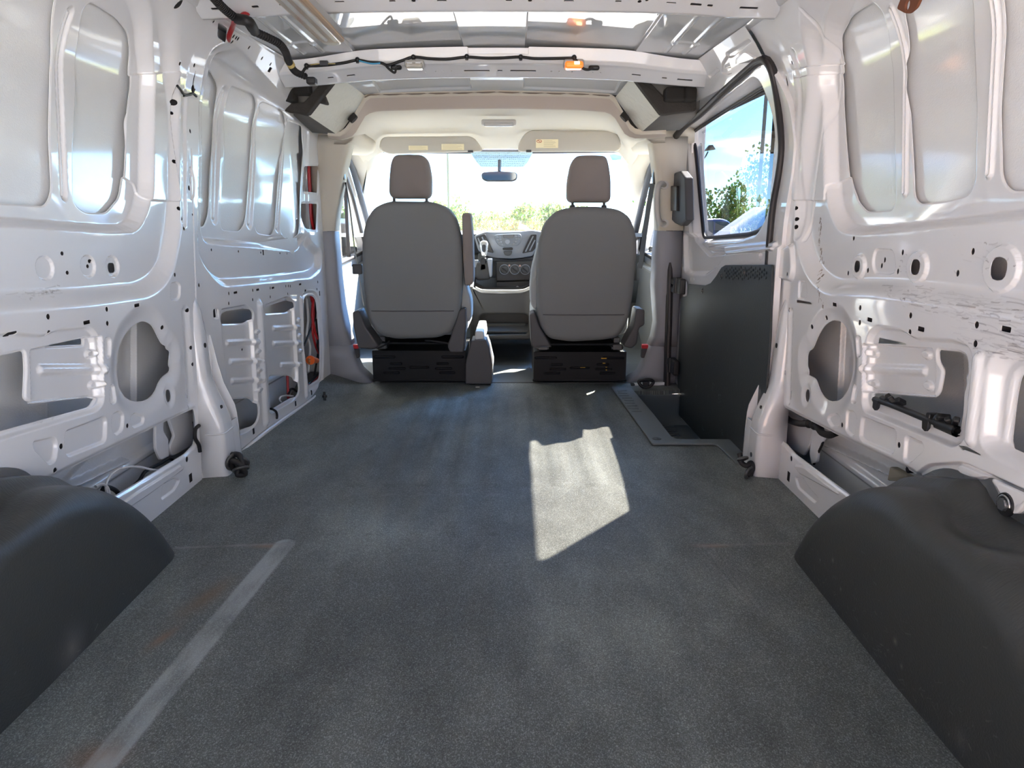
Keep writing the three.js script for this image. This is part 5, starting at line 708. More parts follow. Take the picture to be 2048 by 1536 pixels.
// ---- dashboard and centre stack ----
M.silver = phys(lin(0.27, 0.29, 0.32), 0.38, { clearcoat: 0.3, clearcoatRoughness: 0.3 }); M.dashGrey = std(lin(0.085, 0.085, 0.082), 0.6); M.dashTop = std(lin(0.16, 0.17, 0.18), 0.65); M.consoleGrey = std(lin(0.045, 0.043, 0.041), 0.55);
{
  const t = thing('dashboard', 'grey dashboard with silver centre panel, air vents, radio and heater dials', 'dashboard', [0, 0.4, -4.7]);
  const zS = -4.56, P2 = (Q) => Q;
  part(t, 'dash_top', loft([[-4.58, 0.725], [-4.62, 0.748], [-4.75, 0.742], [-5.25, 0.66], [-5.25, 0.30], [-4.70, 0.30], [-4.62, 0.45]].map(([z, y]) => [[-0.93, y - 0.01, z + 0.04], [-0.6, y, z + 0.02], [-0.2, y + 0.006, z - 0.01], [0.2, y + 0.006, z - 0.01], [0.6, y, z + 0.02], [0.93, y - 0.01, z + 0.04]]), false, false), M.dashTop);
  part(t, 'lower_panel', slab([[-0.9, -0.05], [0.9, -0.05], [0.9, 0.6], [-0.9, 0.6]], -4.98, 0.30, 0.01), M.dashGrey);
  part(t, 'centre_panel', pillow(resample(fillet([[-.1779,.723],[-.103,.7499],[-.0507,.7473],[.1162,.7512],[.1881,.7588],[.2536,.7486],[.2279,.6715],[.1935,.5991],[.1329,.5861],[.0537,.5796],[-.0386,.5841],[-.0978,.5972],[-.1502,.6296]], 0.012, 4), 90), zS + 0.01, 0.10, 0.012, 0.02), M.silver, 'silver centre panel');
  part(t, 'panel_shadow_gap', slab(fillet([[-.1513,.619],[-.092,.5929],[.0536,.572],[.1994,.5929],[.1995,.5602],[-.1585,.5668]], 0.01, 3), -4.64, 0.06, 0.004), M.dashGrey);
  const vent = (P, n, ang) => { const z = zS + 0.036, v = part(t, 'air_vent', slab(fillet(P, 0.008, 3), z - 0.03, 0.034, 0.002), M.black, 'dark air vent'); const xs = P.map((p) => p[0]), ys = P.map((p) => p[1]), x0 = Math.min(...xs), x1 = Math.max(...xs), y0 = Math.min(...ys), y1 = Math.max(...ys), sd = sdPoly(P); for (let k = 0; k < n; k++) { const u = (k + 1) / (n + 1), pts = []; for (let j = 0; j <= 20; j++) { const y = lerp(y0, y1, j / 20), x = lerp(x0, x1, u) + ang * (y - (y0 + y1) / 2); if (sd(x, y) < -0.006) pts.push([x, y, z + 0.006]); } if (pts.length > 1) part(v, 'vane', tube([pts[0], pts[pts.length - 1]], 0.0045, 4, 6), M.silver); } };
  vent([[-.1634,.7175],[-.1048,.7353],[-.0518,.6178],[-.0765,.6216],[-.1285,.6409],[-.1445,.6665]], 3, -0.42); vent([[.1807,.7315],[.2164,.734],[.2105,.6472],[.191,.6267],[.1258,.6152]], 3, 0.5);
  const rad = part(t, 'radio', slab(fillet([[-.0513,.7287],[.0281,.7351],[.1224,.7364],[.1192,.6853],[.0964,.6623],[-.0113,.6565],[-.0372,.6821]], 0.02, 4), zS + 0.022, 0.022, 0.005), phys(lin(0.20, 0.22, 0.24), 0.4), 'radio face');
  part(rad, 'display', slab(fillet([[.0056,.7303],[.0775,.7316],[.0697,.71],[.01,.71]], 0.004, 3), zS + 0.042, 0.005, 0.001), phys(lin(0.05, 0.055, 0.06), 0.2));
  const kn = [.0346,.6875,-4.52]; part(rad, 'dial', cyl([kn[0], kn[1], zS + 0.04], [kn[0], kn[1], zS + 0.06], 0.017, 0.015, 20), M.silver);
  for (const [x, y] of [[-.0289,.7163],[-.0133,.7176],[-.027,.6998],[-.0108,.7011],[-.0174,.6826],[-.0044,.6858],[.0866,.7208],[.1028,.722],[.0899,.7049],[.1048,.7061],[.0866,.687],[.0021,.673],[.0736,.6762]]) part(rad, 'key', rbox(x, y, zS + 0.046, 0.014, 0.010, 0.006, 0.003), M.silver);
  part(t, 'disc_slot', slab(fillet([[.003,.6494],[.067,.6514],[.0683,.6379],[.054,.6353],[.0049,.6372]], 0.006, 3), zS + 0.028, 0.012, 0.003), M.black); part(t, 'switch_panel', slab(fillet([[.0069,.6276],[.067,.6289],[.0552,.6044],[.0356,.6005],[.0212,.6044]], 0.01, 4), zS + 0.022, 0.016, 0.003), M.dashGrey);
  part(t, 'heater_panel', slab(fillet([[-.0386,.5648],[.1973,.5712],[.198,.4482],[-.038,.4418]], 0.012, 4), -4.60, 0.09, 0.008), M.consoleGrey, 'dark heater panel');
  part(t, 'storage_lid', slab(fillet([[-.0367,.4392],[.198,.4456],[.1984,.3731],[-.0371,.3732]], 0.01, 4), -4.60, 0.088, 0.006), M.consoleGrey); const lk = [.0977,.4059,-4.5]; part(t, 'lock', cyl([lk[0], lk[1], -4.513], [lk[0], lk[1], -4.508], 0.009, 0.008, 16), M.steel);
  for (const [x, y] of [[.0148,.5171],[.08,.5171],[.1452,.517]]) { const d = part(t, 'heater_dial', merge([cyl([x, y, -4.512], [x, y, -4.502], 0.031, 0.030, 28), cyl([x, y, -4.502], [x, y, -4.488], 0.023, 0.020, 24)]), M.dashGrey, 'round heater dial'); part(d, 'pointer', rbox(x, y, -4.484, 0.008, 0.036, 0.012, 0.003, [0, 0, 0.9]).translate(0, 0, 0), M.black); part(d, 'ring', new THREE.TorusGeometry(0.030, 0.0025, 6, 32).translate(x, y, -4.503), M.silver); }
  for (const [x, y] of [[.0461,.5422],[.1127,.5403]]) part(t, 'indicator', cyl([x, y, -4.513], [x, y, -4.508], 0.007, 0.006, 12), std(lin(0.7, 0.45, 0.35), 0.4));
  part(t, 'paper_scrap', loft([[[0.10, 0.762, -4.68], [0.18, 0.758, -4.68]], [[0.11, 0.80, -4.72], [0.15, 0.785, -4.72]], [[0.12, 0.76, -4.78], [0.19, 0.757, -4.78]]], false, false), std(lin(0.8, 0.8, 0.85), 0.7));
}
// gear shifter
{
  const c = [-.1119,.501,-4.4], t = thing('gear_shifter', 'automatic gear shifter with a silver trimmed knob on its grey base', 'gear lever', c);
  part(t, 'base', merge([slab(fillet([[-.1641,.52],[-.1494,.5705],[-.073,.5704],[-.0639,.5137],[-.0707,.4642],[-.1444,.4566],[-.1635,.4693]], 0.012, 4), -4.58, 0.20, 0.015)]), M.consoleGrey); part(t, 'trim_plate', slab(fillet([[-.0884,.5886],[-.0585,.5898],[-.0593,.4828],[-.0734,.4796]], 0.006, 3), -4.50, 0.13, 0.004), M.silver, 'silver side of the base'); part(t, 'switch_block', slab(fillet([[-.1727,.5807],[-.1439,.5807],[-.1476,.5377],[-.1701,.5345]], 0.005, 3), -4.46, 0.05, 0.004), M.silver);
  part(t, 'boot', slab(fillet([[-.1293,.5963],[-.0945,.5963],[-.0888,.521],[-.1398,.5135]], 0.01, 4), -4.43, 0.05, 0.01), M.black); const k = [[-.1267,.6947],[-.109,.6997],[-.0902,.696],[-.0815,.6805],[-.0876,.634],[-.0961,.6028],[-.1214,.6028],[-.1316,.6526],[-.1345,.6774]];
  part(t, 'knob', pillow(resample(fillet(k, 0.008, 4), 40), -4.37, 0.05, 0.014, 0.006), phys(lin(0.72, 0.72, 0.70), 0.25, { metalness: 0.6 })); part(t, 'knob_inset', pillow(resample(fillet([[-.1205,.6714],[-.1059,.6776],[-.0934,.6714],[-.0956,.6342],[-.1064,.628],[-.1171,.6342]], 0.008, 4), 30), -4.362, 0.01, 0.004, 0.002), M.darkTrim);
}
// open tray below the dash
{
  const c = [.0123,.2769,-4.15], t = thing('console_tray', 'grey plastic floor console with a deep open tray and a bright top lip', 'console', [c[0], 0, -4.2]);
  const front = [[-.1736,.4412],[-.1507,.4321],[-.1145,.4122],[.0068,.4079],[.1281,.4121],[.1717,.432],[.1947,.4411],[.1964,.1534],[.1781,.1285],[-.1546,.1286],[-.177,.1969]], cav = [[-.1253,.2616],[-.1086,.2819],[.1406,.283],[.1603,.2646],[.1582,.1782],[.1471,.1627],[-.1173,.1585],[-.1282,.1721]];
  part(t, 'front', slab(fillet(front, 0.015, 4), -4.19, 0.045, 0.012, [fillet(cav, 0.02, 4).reverse()]), M.consoleGrey); part(t, 'back', slab(fillet(front, 0.01, 3), -4.48, 0.02, 0.006), M.consoleGrey);
  const f2 = cav[7], g2 = cav[4]; part(t, 'tray_floor', rbox((f2[0] + g2[0]) / 2, f2[1] + 0.002, -4.32, g2[0] - f2[0] + 0.02, 0.012, 0.30, 0.004), M.consoleGrey); part(t, 'tray_back', slab(fillet([[-.1057,.1946],[.1506,.1945],[.1456,.1379],[-.0998,.1354]], 0.01, 3), -4.38, 0.02, 0.004), M.dashGrey);
  for (const s of [0, 1]) part(t, 'side', slabX([[-4.48, 0.04], [-4.15, 0.04], [-4.15, front[s ? 6 : 0][1]], [-4.48, front[0][1] + 0.05]], front[s ? 6 : 0][0] - 0.01, 0.02, 0.004), M.consoleGrey);
  const lip = [[-.1501,.4361,-4.14],[-.1321,.427,-4.14],[-.114,.4204,-4.14],[.007,.4173,-4.14],[.128,.4203,-4.14],[.1522,.4288,-4.14],[.1703,.4372,-4.14]]; part(t, 'lip', tube(lip, 0.009, 50, 10), M.silver2 = std(lin(0.45, 0.43, 0.40), 0.45), 'pale top lip');  // lip is paler than the rest of the console
}
// ---- cab doors and their windows ----
M.doorTrim = std(lin(0.26, 0.27, 0.27), 0.6);
for (const s of [-1, 1]) {
  const dr = struct(s < 0 ? 'door_2' : 'door_3', s < 0 ? 'cab door beside the left seat with a pale lining' : 'cab door beside the right seat with a pale lining', 'door');
  const out = fillet([[-3.70, -0.12], [-3.70, 1.16], [-4.0, 1.24], [-4.38, 1.20], [-4.62, 1.03], [-4.99, 0.70], [-4.99, -0.12]], 0.05, 4), hol = fillet([[-3.80, 0.56], [-3.80, 1.06], [-4.0, 1.15], [-4.30, 1.12], [-4.52, 0.97], [-4.87, 0.62]], 0.05, 5);
  part(dr, 'frame', slabX(out, s < 0 ? -0.985 : 0.925, 0.06, 0.012, [[...hol].reverse()]), M.paint);
  part(dr, 'lining', slabX(fillet([[-3.72, -0.10], [-3.72, 0.50], [-4.2, 0.535], [-4.6, 0.55], [-4.95, 0.58], [-4.95, -0.10]], 0.04, 4), s < 0 ? -0.935 : 0.875, 0.06, 0.02), M.doorTrim);
  part(dr, 'frame_seal', tube(hol.map(([z, y]) => [s * 0.922, y, z]), 0.011, 140, 8, true), M.seal);
  part(dr, 'body_seal', tube([[-3.74, 0.1], [-3.74, 0.9], [-3.76, 1.14], [-4.0, 1.215], [-4.36, 1.175], [-4.60, 1.0], [-4.97, 0.68]].map(([z, y]) => [s * 0.895, y, z]), 0.020, 90, 10), M.sealGrey ||= std(lin(0.10, 0.105, 0.12), 0.6));
  const wi = struct(s < 0 ? 'window_3' : 'window_4', s < 0 ? 'side window of the left cab door' : 'side window of the right cab door', 'window');
  const gl = new THREE.ShapeGeometry(new THREE.Shape(hol.map(([z, y]) => new THREE.Vector2(-z, y)))); gl.applyMatrix4(new THREE.Matrix4().makeRotationY(Math.PI / 2)).translate(s * 0.95, 0, 0); part(wi, 'pane', gl, M.clear);
  part(wi, 'divider', slabX([[-4.46, 0.58], [-4.48, 0.58], [-4.48, 1.00], [-4.46, 1.02]], s * 0.95 - 0.01, 0.02, 0.003), M.seal);
  // front pillar trim and the roof side above the door
  const ap = thing('front_pillar_trim', s < 0 ? 'cream trim of the front pillar left of the windscreen' : 'cream trim of the front pillar right of the windscreen', 'pillar trim', [s * 0.8, 1, -4.6]);
  const A = s < 0 ? [[-.7464,1.2357,-4.3], [-.7805,1.1452,-4.5], [-.8918,.9791,-4.8], [-1.07,.7433,-5.2]] : [[.7505,1.2361,-4.3], [.7738,1.1455,-4.5], [.8631,.9793,-4.8], [1.0134,.7432,-5.2]];
  part(ap, 'trim', loft(A.map(([x, y, z]) => { const L = [[x - s * 0.012, y + 0.01, z - 0.05], [x - s * 0.004, y - 0.012, z], [x + s * 0.03, y - 0.03, z + 0.05], [s * 0.90, y - 0.02, z + 0.05], [s * 0.93, y + 0.06, z + 0.02], [x + s * 0.03, y + 0.06, z - 0.04]]; return s < 0 ? L : L.reverse(); })), M.headliner);
  const rs = thing('roof_side_trim', s < 0 ? 'cream trim above the left cab door' : 'cream trim above the right cab door', 'roof trim', [s * 0.8, 1.2, -3.9]);
  const B = s < 0 ? [[-.7017,1.1869,-3.56], [-.7205,1.1775,-3.85], [-.729,1.1823,-4.1], [-.7469,1.2035,-4.34]] : [[.712,1.1918,-3.56], [.7266,1.1877,-3.85], [.7311,1.1905,-4.1], [.7523,1.2039,-4.34]];
  part(rs, 'trim', loft(B.map(([x, y, z]) => { const L = [[x - s * 0.02, y + 0.03, z], [x - s * 0.010, y + 0.012, z], [x, y, z], [x + s * 0.03, y - 0.015, z], [s * 0.935, y - 0.01, z], [s * 0.935, y + 0.09, z], [x - s * 0.03, y + 0.09, z]]; return s < 0 ? L : L.reverse(); })), M.headliner);
  // outside mirror
  const mi = thing('door_mirror', s < 0 ? 'outside mirror seen through the left cab window' : 'outside mirror beyond the right cab window', 'mirror', [s * 1.14, 0.70, -4.75]);
  part(mi, 'housing', rbox(s * 1.14, 0.72, -4.80, 0.20, 0.34, 0.10, 0.04), M.darkTrim); part(mi, 'glass', rbox(s * 1.14, 0.72, -4.748, 0.17, 0.30, 0.008, 0.004), phys(lin(0.6, 0.62, 0.62), 0.03, { metalness: 1 })); part(mi, 'arm', rbox(s * 1.03, 0.62, -4.80, 0.12, 0.06, 0.05, 0.015), M.darkTrim);
}
// ---- seat belts ----
function strap(P, w, d) { const n = P.length, A = [], c = new THREE.CatmullRomCurve3(P.map((p) => V(...p))); for (let i = 0; i <= n * 8; i++) { const p = c.getPoint(i / (n * 8)); A.push([[p.x - d[0], p.y - d[1], p.z - d[2]], [p.x + d[0], p.y + d[1], p.z + d[2]], [p.x + d[0] + 0.001, p.y + d[1], p.z + d[2] + 0.002], [p.x - d[0] + 0.001, p.y - d[1], p.z - d[2] + 0.002]]); } return loft(A); }
for (const s of [-1, 1]) {
  const c = s < 0 ? [-.766,1.0406,-3.66] : [.7668,1.0195,-3.66], t = thing('seat_belt', s < 0 ? 'black seat belt hanging beside the left seat' : 'black seat belt hanging beside the right seat', 'seat belt', c);
  const P = s < 0 ? [[-.7536,1.0002,-3.62],[-.7371,.8636,-3.62],[-.7243,.6805,-3.62],[-.7103,.565,-3.62],[-.7007,.466,-3.62],[-.6915,.3932,-3.62]] : [[.7532,.9962,-3.62],[.7376,.8636,-3.62],[.7247,.7419,-3.62],[.7135,.6183,-3.62],[.7077,.5826,-3.62]];
  part(t, 'webbing', strap(P, 0.04, [0.008, 0, 0.020]), M.wireBlack); part(t, 'anchor_loop', merge([rbox(c[0], c[1], c[2] + 0.05, 0.03, 0.06, 0.04, 0.008), rbox(c[0] + s * -0.004, c[1] + 0.035, c[2] + 0.05, 0.018, 0.05, 0.03, 0.006)]), M.black);
  if (s < 0) { const b = [-.7107,.5798,-3.6]; part(t, 'tongue', rbox(b[0], b[1], b[2], 0.05, 0.05, 0.02, 0.006), M.black); }
  const r = s < 0 ? [-.7433,.1829,-3.62] : [.7511,.1841,-3.62], bk = thing('belt_buckle', s < 0 ? 'red topped seat belt buckle beside the left seat' : 'red topped seat belt buckle beside the right seat', 'buckle', r);
  part(bk, 'release', rbox(r[0], r[1], r[2], 0.032, 0.022, 0.03, 0.005), M.red); part(bk, 'body', rbox(r[0], r[1] - 0.035, r[2] - 0.002, 0.036, 0.05, 0.03, 0.006), M.darkTrim);
}

// outer pillars and roof edges that close the cab
for (const s of [-1, 1]) { const b = struct('trim_' + (s < 0 ? 2 : 3), s < 0 ? 'white outer body edge above and behind the left cab door' : 'white outer body edge above and behind the right cab door', 'body edge'); part(b, 'outer_pillar', slabX([[-3.60, -0.2], [-3.60, 1.5], [-3.78, 1.5], [-3.78, -0.2]], s < 0 ? -1.0 : 0.93, 0.07, 0.01), M.paint); part(b, 'roof_edge', slabX([[-3.60, 1.26], [-3.60, 1.52], [-4.45, 1.52], [-4.75, 1.20], [-4.40, 1.20]], s < 0 ? -0.985 : 0.915, 0.07, 0.01), M.paint); }

// ---------- outside ----------
const GY = -0.70;
{
  const asphalt = dataTex(512, 512, (x, y) => { const n = fbm(x / 60, y / 60, 3, 31) * 40 + rr(-14, 14), v = 150 + n; return [v * 1.03, v, v * 0.95]; });
  asphalt.repeat.set(0.25, 0.25);
  const gr = struct('ground', 'sunlit pale asphalt of the parking lot round the van', 'ground');
  part(gr, 'asphalt', slabY([[-60, 40], [60, 40], [60, -34], [-60, -34]], GY - 0.3, 0.3, 0), std(0xffffff, 0.9, { map: asphalt }));
  const grassTex = dataTex(512, 512, (x, y) => { const n = fbm(x / 40, y / 14, 4, 51), m = fbm(x / 90 + 4, y / 50, 3, 71), o = clamp((m - 0.48) * 6, 0, 1); return [lerp(140, 190, o) + n * 60, lerp(160, 150, o) + n * 50, lerp(70, 80, o) + n * 30]; }); grassTex.repeat.set(0.06, 0.06);
  const fi = struct('field', 'dry yellow green meadow beyond the parking lot', 'field');
  part(fi, 'meadow', slabY([[-160, -34], [160, -34], [160, -190], [-160, -190]], GY - 0.25, 0.3, 0), std(0xffffff, 0.95, { map: grassTex }));
}
const leafG = (() => { const g = new THREE.BufferGeometry(); g.setAttribute('position', new THREE.Float32BufferAttribute([0, 0, 0, 0.32, 0.5, 0.06, 0, 1, 0, -0.32, 0.5, 0.06], 3)); g.setIndex([0, 1, 2, 0, 2, 3]); g.computeVertexNormals(); return g; })();
const leafM = phys(0xffffff, 0.8, { transmission: 0.5, thickness: 0, side: THREE.DoubleSide }), barkM = std(lin(0.12, 0.09, 0.06), 0.9);
function shrub(name, label, category, x, z, h, r, n, leaf, pal, group, open) {
  const t = thing(name, label, category, [x, GY, z], group), im = new THREE.InstancedMesh(leafG, leafM, n), m = new THREE.Matrix4(), q = new THREE.Quaternion(), lobes = Array.from({ length: 9 }, () => [rr(-0.6, 0.6) * r, h * rr(open ? 0.45 : 0.25, 0.78), rr(-0.5, 0.5) * r, r * rr(0.35, 0.6)]);
  for (let i = 0; i < n; i++) { const l = lobes[i % 9], a = rnd() * 6.283, c = rr(-1, 1), s = Math.sqrt(1 - c * c), k = l[3] * Math.cbrt(rr(0.25, 1)); const p = V(l[0] + s * Math.cos(a) * k, Math.max(0.05, l[1] + c * k * h * 0.45 / r * 1.1), l[2] + s * Math.sin(a) * k); q.setFromEuler(new THREE.Euler(rr(-1.3, 1.3), rr(0, 6.28), rr(-1, 1))); m.compose(p, q, V(leaf, leaf, leaf).multiplyScalar(rr(0.6, 1.3))); im.setMatrixAt(i, m); const w = clamp(1 - p.y / (h * 0.5), 0, 1), f = pal[Math.floor(rnd() * pal.length)], o = rnd() < w * (pal.flower || 0); im.setColorAt(i, o ? lin(0.50 + rr(-0.1, 0.1), rr(0.24, 0.38), 0.06) : lin(f[0] * rr(0.7, 1.3), f[1] * rr(0.7, 1.3), f[2])); }
  im.name = numbered('foliage'); im.userData.kind = 'stuff'; t.add(im);
  const st = []; for (let k = 0; k < 5; k++) { const l = lobes[k]; st.push(tube([[0, 0, 0], [l[0] * 0.4, l[1] * 0.5, l[2] * 0.4], [l[0], l[1], l[2]]], h * 0.014, 6, 5)); } const g = merge(st); g.userData.local = true; part(t, 'stem', g, barkM); return t;
}
{
  const pale = [[0.26, 0.32, 0.10], [0.30, 0.35, 0.13], [0.20, 0.28, 0.10]]; pale.flower = 0.75; const green = [[0.12, 0.20, 0.05], [0.16, 0.24, 0.07], [0.09, 0.16, 0.05]];
  for (const [x, z, h, l] of [[-5.0, -50, 2.9, 'pale flowering shrub left of the thin light pole, mostly behind the left seat'], [-2.7, -48, 2.6, 'pale flowering shrub just right of the thin light pole above the armrest'], [-0.6, -51, 2.3, 'low pale flowering shrub above the dashboard between its two taller neighbours'], [1.3, -48, 2.75, 'tall pale flowering shrub beside the left edge of the right seat'], [3.4, -50, 2.8, 'pale flowering shrub mostly hidden behind the right seat']]) shrub('shrub', l, 'shrub', x, z, h, 2.0, 1700, 0.24, pale);
  shrub('tree', 'green tree beyond the left cab window, partly behind the outside mirror', 'tree', -12.6, -28, 3.6, 2.2, 1500, 0.25, green); shrub('tree', 'farther green tree beyond the left cab window, next to the front pillar', 'tree', -9.6, -36, 3.4, 2.2, 1500, 0.25, green);
  shrub('tree', 'small dark green tree at the front lower corner of the sliding door window', 'tree', 15.4, -55, 4.3, 2.3, 1700, 0.3, green);
  shrub('tree', 'low round green tree in the middle of the sliding door window', 'tree', 18.6, -58, 3.6, 2.6, 1700, 0.3, [[0.20, 0.26, 0.07], [0.14, 0.2, 0.05]]);
  shrub('tree', 'airy tall green tree behind the pole in the sliding door window', 'tree', 18.2, -48, 6.4, 3.6, 2600, 0.24, green, undefined, true);
  shrub('tree', 'green tree beyond the right cab window', 'tree', 10.5, -50, 3.6, 2.4, 1500, 0.26, green);
}
// light poles
function pole(label, x, z, h, r) { const t = thing('light_pole', label, 'light pole', [x, GY, z]); part(t, 'post', cyl([x, GY, z], [x, GY + h, z], r, r * 0.75, 14), std(lin(0.16, 0.19, 0.20), 0.5)); part(t, 'base', cyl([x, GY, z], [x, GY + 0.6, z], r * 2.6, r * 2.4, 18), std(lin(0.4, 0.39, 0.37), 0.9)); part(t, 'lamp_head', rbox(x - 0.5, GY + h, z, 1.1, 0.14, 0.35, 0.04), std(lin(0.16, 0.18, 0.19), 0.5)); return t; }
pole('tall thin light pole seen through the windscreen', -3.50, -40, 9, 0.065);
pole('tall light pole seen through the sliding door window', 8.40, -25, 9.5, 0.07);
{ const c = [10.55, 4.45, -40], t = thing('street_lamp', 'small distant street lamp at the front edge of the sliding door window', 'street lamp', [10.0, GY, -40]); part(t, 'post', tube([[9.95, GY, -40], [9.95, 3.6, -40], [10.1, 4.0, -40], [10.3, 4.05, -40], [10.5, 4.4, -40]], 0.04, 40, 8), M.steelDark); part(t, 'lamp_head', loft([[[10.3, 4.42, -39.8], [10.85, 4.5, -39.8], [10.85, 4.5, -40.2], [10.3, 4.42, -40.2]], [[10.5, 4.72, -39.9], [10.7, 4.74, -39.9], [10.7, 4.74, -40.1], [10.5, 4.72, -40.1]]]), M.steelDark); }
// parked cars: side outline (front towards +x) swept across with rounded shoulders
const carGlass = phys(lin(0.03, 0.04, 0.05), 0.05, { clearcoat: 1 }), tyre = std(lin(0.02, 0.02, 0.02), 0.8), wheelM = std(lin(0.45, 0.45, 0.46), 0.35, { metalness: 0.8 });
function car(label, x, z, turn, color, van) {
  const t = thing('car', label, 'car', [x, GY, z]); t.rotation.y = turn;
  const L = (g) => { g.userData.local = true; return g; }, body = phys(color, 0.35, { clearcoat: 1, clearcoatRoughness: 0.05 });
  const k = van ? 1.12 : 1, low = [[2.30, 0.30], [2.32, 0.62], [2.15, 0.86 * k], [1.15, 1.0 * k], [-2.15, 1.04 * k], [-2.30, 0.8], [-2.28, 0.30]], top = [[1.18, 0.98 * k], [0.40, 1.50 * k], [0.05, 1.58 * k], [-1.5, 1.56 * k], [-1.95, 1.42 * k], [-2.22, 1.0 * k]];
  part(t, 'body', L(slab(fillet(low, 0.12, 5), -0.92, 1.84, 0.10, [], 4)), body); part(t, 'cabin', L(slab(fillet(top, 0.10, 5), -0.80, 1.60, 0.10, [], 4)), body);
  for (const s of [-1, 1]) { part(t, 'side_window', L(slab(fillet([[0.98, 1.03 * k], [0.36, 1.44 * k], [-0.30, 1.48 * k], [-0.30, 1.03 * k]], 0.04, 3), s * 0.79 - 0.015, 0.03, 0.004)), carGlass); part(t, 'side_window', L(slab(fillet([[-0.38, 1.03 * k], [-0.38, 1.48 * k], [-1.5, 1.46 * k], [-1.85, 1.06 * k]], 0.04, 3), s * 0.79 - 0.015, 0.03, 0.004)), carGlass); part(t, 'headlamp', L(rbox(2.2, 0.72, s * 0.62, 0.2, 0.14, 0.36, 0.05)), wheelM); part(t, 'tail_lamp', L(rbox(-2.22, 0.88, s * 0.72, 0.14, 0.22, 0.22, 0.04)), M.red); }
  part(t, 'windscreen', L(loft([[[1.10, 1.05 * k, -0.70], [1.10, 1.05 * k, 0.70], [1.13, 1.06 * k, 0.70], [1.13, 1.06 * k, -0.70]], [[0.44, 1.49 * k, -0.62], [0.44, 1.49 * k, 0.62], [0.47, 1.50 * k, 0.62], [0.47, 1.50 * k, -0.62]]])), carGlass);
  for (const wx of [1.45, -1.45]) for (const s of [-1, 1]) { const w = part(t, 'wheel', L(new THREE.CylinderGeometry(0.34, 0.34, 0.22, 28).rotateX(Math.PI / 2).translate(wx, 0.34, s * 0.82)), tyre); part(w, 'rim', L(new THREE.CylinderGeometry(0.21, 0.21, 0.23, 20).rotateX(Math.PI / 2).translate(wx, 0.34, s * 0.82)), wheelM); }
  return t;
}
car('grey tall car parked close beside the van, low in the sliding door window', 3.65, -8.9, Math.PI, lin(0.20, 0.21, 0.23), true);
car('dark blue car parked far off beyond the sliding door window', 7.6, -28.5, 0.5, lin(0.03, 0.05, 0.22));
car('white car seen through the right cab window', 3.05, -15.5, 1.45, lin(0.75, 0.76, 0.78));
car('dark grey car behind the white one beyond the right cab window', 4.2, -24.5, 1.4, lin(0.05, 0.055, 0.06));
car('white car seen through the left cab window', -3.9, -13.5, 1.7, lin(0.78, 0.78, 0.78));
// two low buildings added out of view behind the van to bounce warm light forward
for (const [label, x0, w, c] of [['unseen low terracotta rendered building behind the van on the left', -11, 17, [0.55, 0.37, 0.28]], ['unseen low grey rendered building behind the van on the right', 9, 18, [0.40, 0.385, 0.37]]]) {
  const b = thing('bounce_building', label, 'bounce_building', [x0, GY, 14]), wall = std(lin(...c), 0.9), L = (g) => { g.userData.local = true; return g; };
  part(b, 'wall', L(rbox(0, 1.7, 1, w, 3.4, 2, 0.05)), wall); part(b, 'roof_edge', L(rbox(0, 3.5, 1, w + 0.4, 0.25, 2.4, 0.04)), std(lin(0.55, 0.52, 0.46), 0.8));
  for (let k = 0; k < 3; k++) { const x = -5.4 + k * 5.2, f = part(b, 'window', L(rbox(x, 2.0, -0.02, 2.2, 1.5, 0.1, 0.02)), std(lin(0.6, 0.6, 0.58), 0.6)); part(f, 'pane', L(rbox(x, 2.0, -0.06, 2.0, 1.3, 0.06, 0.01)), carGlass); }
}

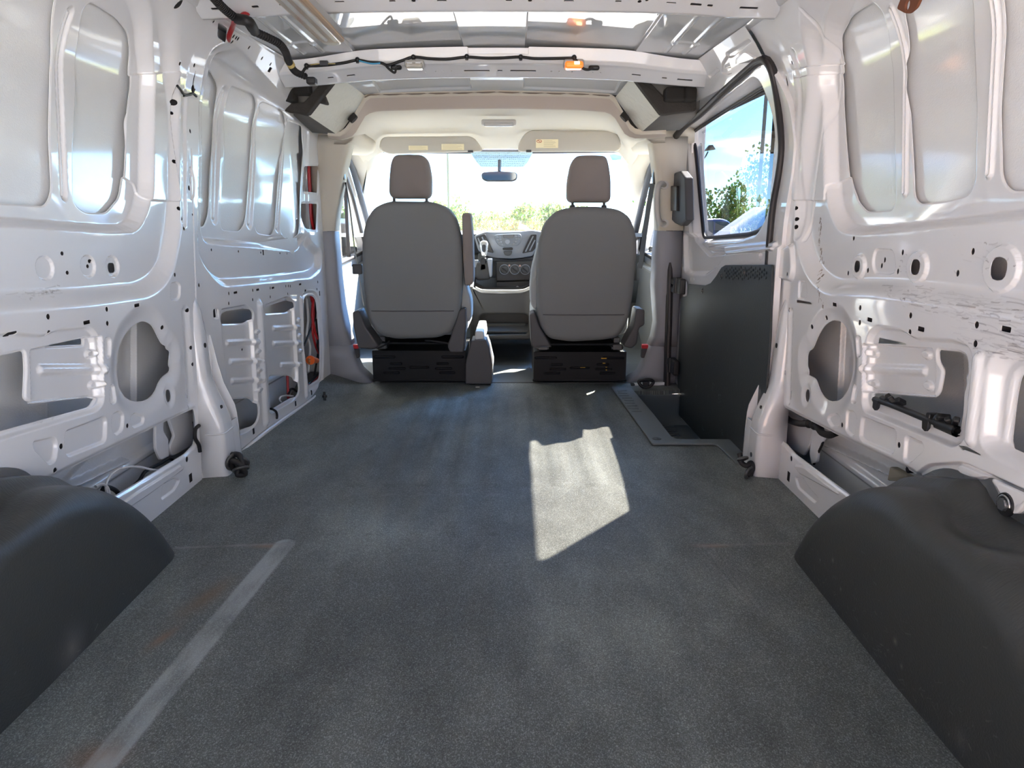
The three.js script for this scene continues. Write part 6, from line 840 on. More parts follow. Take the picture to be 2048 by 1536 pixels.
// ---------- foam blocks under the roof corners ----------
M.foam = std(lin(0.74, 0.74, 0.66), 0.95, { bumpMap: (() => { const t = dataTex(256, 256, (x, y) => { const v = fbm(x / 14, y / 14, 4, 91) * 255; return [v, v, v]; }, false); return t; })(), bumpScale: 0.004 });
M.epp = std(lin(0.040, 0.036, 0.032), 0.9, { bumpMap: rep(grain, 8), bumpScale: 0.002 }); M.epp2 = std(lin(0.16, 0.155, 0.145), 0.95, { bumpMap: rep(grain, 8), bumpScale: 0.002 });
for (const s of [-1, 1]) {
  const Z0 = -3.16, Z1 = -3.44, near = s < 0 ? [[-.6546,1.408,-3.16],[-.7955,1.2514,-3.16]] : [[.5655,1.4028,-3.16],[.6951,1.2519,-3.16]], far = s < 0 ? [[-.5951,1.3648,-3.44],[-.734,1.1985,-3.44]] : [[.5327,1.361,-3.44],[.6571,1.2099,-3.44]];
  const t = thing('foam_block', s < 0 ? 'pale foam faced black corner block under the roof on the left' : 'pale foam faced black corner block under the roof on the right', 'foam block', [near[0][0], 1.3, -3.3]);
  const [a, b] = near, [c, d] = far, o = (p, x, y) => [s * x, y, p[2]], e = 0.012;
  // pale panel: four corners with thickness
  const up = (p) => [p[0] + s * 0.02, p[1] + 0.02, p[2]];
  const N = 9, grid = []; for (let i = 0; i < N; i++) { const row = []; for (let j = 0; j < N; j++) { const u = i / (N - 1), v = j / (N - 1), k = 0.004 * (fbm(i * 0.9 + (s > 0 ? 7 : 0), j * 0.9, 2, 5) - 0.5); row.push([0, 1, 2].map((q) => lerp(lerp(a[q], b[q], v), lerp(c[q], d[q], v), u) + (q < 2 ? (q === 0 ? -s : -1) * k : 0))); } grid.push(row); }
  const g = loft(s < 0 ? grid.map((r) => [...r].reverse()) : grid, false, false); { const p = g.attributes.position, uv = g.attributes.uv; for (let i = 0; i < p.count; i++) uv.setXY(i, p.getY(i) * 4, p.getZ(i) * 4); }
  part(t, 'pale_face', g, M.foam, 'pale textured foam face');
  const A = [a[0], a[1]], B2 = [b[0], b[1]], prof = [A, B2, [s * 0.85, b[1] - 0.005], [s * 0.85, 1.36], [s * 0.84, 1.40], [s * 0.70, 1.43]];
  const C = [c[0], c[1]], D = [d[0], d[1]], prof2 = [C, D, [s * 0.85, d[1] + 0.01], [s * 0.85, 1.36], [s * 0.84, 1.40], [s * 0.66, 1.42]];
  const sh = (P, z) => P.map(([x, y]) => [x + s * 0.003, y + 0.003, z]);
  part(t, 'black_body', loft(s < 0 ? [sh(prof, Z0 - 0.004), sh(prof2, Z1)] : [sh(prof, Z0 - 0.004).reverse(), sh(prof2, Z1).reverse()]), M.epp2);
  const ring = s < 0 ? [[-.6499,1.4042],[-.6909,1.4081],[-.8014,1.2957],[-.9218,1.2956],[-.9217,1.2702],[-.7901,1.2467]] : [[.5624,1.3991],[.6077,1.403],[.7202,1.2963],[.8341,1.3061],[.8345,1.263],[.6912,1.2472]];
  part(t, 'dark_frame', slab(fillet(ring, 0.012, 3), -3.19, 0.05, 0.006), M.epp, 'dark moulded edge frame');
  const lug = s < 0 ? [[-.8072,1.3504,-3.13],[-.8503,1.3233,-3.13],[-.8862,1.2844,-3.13]] : [[.7374,1.324,-3.13],[.7954,1.324,-3.13],[.7596,1.2948,-3.13]];
  part(t, 'lug', rbox(lug[0][0], lug[0][1], -3.13, 0.085, 0.055, 0.07, 0.012), M.epp); part(t, 'lug', rbox(lug[1][0], lug[1][1], -3.12, 0.05, 0.06, 0.08, 0.014), M.epp);
  part(t, 'added_gap_strip', loft([[[c[0] + s * 0.01, c[1] + 0.01, c[2] + 0.004], [c[0] - s * 0.035, c[1] + 0.02, c[2] - 0.03]], [[d[0] + s * 0.004, d[1] + 0.004, d[2] + 0.004], [d[0] - s * 0.030, d[1] + 0.004, d[2] - 0.03]]], false, false), M.epp);  // dark strip added to stop light leaking between foam and headliner
  const up2 = s < 0 ? [[-.7139,1.3866],[-.7772,1.3711],[-.8112,1.2987],[-.7192,1.2988]] : [[.6368,1.3873],[.7208,1.3718],[.7447,1.3092],[.661,1.3092]]; part(t, 'rib', slab(fillet(up2, 0.01, 3), -3.30, 0.12, 0.006), M.epp);
  const kn = s < 0 ? [-.6527,1.2671,-3.4] : [.573,1.2719,-3.4]; part(t, 'plug', cyl([kn[0] - s * 0.006, kn[1] - 0.006, kn[2]], [kn[0] + s * 0.01, kn[1] + 0.01, kn[2]], 0.020, 0.022, 18), M.epp);
}
// ---------- cargo lamps, wiring on the bow, strip lamp ----------
{
  const c = [-.3031,1.3926,-2.905], l = thing('cargo_lamp', 'clear unlit cargo lamp under the cross bow', 'lamp', c);
  part(l, 'housing', rbox(c[0], c[1] + 0.004, c[2], 0.074, 0.028, 0.05, 0.01), M.cream2); part(l, 'lens', rbox(c[0], c[1] - 0.004, c[2] + 0.006, 0.066, 0.022, 0.05, 0.009), phys(lin(0.85, 0.82, 0.76), 0.12, { transmission: 0.7, thickness: 0 }), 'clear lens'); for (const k of [-1, 1]) part(l, 'contact', rbox(c[0] + k * 0.016, c[1] + 0.004, c[2] + 0.028, 0.02, 0.005, 0.004, 0.001), M.steel);
  const a = [.3018,1.3929,-2.905], m = thing('cargo_lamp', 'orange glowing cargo lamp under the cross bow', 'lamp', a);
  const amber = phys(lin(0.95, 0.28, 0.06), 0.2, { emissive: lin(1, 0.20, 0.02), emissiveIntensity: 0.16 }), hot = std(lin(1, 0.8, 0.5), 0.4, { emissive: lin(1, 0.62, 0.28), emissiveIntensity: 0.8 });
  part(m, 'housing', rbox(a[0], a[1] + 0.006, a[2] - 0.006, 0.078, 0.030, 0.05, 0.01), M.cream2); part(m, 'lamp_lens', rbox(a[0], a[1] - 0.002, a[2] + 0.006, 0.070, 0.026, 0.05, 0.009), amber, 'glowing orange lens'); part(m, 'bulb_glow', rbox(a[0] + 0.010, a[1] + 0.003, a[2] + 0.029, 0.022, 0.013, 0.006, 0.003), hot, 'bright bulb spot');
  const pl = new THREE.PointLight(new THREE.Color(1, 0.45, 0.12), 0.0006); pl.name = 'cargo_lamp_glow'; pl.position.set(a[0], a[1] - 0.01, a[2] + 0.06); pl.castShadow = true; scene.add(pl);
  // harness
  const h = thing('wire_harness', 'thin black taped wire harness clipped along the cross bow', 'wiring', [-.152,1.4146,-2.9]);
  const pts = [[-.7331,1.3618,-2.893],[-.7106,1.3865,-2.893],[-.6725,1.39,-2.893],[-.625,1.3936,-2.893],[-.5678,1.4006,-2.893],[-.5182,1.4094,-2.893],[-.4732,1.4024,-2.893],[-.4261,1.399,-2.893],[-.4075,1.3919,-2.893],[-.3501,1.4078,-2.893],[-.3081,1.4201,-2.893],[-.2459,1.4149,-2.893],[-.1798,1.4131,-2.893],[-.1041,1.4202,-2.893],[-.038,1.4167,-2.893],[.0187,1.4168,-2.893],[.0999,1.4203,-2.893],[.151,1.4151,-2.893],[.2172,1.4151,-2.893],[.3023,1.4169,-2.893]]; part(h, 'main_run', tube(pts, 0.0055, 240, 7), M.wireBlack);
  part(h, 'branch', tube([[-.4154,1.3938,-2.885],[-.3973,1.3763,-2.885],[-.377,1.364,-2.885],[-.3707,1.3798,-2.885],[-.3554,1.3851,-2.885]], 0.0045, 40, 7), M.wireBlack); part(h, 'branch', tube([[.3017,1.4153,-2.885],[.3171,1.3978,-2.885],[.3402,1.3767,-2.885],[.3592,1.3749,-2.885],[.3741,1.382,-2.885]], 0.005, 40, 7), M.wireBlack);
  part(h, 'blue_wire', tube([[-.5172,1.4084,-2.888],[-.4911,1.4014,-2.888],[-.4631,1.3962,-2.888],[-.4309,1.3979,-2.888]], 0.003, 30, 6), phys(lin(0.08, 0.36, 0.60), 0.4), 'short blue wire'); part(h, 'yellow_wire', tube([[-.6955,1.3925,-2.888],[-.6613,1.3961,-2.888],[-.633,1.3961,-2.888],[-.6009,1.3961,-2.888]], 0.002, 30, 6), std(lin(0.45, 0.36, 0.14), 0.5));
  const cn = [-.6442,1.3978,-2.888]; part(h, 'connector', rbox(cn[0], cn[1], cn[2], 0.032, 0.018, 0.014, 0.004), M.darkTrim);
  for (const q of [[-.5175,1.4106,-2.89],[-.3058,1.4195,-2.89],[-.1039,1.4213,-2.89],[.0999,1.4197,-2.89],[.302,1.4181,-2.89],[-.7114,1.3894,-2.89]]) part(h, 'clip', merge([new THREE.SphereGeometry(0.0095, 14, 10).translate(...q), rbox(q[0], q[1] - 0.003, q[2], 0.012, 0.02, 0.008, 0.003)]), M.black);
  for (const q of [[-.3724,1.3833,-2.885],[.3779,1.382,-2.885]]) part(h, 'grommet', merge([rbox(q[0], q[1], q[2] - 0.01, 0.042, 0.018, 0.02, 0.008)]), M.black);
  // thick conduit from the left side across to the bow
  const k = thing('wire_conduit', 'thick black corrugated conduit hanging below the left roof rail', 'wiring', [-.8519,1.4278,-2.6]);
  const C = [[-.7136,1.395,-2.0047], [-.7216,1.385,-2.1353], [-.7091,1.375,-2.1903], [-.6724,1.36,-2.1562], [-.68,1.355,-2.2427], [-.6603,1.35,-2.2904], [-.6431,1.345,-2.3415], [-.6467,1.34,-2.4097], [-.6827,1.337,-2.5765], [-.701,1.333,-2.7217], [-.6777,1.325,-2.7506]]; part(k, 'conduit', tube(C, 0.0105, 220, 10), M.wireBlack);
  { const cv = new THREE.CatmullRomCurve3(C.map((p) => V(...p)), false, 'centripetal'), rings = []; for (let i = 0; i < 90; i++) { const p = cv.getPointAt((i + 0.5) / 90), tg = cv.getTangentAt((i + 0.5) / 90), g = new THREE.TorusGeometry(0.0105, 0.0020, 5, 12); g.applyQuaternion(new THREE.Quaternion().setFromUnitVectors(V(0, 0, 1), tg)); rings.push(g.translate(p.x, p.y, p.z)); } part(k, 'conduit_ridges', merge(rings), M.wireBlack).userData.kind = 'stuff'; }
  const jn = C[3]; part(k, 'junction', tube([C[2], [jn[0] + 0.005, jn[1], jn[2]], C[4]], 0.0145, 20, 10), M.wireBlack); const tp = C[8]; part(k, 'tape', tube([[tp[0] - 0.003, tp[1] + 0.010, tp[2] + 0.012], [tp[0] + 0.003, tp[1] - 0.008, tp[2] - 0.012]], 0.0130, 6, 12), std(lin(0.55, 0.42, 0.16), 0.7), 'band of yellow tape'); part(k, 'end_plug', rbox(C[10][0] + 0.02, C[10][1] - 0.015, C[10][2], 0.034, 0.026, 0.04, 0.008), M.black);
  const r = thing('red_cable', 'red cable leaving a hole in the left roof rail towards the roof', 'cable', [-.813,1.4416,-2.5]); part(r, 'sheath', tube([[-.8539,1.3815,-2.4915], [-.8234,1.3868,-2.4269], [-.7943,1.4015,-2.3828], [-.7143,1.38,-2.2106], [-.6928,1.4,-2.2285], [-.6773,1.42,-2.285], [-.658,1.435,-2.3339]], 0.008, 60, 8), M.wireRed);
}
{
  const e = [[-.4175,1.4,-1.8704],[-.5042,1.4,-2.4307]], t = thing('strip_lamp', 'long clear covered strip lamp with a rounded tan rimmed end under the roof', 'lamp', e[1]);
  const z0 = -2.34, x = -0.482, R = 0.033, o = (r) => { const P = [[x - r, -1.2], [x + r, -1.2], [x + r, z0]]; for (let k = 1; k < 12; k++) { const a = k / 12 * Math.PI; P.push([x + r * Math.cos(a), z0 - r * Math.sin(a)]); } P.push([x - r, z0]); return P.reverse(); };
  part(t, 'base', slabY(o(R), 1.358, 0.030, 0.004), std(lin(0.40, 0.39, 0.37), 0.4)); part(t, 'rim', slabY(o(R + 0.006), 1.353, 0.008, 0.002, [o(R - 0.004).reverse()]), std(lin(0.50, 0.36, 0.24), 0.6), 'tan sealing rim');
  part(t, 'cover', merge([slabY(o(R - 0.004), 1.344, 0.012, 0.004)]), phys(lin(0.9, 0.9, 0.88), 0.12, { transmission: 0.85, thickness: 0 }), 'clear cover'); for (const k of [-0.014, 0.014]) part(t, 'lamp_tube', tube([[x + k, 1.352, -1.25], [x + k, 1.352, -2.33]], 0.006, 8, 10), std(lin(0.75, 0.75, 0.72), 0.3), 'unlit white tube');
}
// rusty bracket at the top right
{ const c = [.8832,1.2523,-1.6015], t = thing('bracket', 'small rusty metal bracket with a round hole at the top of the right side', 'bracket', c), P = [[-1.6193,1.2874],[-1.5379,1.2639],[-1.5641,1.2353],[-1.5887,1.2315],[-1.6081,1.2373],[-1.6432,1.2549]], hc = ell([-1.6003,1.2504], 0.009, 0.010, 16); part(t, 'plate', slabX(fillet(P, 0.006, 3), c[0], 0.006, 0.0015, [hc]), M.rust); }
// ---------- left: pillar bracket, wires in the openings ----------
for (const s of [-1, 1]) {
  const t = thing('pillar_bracket', s < 0 ? 'white folded steel foot bracket of the pillar on the left' : 'white folded steel foot bracket of the pillar beside the sliding door', 'bracket', [s * 0.9, 0.2, -2.25]);
  const flat = (l) => (s < 0 ? l : [...l].reverse());
  const base = s < 0 ? [[-.9507,-.0022,-2.215], [-.8609,.0154,-2.2], [-.8822,.0348,-2.32]] : 0;
  // channel: wide foot, narrow waist, slanted top; loops of (x, z) at heights
  const lv = [[-0.02, 0.858, -2.185, -2.285], [0.12, 0.860, -2.187, -2.285], [0.165, 0.863, -2.19, -2.285], [0.19, 0.866, -2.19, -2.283], [0.29, 0.900, -2.20, -2.275], [0.33, 0.908, -2.205, -2.27], [0.47, 0.914, -2.208, -2.268], [0.54, 0.921, -2.212, -2.264], [0.585, 0.932, -2.222, -2.258]];
  const loops = lv.map(([y, x, z0, z1]) => flat([[s * 0.945, y, z0 + 0.02], [s * (x + 0.012), y, z0], [s * (x + 0.003), y, z0 - 0.006], [s * x, y, z0 - 0.018], [s * x, y, z1 + 0.018], [s * (x + 0.003), y, z1 + 0.006], [s * (x + 0.012), y, z1], [s * 0.945, y, z1 - 0.01]]));
  part(t, 'channel', loft(loops), M.paint);
  part(t, 'web', loft([[-0.02, 0.857], [0.12, 0.859], [0.19, 0.862], [0.215, 0.866], [0.29, 0.896], [0.36, 0.912], [0.45, 0.926]].map(([y, x]) => flat([[s * 0.935, y, -2.312], [s * x, y, -2.312], [s * x, y, -2.318], [s * 0.935, y, -2.318]]))), M.paint);
  part(t, 'foot_side', loft([[-0.02, 0.857], [0.12, 0.859], [0.17, 0.862]].map(([y, x]) => flat([[s * (x + 0.004), y, -2.27], [s * x, y, -2.27], [s * x, y, -2.318], [s * (x + 0.004), y, -2.318]]))), M.paint);
  part(t, 'seam', tube([[s * 0.930, 0.148, -2.178], [s * 0.874, 0.148, -2.188], [s * 0.8625, 0.148, -2.20], [s * 0.8625, 0.148, -2.28]], 0.003, 30, 6), M.paint);
  for (const [y, z, x] of [[0.065, -2.235, 0.859], [0.225, -2.235, 0.878], [0.43, -2.235, 0.912]]) part(t, 'hole_plug', cyl([s * (x + 0.002), y, z], [s * (x - 0.0012), y, z], 0.008, 0.008, 16), M.black);
}
function ringKnot(label, s, pts, r, rings) { const t = thing('tie_down', label, 'tie down', pts[0]); part(t, 'webbing', tube(pts, r, 60, 8), M.wireBlack); for (const [c, R, rot] of rings) { const g = new THREE.TorusGeometry(R, 0.0055, 8, 24); g.applyMatrix4(new THREE.Matrix4().makeRotationFromEuler(new THREE.Euler(...rot))); part(t, 'ring', g.translate(...c), M.steelDark); } return t; }
{
  const c = [-.8277,.04,-2.2131]; const k = (x, y, z) => [c[0] + x, c[1] + y, c[2] + z];
  ringKnot('knotted black tie down ring at the foot of the left pillar', -1, [k(-0.02, 0.03, 0), k(0.01, 0.035, 0.02), k(0.02, 0, 0.02), k(-0.012, -0.02, 0.01), k(-0.012, 0.02, 0.028), k(0.012, 0.01, 0.03), k(0.024, -0.028, 0.02), k(0.0, -0.03, 0.02), k(0.012, 0.018, 0.012)], 0.010, [[k(-0.012, 0.01, 0.012), 0.026, [0.3, 0.9, 0]], [k(0.012, -0.012, 0.02), 0.022, [1.1, 0.3, 0.4]], [k(0.018, 0.008, 0.02), 0.018, [0.2, 0.3, 0.6]]]);
  const d = [.8306,.05,-2.1948], m = (x, y, z) => [d[0] + x, d[1] + y, d[2] + z];
  ringKnot('black tie down hook at the foot of the pillar beside the sliding door', 1, [m(-0.02, 0.03, -0.01), m(-0.014, 0.0, 0), m(0.0, -0.006, 0.01), m(0.016, 0.0, 0), m(0.02, -0.02, 0.004), m(0.004, -0.04, 0.01)], 0.009, [[m(0.01, -0.032, 0.008), 0.02, [0.2, 0.7, 0]], [m(-0.012, 0.014, 0), 0.014, [1.0, 0.2, 0.3]]]);
  const e = [.7353,.02,-3.4616], n = (x, y, z) => [e[0] + x, e[1] + y, e[2] + z];
  const lp = thing('tie_down', 'black oval tie down loop on the white sill plate at the front of the step', 'tie down', e); part(lp, 'loop', tube([n(-0.036, 0.014, 0), n(-0.02, 0.022, 0), n(0.02, 0.022, 0), n(0.036, 0.012, 0), n(0.018, -0.012, 0.005), n(-0.018, -0.012, 0.005)], 0.008, 60, 10, true), M.black); part(lp, 'tongue', rbox(e[0], e[1] + 0.004, e[2] + 0.002, 0.034, 0.02, 0.012, 0.004), M.black); part(lp, 'foot', cyl(n(0, -0.012, 0), n(0, -0.03, 0), 0.012, 0.016, 14), M.black);
  const sp = thing('sill_plate', 'small white sill plate at the front end of the step well', 'sill plate', e), Q = [[.6792,.0095],[.8525,.0172],[.8542,-.0195],[.6931,-.0194]]; part(sp, 'plate', slab(Q, -3.54, 0.02, 0.002), M.paint); part(sp, 'screw', cyl([Q[0][0], Q[0][1] - 0.005, -3.53], [Q[0][0], Q[0][1] - 0.005, -3.512], 0.010, 0.010, 12), M.steelDark);
}
{
  const w = thing('cable_bundle', 'red and black cables inside the tall opening next to the left pillar trim', 'cable', [-.8997,.2781,-3.4204]);
  for (const [P, r, m] of [[[[-.8976,.4711,-3.458],[-.8999,.3708,-3.4163],[-.8988,.294,-3.4375],[-.8963,.2305,-3.4823],[-.8929,.1421,-3.5454],[-.8931,.0839,-3.5432],[-.8989,.0588,-3.4344],[-.9072,.0516,-3.2809]], 0.007, M.wireRed], [[[-.9045,.4745,-3.4242],[-.9027,.384,-3.4562],[-.9048,.3061,-3.4188],[-.903,.2168,-3.4519],[-.8984,.1244,-3.5365]], 0.006, M.wireRed], [[[-.895,.3452,-3.4696],[-.8943,.2681,-3.4834],[-.891,.2006,-3.5443],[-.8902,.1199,-3.5591],[-.8923,.0788,-3.5207],[-.8979,.0723,-3.4165],[-.9047,.0561,-3.2891]], 0.006, M.wireBlack], [[[-.9157,.2419,-3.3083],[-.91,.3067,-3.4147],[-.9066,.3441,-3.4778],[-.9039,.4501,-3.527]], 0.005, M.wireBlack], [[[-.9205,.4538,-3.4056],[-.9201,.353,-3.4127],[-.922,.2849,-3.3778],[-.92,.2233,-3.4146],[-.9224,.1014,-3.3689]], 0.006, M.wireWhite], [[[-.9052,.179,-3.5033],[-.9083,.1042,-3.4453],[-.9106,.0371,-3.4038]], 0.005, M.wireBlack], [[[-.9104,.0485,-3.3138],[-.9047,.057,-3.4208],[-.8983,.0601,-3.5393]], 0.008, M.wireRed]]) part(w, 'cable', tube(P, r, 70, 8), m);
  for (const c of [[-.8914,.2636,-3.4819],[-.8903,.2443,-3.5016]]) part(w, 'tape_knot', new THREE.SphereGeometry(0.012, 12, 8).scale(1, 1.6, 1).translate(...c), M.wireBlack);
  const p = thing('plug', 'orange three pin plug hanging in the tall opening beside the red cables', 'plug', [-.8932,.1649,-3.3541]), q = [[-.8902,.1493,-3.4097],[-.8947,.1691,-3.3276],[-.8967,.1802,-3.2897]]; part(p, 'body', cyl(q[0], q[1], 0.013, 0.020, 14), M.orange); part(p, 'collar', cyl(q[1], [q[1][0], q[1][1], q[1][2] + 0.012], 0.022, 0.022, 14), M.orange); for (const k of [-1, 0, 1]) part(p, 'pin', cyl([q[1][0], q[1][1] + k * 0.009, q[1][2] + 0.01], [q[1][0], q[1][1] + k * 0.009, q[1][2] + 0.035], 0.003), std(lin(0.6, 0.45, 0.2), 0.3, { metalness: 1 })); part(p, 'cord', tube([[-.8939,.1442,-3.4356],[-.8917,.1745,-3.4763],[-.8931,.2171,-3.4498],[-.8915,.2499,-3.4792]], 0.006, 30, 8), M.wireBlack);
  const u = thing('red_wires', 'red wires behind the two small windows of the left front pillar', 'cable', [-.9042,.9135,-3.5222]); for (const k of [0, 1, 2, 3]) part(u, 'wire', tube([[-.8953,1.1069,-3.5018],[-.896,1.0042,-3.4887],[-.8962,.9126,-3.4849],[-.896,.82,-3.4883],[-.8936,.7489,-3.5329]].map(([x, y, z]) => [x - 0.004 * k, y, z - 0.022 * k]), 0.006, 40, 6), M.wireRed);
  const a = thing('white_wire', 'thin white wire looping in the open cavity above the left sill', 'wire', [-.96,.1734,-1.8001]); part(a, 'run', tube([[-.95,.1144,-1.9417],[-.95,.1311,-1.9019],[-.95,.158,-1.8458],[-.95,.1816,-1.7831],[-.95,.1907,-1.7305],[-.95,.1839,-1.6941],[-.95,.1676,-1.6776],[-.95,.1414,-1.68]], 0.0033, 70, 8), M.wireWhite); part(a, 'run', tube([[-.95,.1837,-1.6361],[-.95,.1825,-1.652],[-.95,.1751,-1.6709],[-.95,.1599,-1.6843],[-.95,.135,-1.6896]], 0.0036, 40, 8), M.wireWhite);
  const b = thing('black_wire', 'thin black wire lying in the open cavity above the left sill', 'wire', [-.98,.1271,-1.9287]); part(b, 'run', tube([[-.98,.0991,-2.0834],[-.98,.1098,-2.0613],[-.98,.1113,-2.0142],[-.98,.1173,-1.948],[-.98,.1176,-1.9159],[-.98,.1057,-1.887],[-.98,.1019,-1.8606]], 0.005, 60, 8), M.wireBlack); part(b, 'run', tube([[-.96,.1557,-1.6758],[-.96,.1605,-1.6853],[-.96,.1543,-1.7052],[-.96,.1361,-1.7317],[-.96,.12,-1.7459]], 0.006, 40, 8), M.wireBlack);
  const d = thing('black_wire', 'black wire hanging out of the cavity at the left pillar foot', 'wire', [-.95,.1476,-2.1925]); part(d, 'run', tube([[-.95,.1898,-2.1884],[-.95,.1673,-2.1901],[-.95,.1327,-2.1793],[-.95,.1138,-2.1888]], 0.006, 40, 8), M.wireBlack); part(d, 'run', tube([[-.925,.1843,-2.1642],[-.925,.1796,-2.1385],[-.925,.1544,-2.13],[-.925,.1232,-2.15],[-.925,.1002,-2.153]], 0.006, 40, 8), M.wireBlack);
  const f = thing('white_wire', 'short white wire bent across the low front opening on the left', 'wire', [-.9233,.0671,-2.9819]); part(f, 'run', tube([[-.9173,.0496,-3.0927],[-.922,.0731,-3.0052],[-.9253,.0805,-2.9453],[-.9258,.0747,-2.9356],[-.9236,.0415,-2.9767]], 0.004, 40, 8), M.wireWhite); part(f, 'red_run', tube([[-.9371,.1465,-3.0972],[-.9373,.1001,-3.0926],[-.9376,.0404,-3.0877]], 0.006, 30, 8), M.wireRed); part(f, 'black_run', tube([[-.9331,.0603,-3.0779],[-.9317,.0756,-3.1042],[-.9298,.0716,-3.139],[-.9277,.0489,-3.1783]], 0.005, 30, 8), M.wireBlack);
  const g = thing('black_wire', 'black wire poking from the sill slot on the left front', 'wire', [-.9023,.0535,-2.8144]); part(g, 'run', tube([[-.8998,.0824,-2.7489],[-.8986,.0729,-2.7725],[-.8969,.0528,-2.8026],[-.8967,.0355,-2.8072],[-.897,.0267,-2.8014]], 0.005, 40, 8), M.wireBlack);
  const st = thing('screw_stud', 'black screw stud standing at the mat edge on the left front', 'screw', [-.7962,.03,-3.1769]), sp = [-.807,.02,-3.2075]; part(st, 'stem', cyl([sp[0], sp[1] - 0.02, sp[2]], [sp[0], sp[1] + 0.022, sp[2]], 0.007, 0.005, 10), M.black); part(st, 'head', cyl([sp[0], sp[1] - 0.004, sp[2]], [sp[0], sp[1] + 0.006, sp[2]], 0.012, 0.011, 12), M.black);
}
// brackets seen inside the cavities
for (const s of [-1, 1]) {
  const P = s < 0 ? [[-2.0234,.2403],[-2.0698,.224],[-2.0584,.2007],[-2.0835,.163],[-2.0762,.1108],[-2.0247,.1165],[-2.0045,.1588],[-2.0112,.1975]] : [[-2.0791,.2048],[-2.0074,.2202],[-1.9963,.2004],[-2.0312,.1481],[-2.03,.1127],[-2.0671,.0907],[-2.0863,.1238]];
  const t = thing('cavity_brace', s < 0 ? 'white steel brace inside the open cavity on the left' : 'white steel brace inside the open cavity on the right', 'brace', [s * 0.98, 0.15, -2.0]); part(t, 'plate', slabX(fillet(P, 0.008, 3), s < 0 ? -0.995 : 0.985, 0.010, 0.003), M.primer);
  const Q = s < 0 ? [[-2.1201,.2187],[-2.316,.1994],[-2.2919,.0872],[-2.1168,.0969],[-2.106,.1314],[-2.1434,.1565]] : [[-2.3296,.1975],[-2.147,.2033],[-2.1007,.1923],[-2.1105,.1404],[-2.1511,.0896],[-2.2777,.08]]; part(t, 'gusset', slabX(fillet(Q, 0.01, 3), s < 0 ? -1.005 : 0.995, 0.010, 0.003), M.primer);
  // sealing lip where the side meets the mat
  const lip = thing('sill_flange', s < 0 ? 'white sealed flange where the left side meets the mat' : 'white sealed flange where the right side meets the mat', 'flange', [s * 0.93, 0, -1.9]);
  const L = s < 0 ? [[-.9131,-.0058,-2.4288],[-.9008,.0066,-2.6574],[-.8863,.0045,-2.9259],[-.8719,-.0004,-3.1936],[-.8607,.0047,-3.401]] : [[.9441,.004,-2.1473],[.9544,.004,-2.0202],[.9666,.004,-1.9062]]; part(lip, 'flange', tube(L, 0.010, 60, 8), M.paint);
}
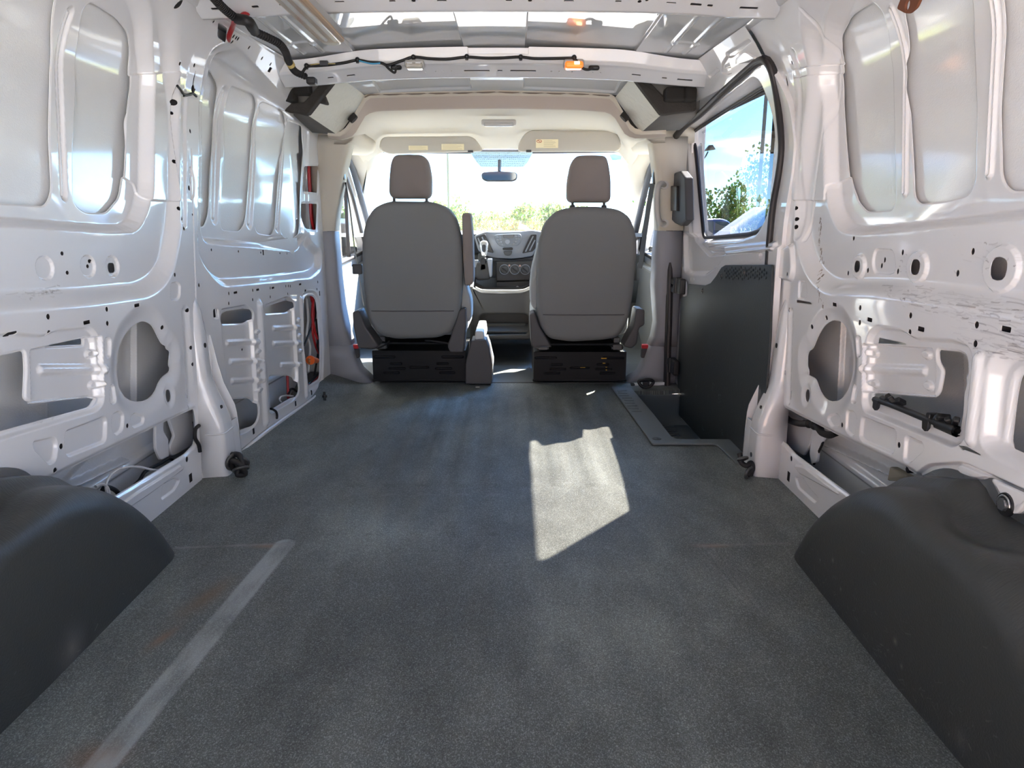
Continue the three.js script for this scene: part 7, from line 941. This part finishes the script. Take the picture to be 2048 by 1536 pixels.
// right: black hose, torn clip strip, bolt in the arch tab, foam scrap
{
  const h = thing('drain_hose', 'short black hose curving out of the pillar foot beside the sliding door', 'hose', [.9066,.1076,-2.42]); const H = [[.899,.162,-2.319],[.8972,.1581,-2.3518],[.8956,.1392,-2.3826],[.8949,.1186,-2.3943],[.8956,.0945,-2.3826],[.8963,.0711,-2.3692]]; part(h, 'hose', tube(H, 0.009, 50, 10), M.black); const e = H[5]; part(h, 'end', cyl([e[0], e[1] + 0.004, e[2]], [e[0], e[1] - 0.022, e[2]], 0.009, 0.009, 12), M.cream2, 'pale hose end');
  const w = thing('wire_loom', 'black taped wire loom crossing the open cavity on the right', 'wiring', [.96,.2294,-2.0356]); part(w, 'loom', tube([[.96,.2065,-2.2598],[.96,.1932,-2.2153],[.96,.203,-2.131],[.96,.2245,-2.0484],[.96,.2324,-1.9956],[.96,.2247,-1.9546],[.96,.2338,-1.9066],[.96,.2519,-1.8688]], 0.010, 80, 8), M.wireBlack); part(w, 'branch', tube([[.965,.2134,-2.1013],[.965,.2271,-2.0336],[.965,.231,-1.9808],[.965,.2248,-1.9729]], 0.009, 40, 8), M.wireBlack); part(w, 'thin_wire', tube([[.99,.2026,-2.0271],[.99,.1838,-2.0121],[.99,.1415,-2.0333],[.99,.0942,-2.057]], 0.004, 40, 6), M.wireBlack); for (const c of [[.958,.2269,-2.0441],[.958,.2327,-2.0042]]) part(w, 'tape_knot', new THREE.SphereGeometry(0.014, 12, 8).translate(...c), M.wireBlack);
  const c = thing('clip_strip', 'torn black plastic clip strip left along the lower edge of the right side window', 'clip strip', [.94,.4122,-1.4629]);
  const E = [[.934,.4037,-1.641],[.934,.409,-1.5849],[.934,.4123,-1.5201],[.934,.415,-1.4527],[.934,.4189,-1.3846],[.934,.4217,-1.322]]; part(c, 'strip', tube(E, 0.0075, 60, 8), M.black);
  for (const P of [[[-1.6346,.4072],[-1.6089,.4092],[-1.6131,.3888],[-1.6221,.3809],[-1.6342,.3855]], [[-1.4304,.4192],[-1.4061,.4199],[-1.4067,.4015],[-1.4144,.3923],[-1.4264,.3957]]]) part(c, 'tab', slabX(fillet(P, 0.003, 3), 0.926, 0.008, 0.002), M.black);
  for (const [q, a] of [[.936,.41,-1.602],[.936,.417,-1.5779],[.936,.4146,-1.5632],[.936,.4221,-1.534],[.936,.4239,-1.4093],[.936,.4309,-1.3744],[.936,.4227,-1.3823],[.936,.4259,-1.3509],[.936,.4335,-1.3341]].map((q, i) => [q, i * 0.7])) part(c, 'torn_clip', rbox(q[0], q[1] + 0.004, q[2], 0.012, 0.012, 0.026, 0.003, [a, a * 0.5, 0.4]), M.black);
  part(c, 'lower_run', tube([[.936,.418,-1.3878],[.936,.4187,-1.362],[.936,.4197,-1.3261]], 0.012, 20, 8), M.black);
  const b = [.93,.3468,-1.1372], t = thing('arch_bolt', 'round bolt in the white tab hanging over the right wheel cover', 'bolt', b);
  const tab = [[-1.1831,.3772],[-1.1703,.3761],[-1.0865,.3808],[-1.0856,.3771],[-1.1,.3602],[-1.1061,.3458],[-1.1158,.3381],[-1.1289,.3361],[-1.1421,.3419]]; part(t, 'tab', slabX(fillet(tab, 0.012, 4), 0.915, 0.010, 0.003), M.paint, 'white steel tab'); part(t, 'washer', cyl([0.917, b[1], b[2]], [0.912, b[1], b[2]], 0.021, 0.020, 26), M.black); part(t, 'bolt_head', cyl([0.913, b[1], b[2]], [0.906, b[1], b[2]], 0.012, 0.011, 6), M.steel); const ar = new THREE.TorusGeometry(0.015, 0.002, 6, 20, Math.PI); ar.rotateY(Math.PI / 2); part(t, 'washer_rim', ar.translate(0.911, b[1], b[2]), M.steel);
  const s = thing('foam_scrap', 'tan foam scrap in the cavity above the right wheel cover', 'foam', [.99,.2291,-1.6001]); part(s, 'scrap', slabX(fillet([[-1.6329,.2389],[-1.5574,.2425],[-1.5657,.2254],[-1.6375,.2007]], 0.005, 3), 0.985, 0.02, 0.004), std(lin(0.42, 0.37, 0.28), 0.9));
  const p = thing('paper_chip', 'tiny pale chip lying on the mat in front of the parking brake', 'chip', [-0.1, 0, -3.4]), q = [-.107,-3.4648]; part(p, 'chip', rbox(q[0], 0.004, q[1], 0.02, 0.004, 0.012, 0.001), M.cream2);
  const z = [-.9164,1.1957,-2.3042], x = thing('torn_clip', 'bent wire clip sticking out of the left pillar', 'clip', z); part(x, 'wire', tube([[-.9059,1.2008,-2.2075],[-.9068,1.1947,-2.2265],[-.908,1.1852,-2.249],[-.9076,1.1888,-2.2829],[-.906,1.1966,-2.3101],[-.9055,1.1918,-2.3318]], 0.004, 40, 6), M.steelDark); part(x, 'wire', tube([[-.9032,1.2103,-2.3188],[-.9066,1.1944,-2.3051],[-.9079,1.186,-2.2772],[-.9086,1.1795,-2.249]], 0.003, 30, 6), M.steelDark);
}
scene.traverse((o) => { if (o.isMesh) { o.castShadow = true; o.receiveShadow = true; } });
scene.environment = null;
renderer.render(scene, camera);
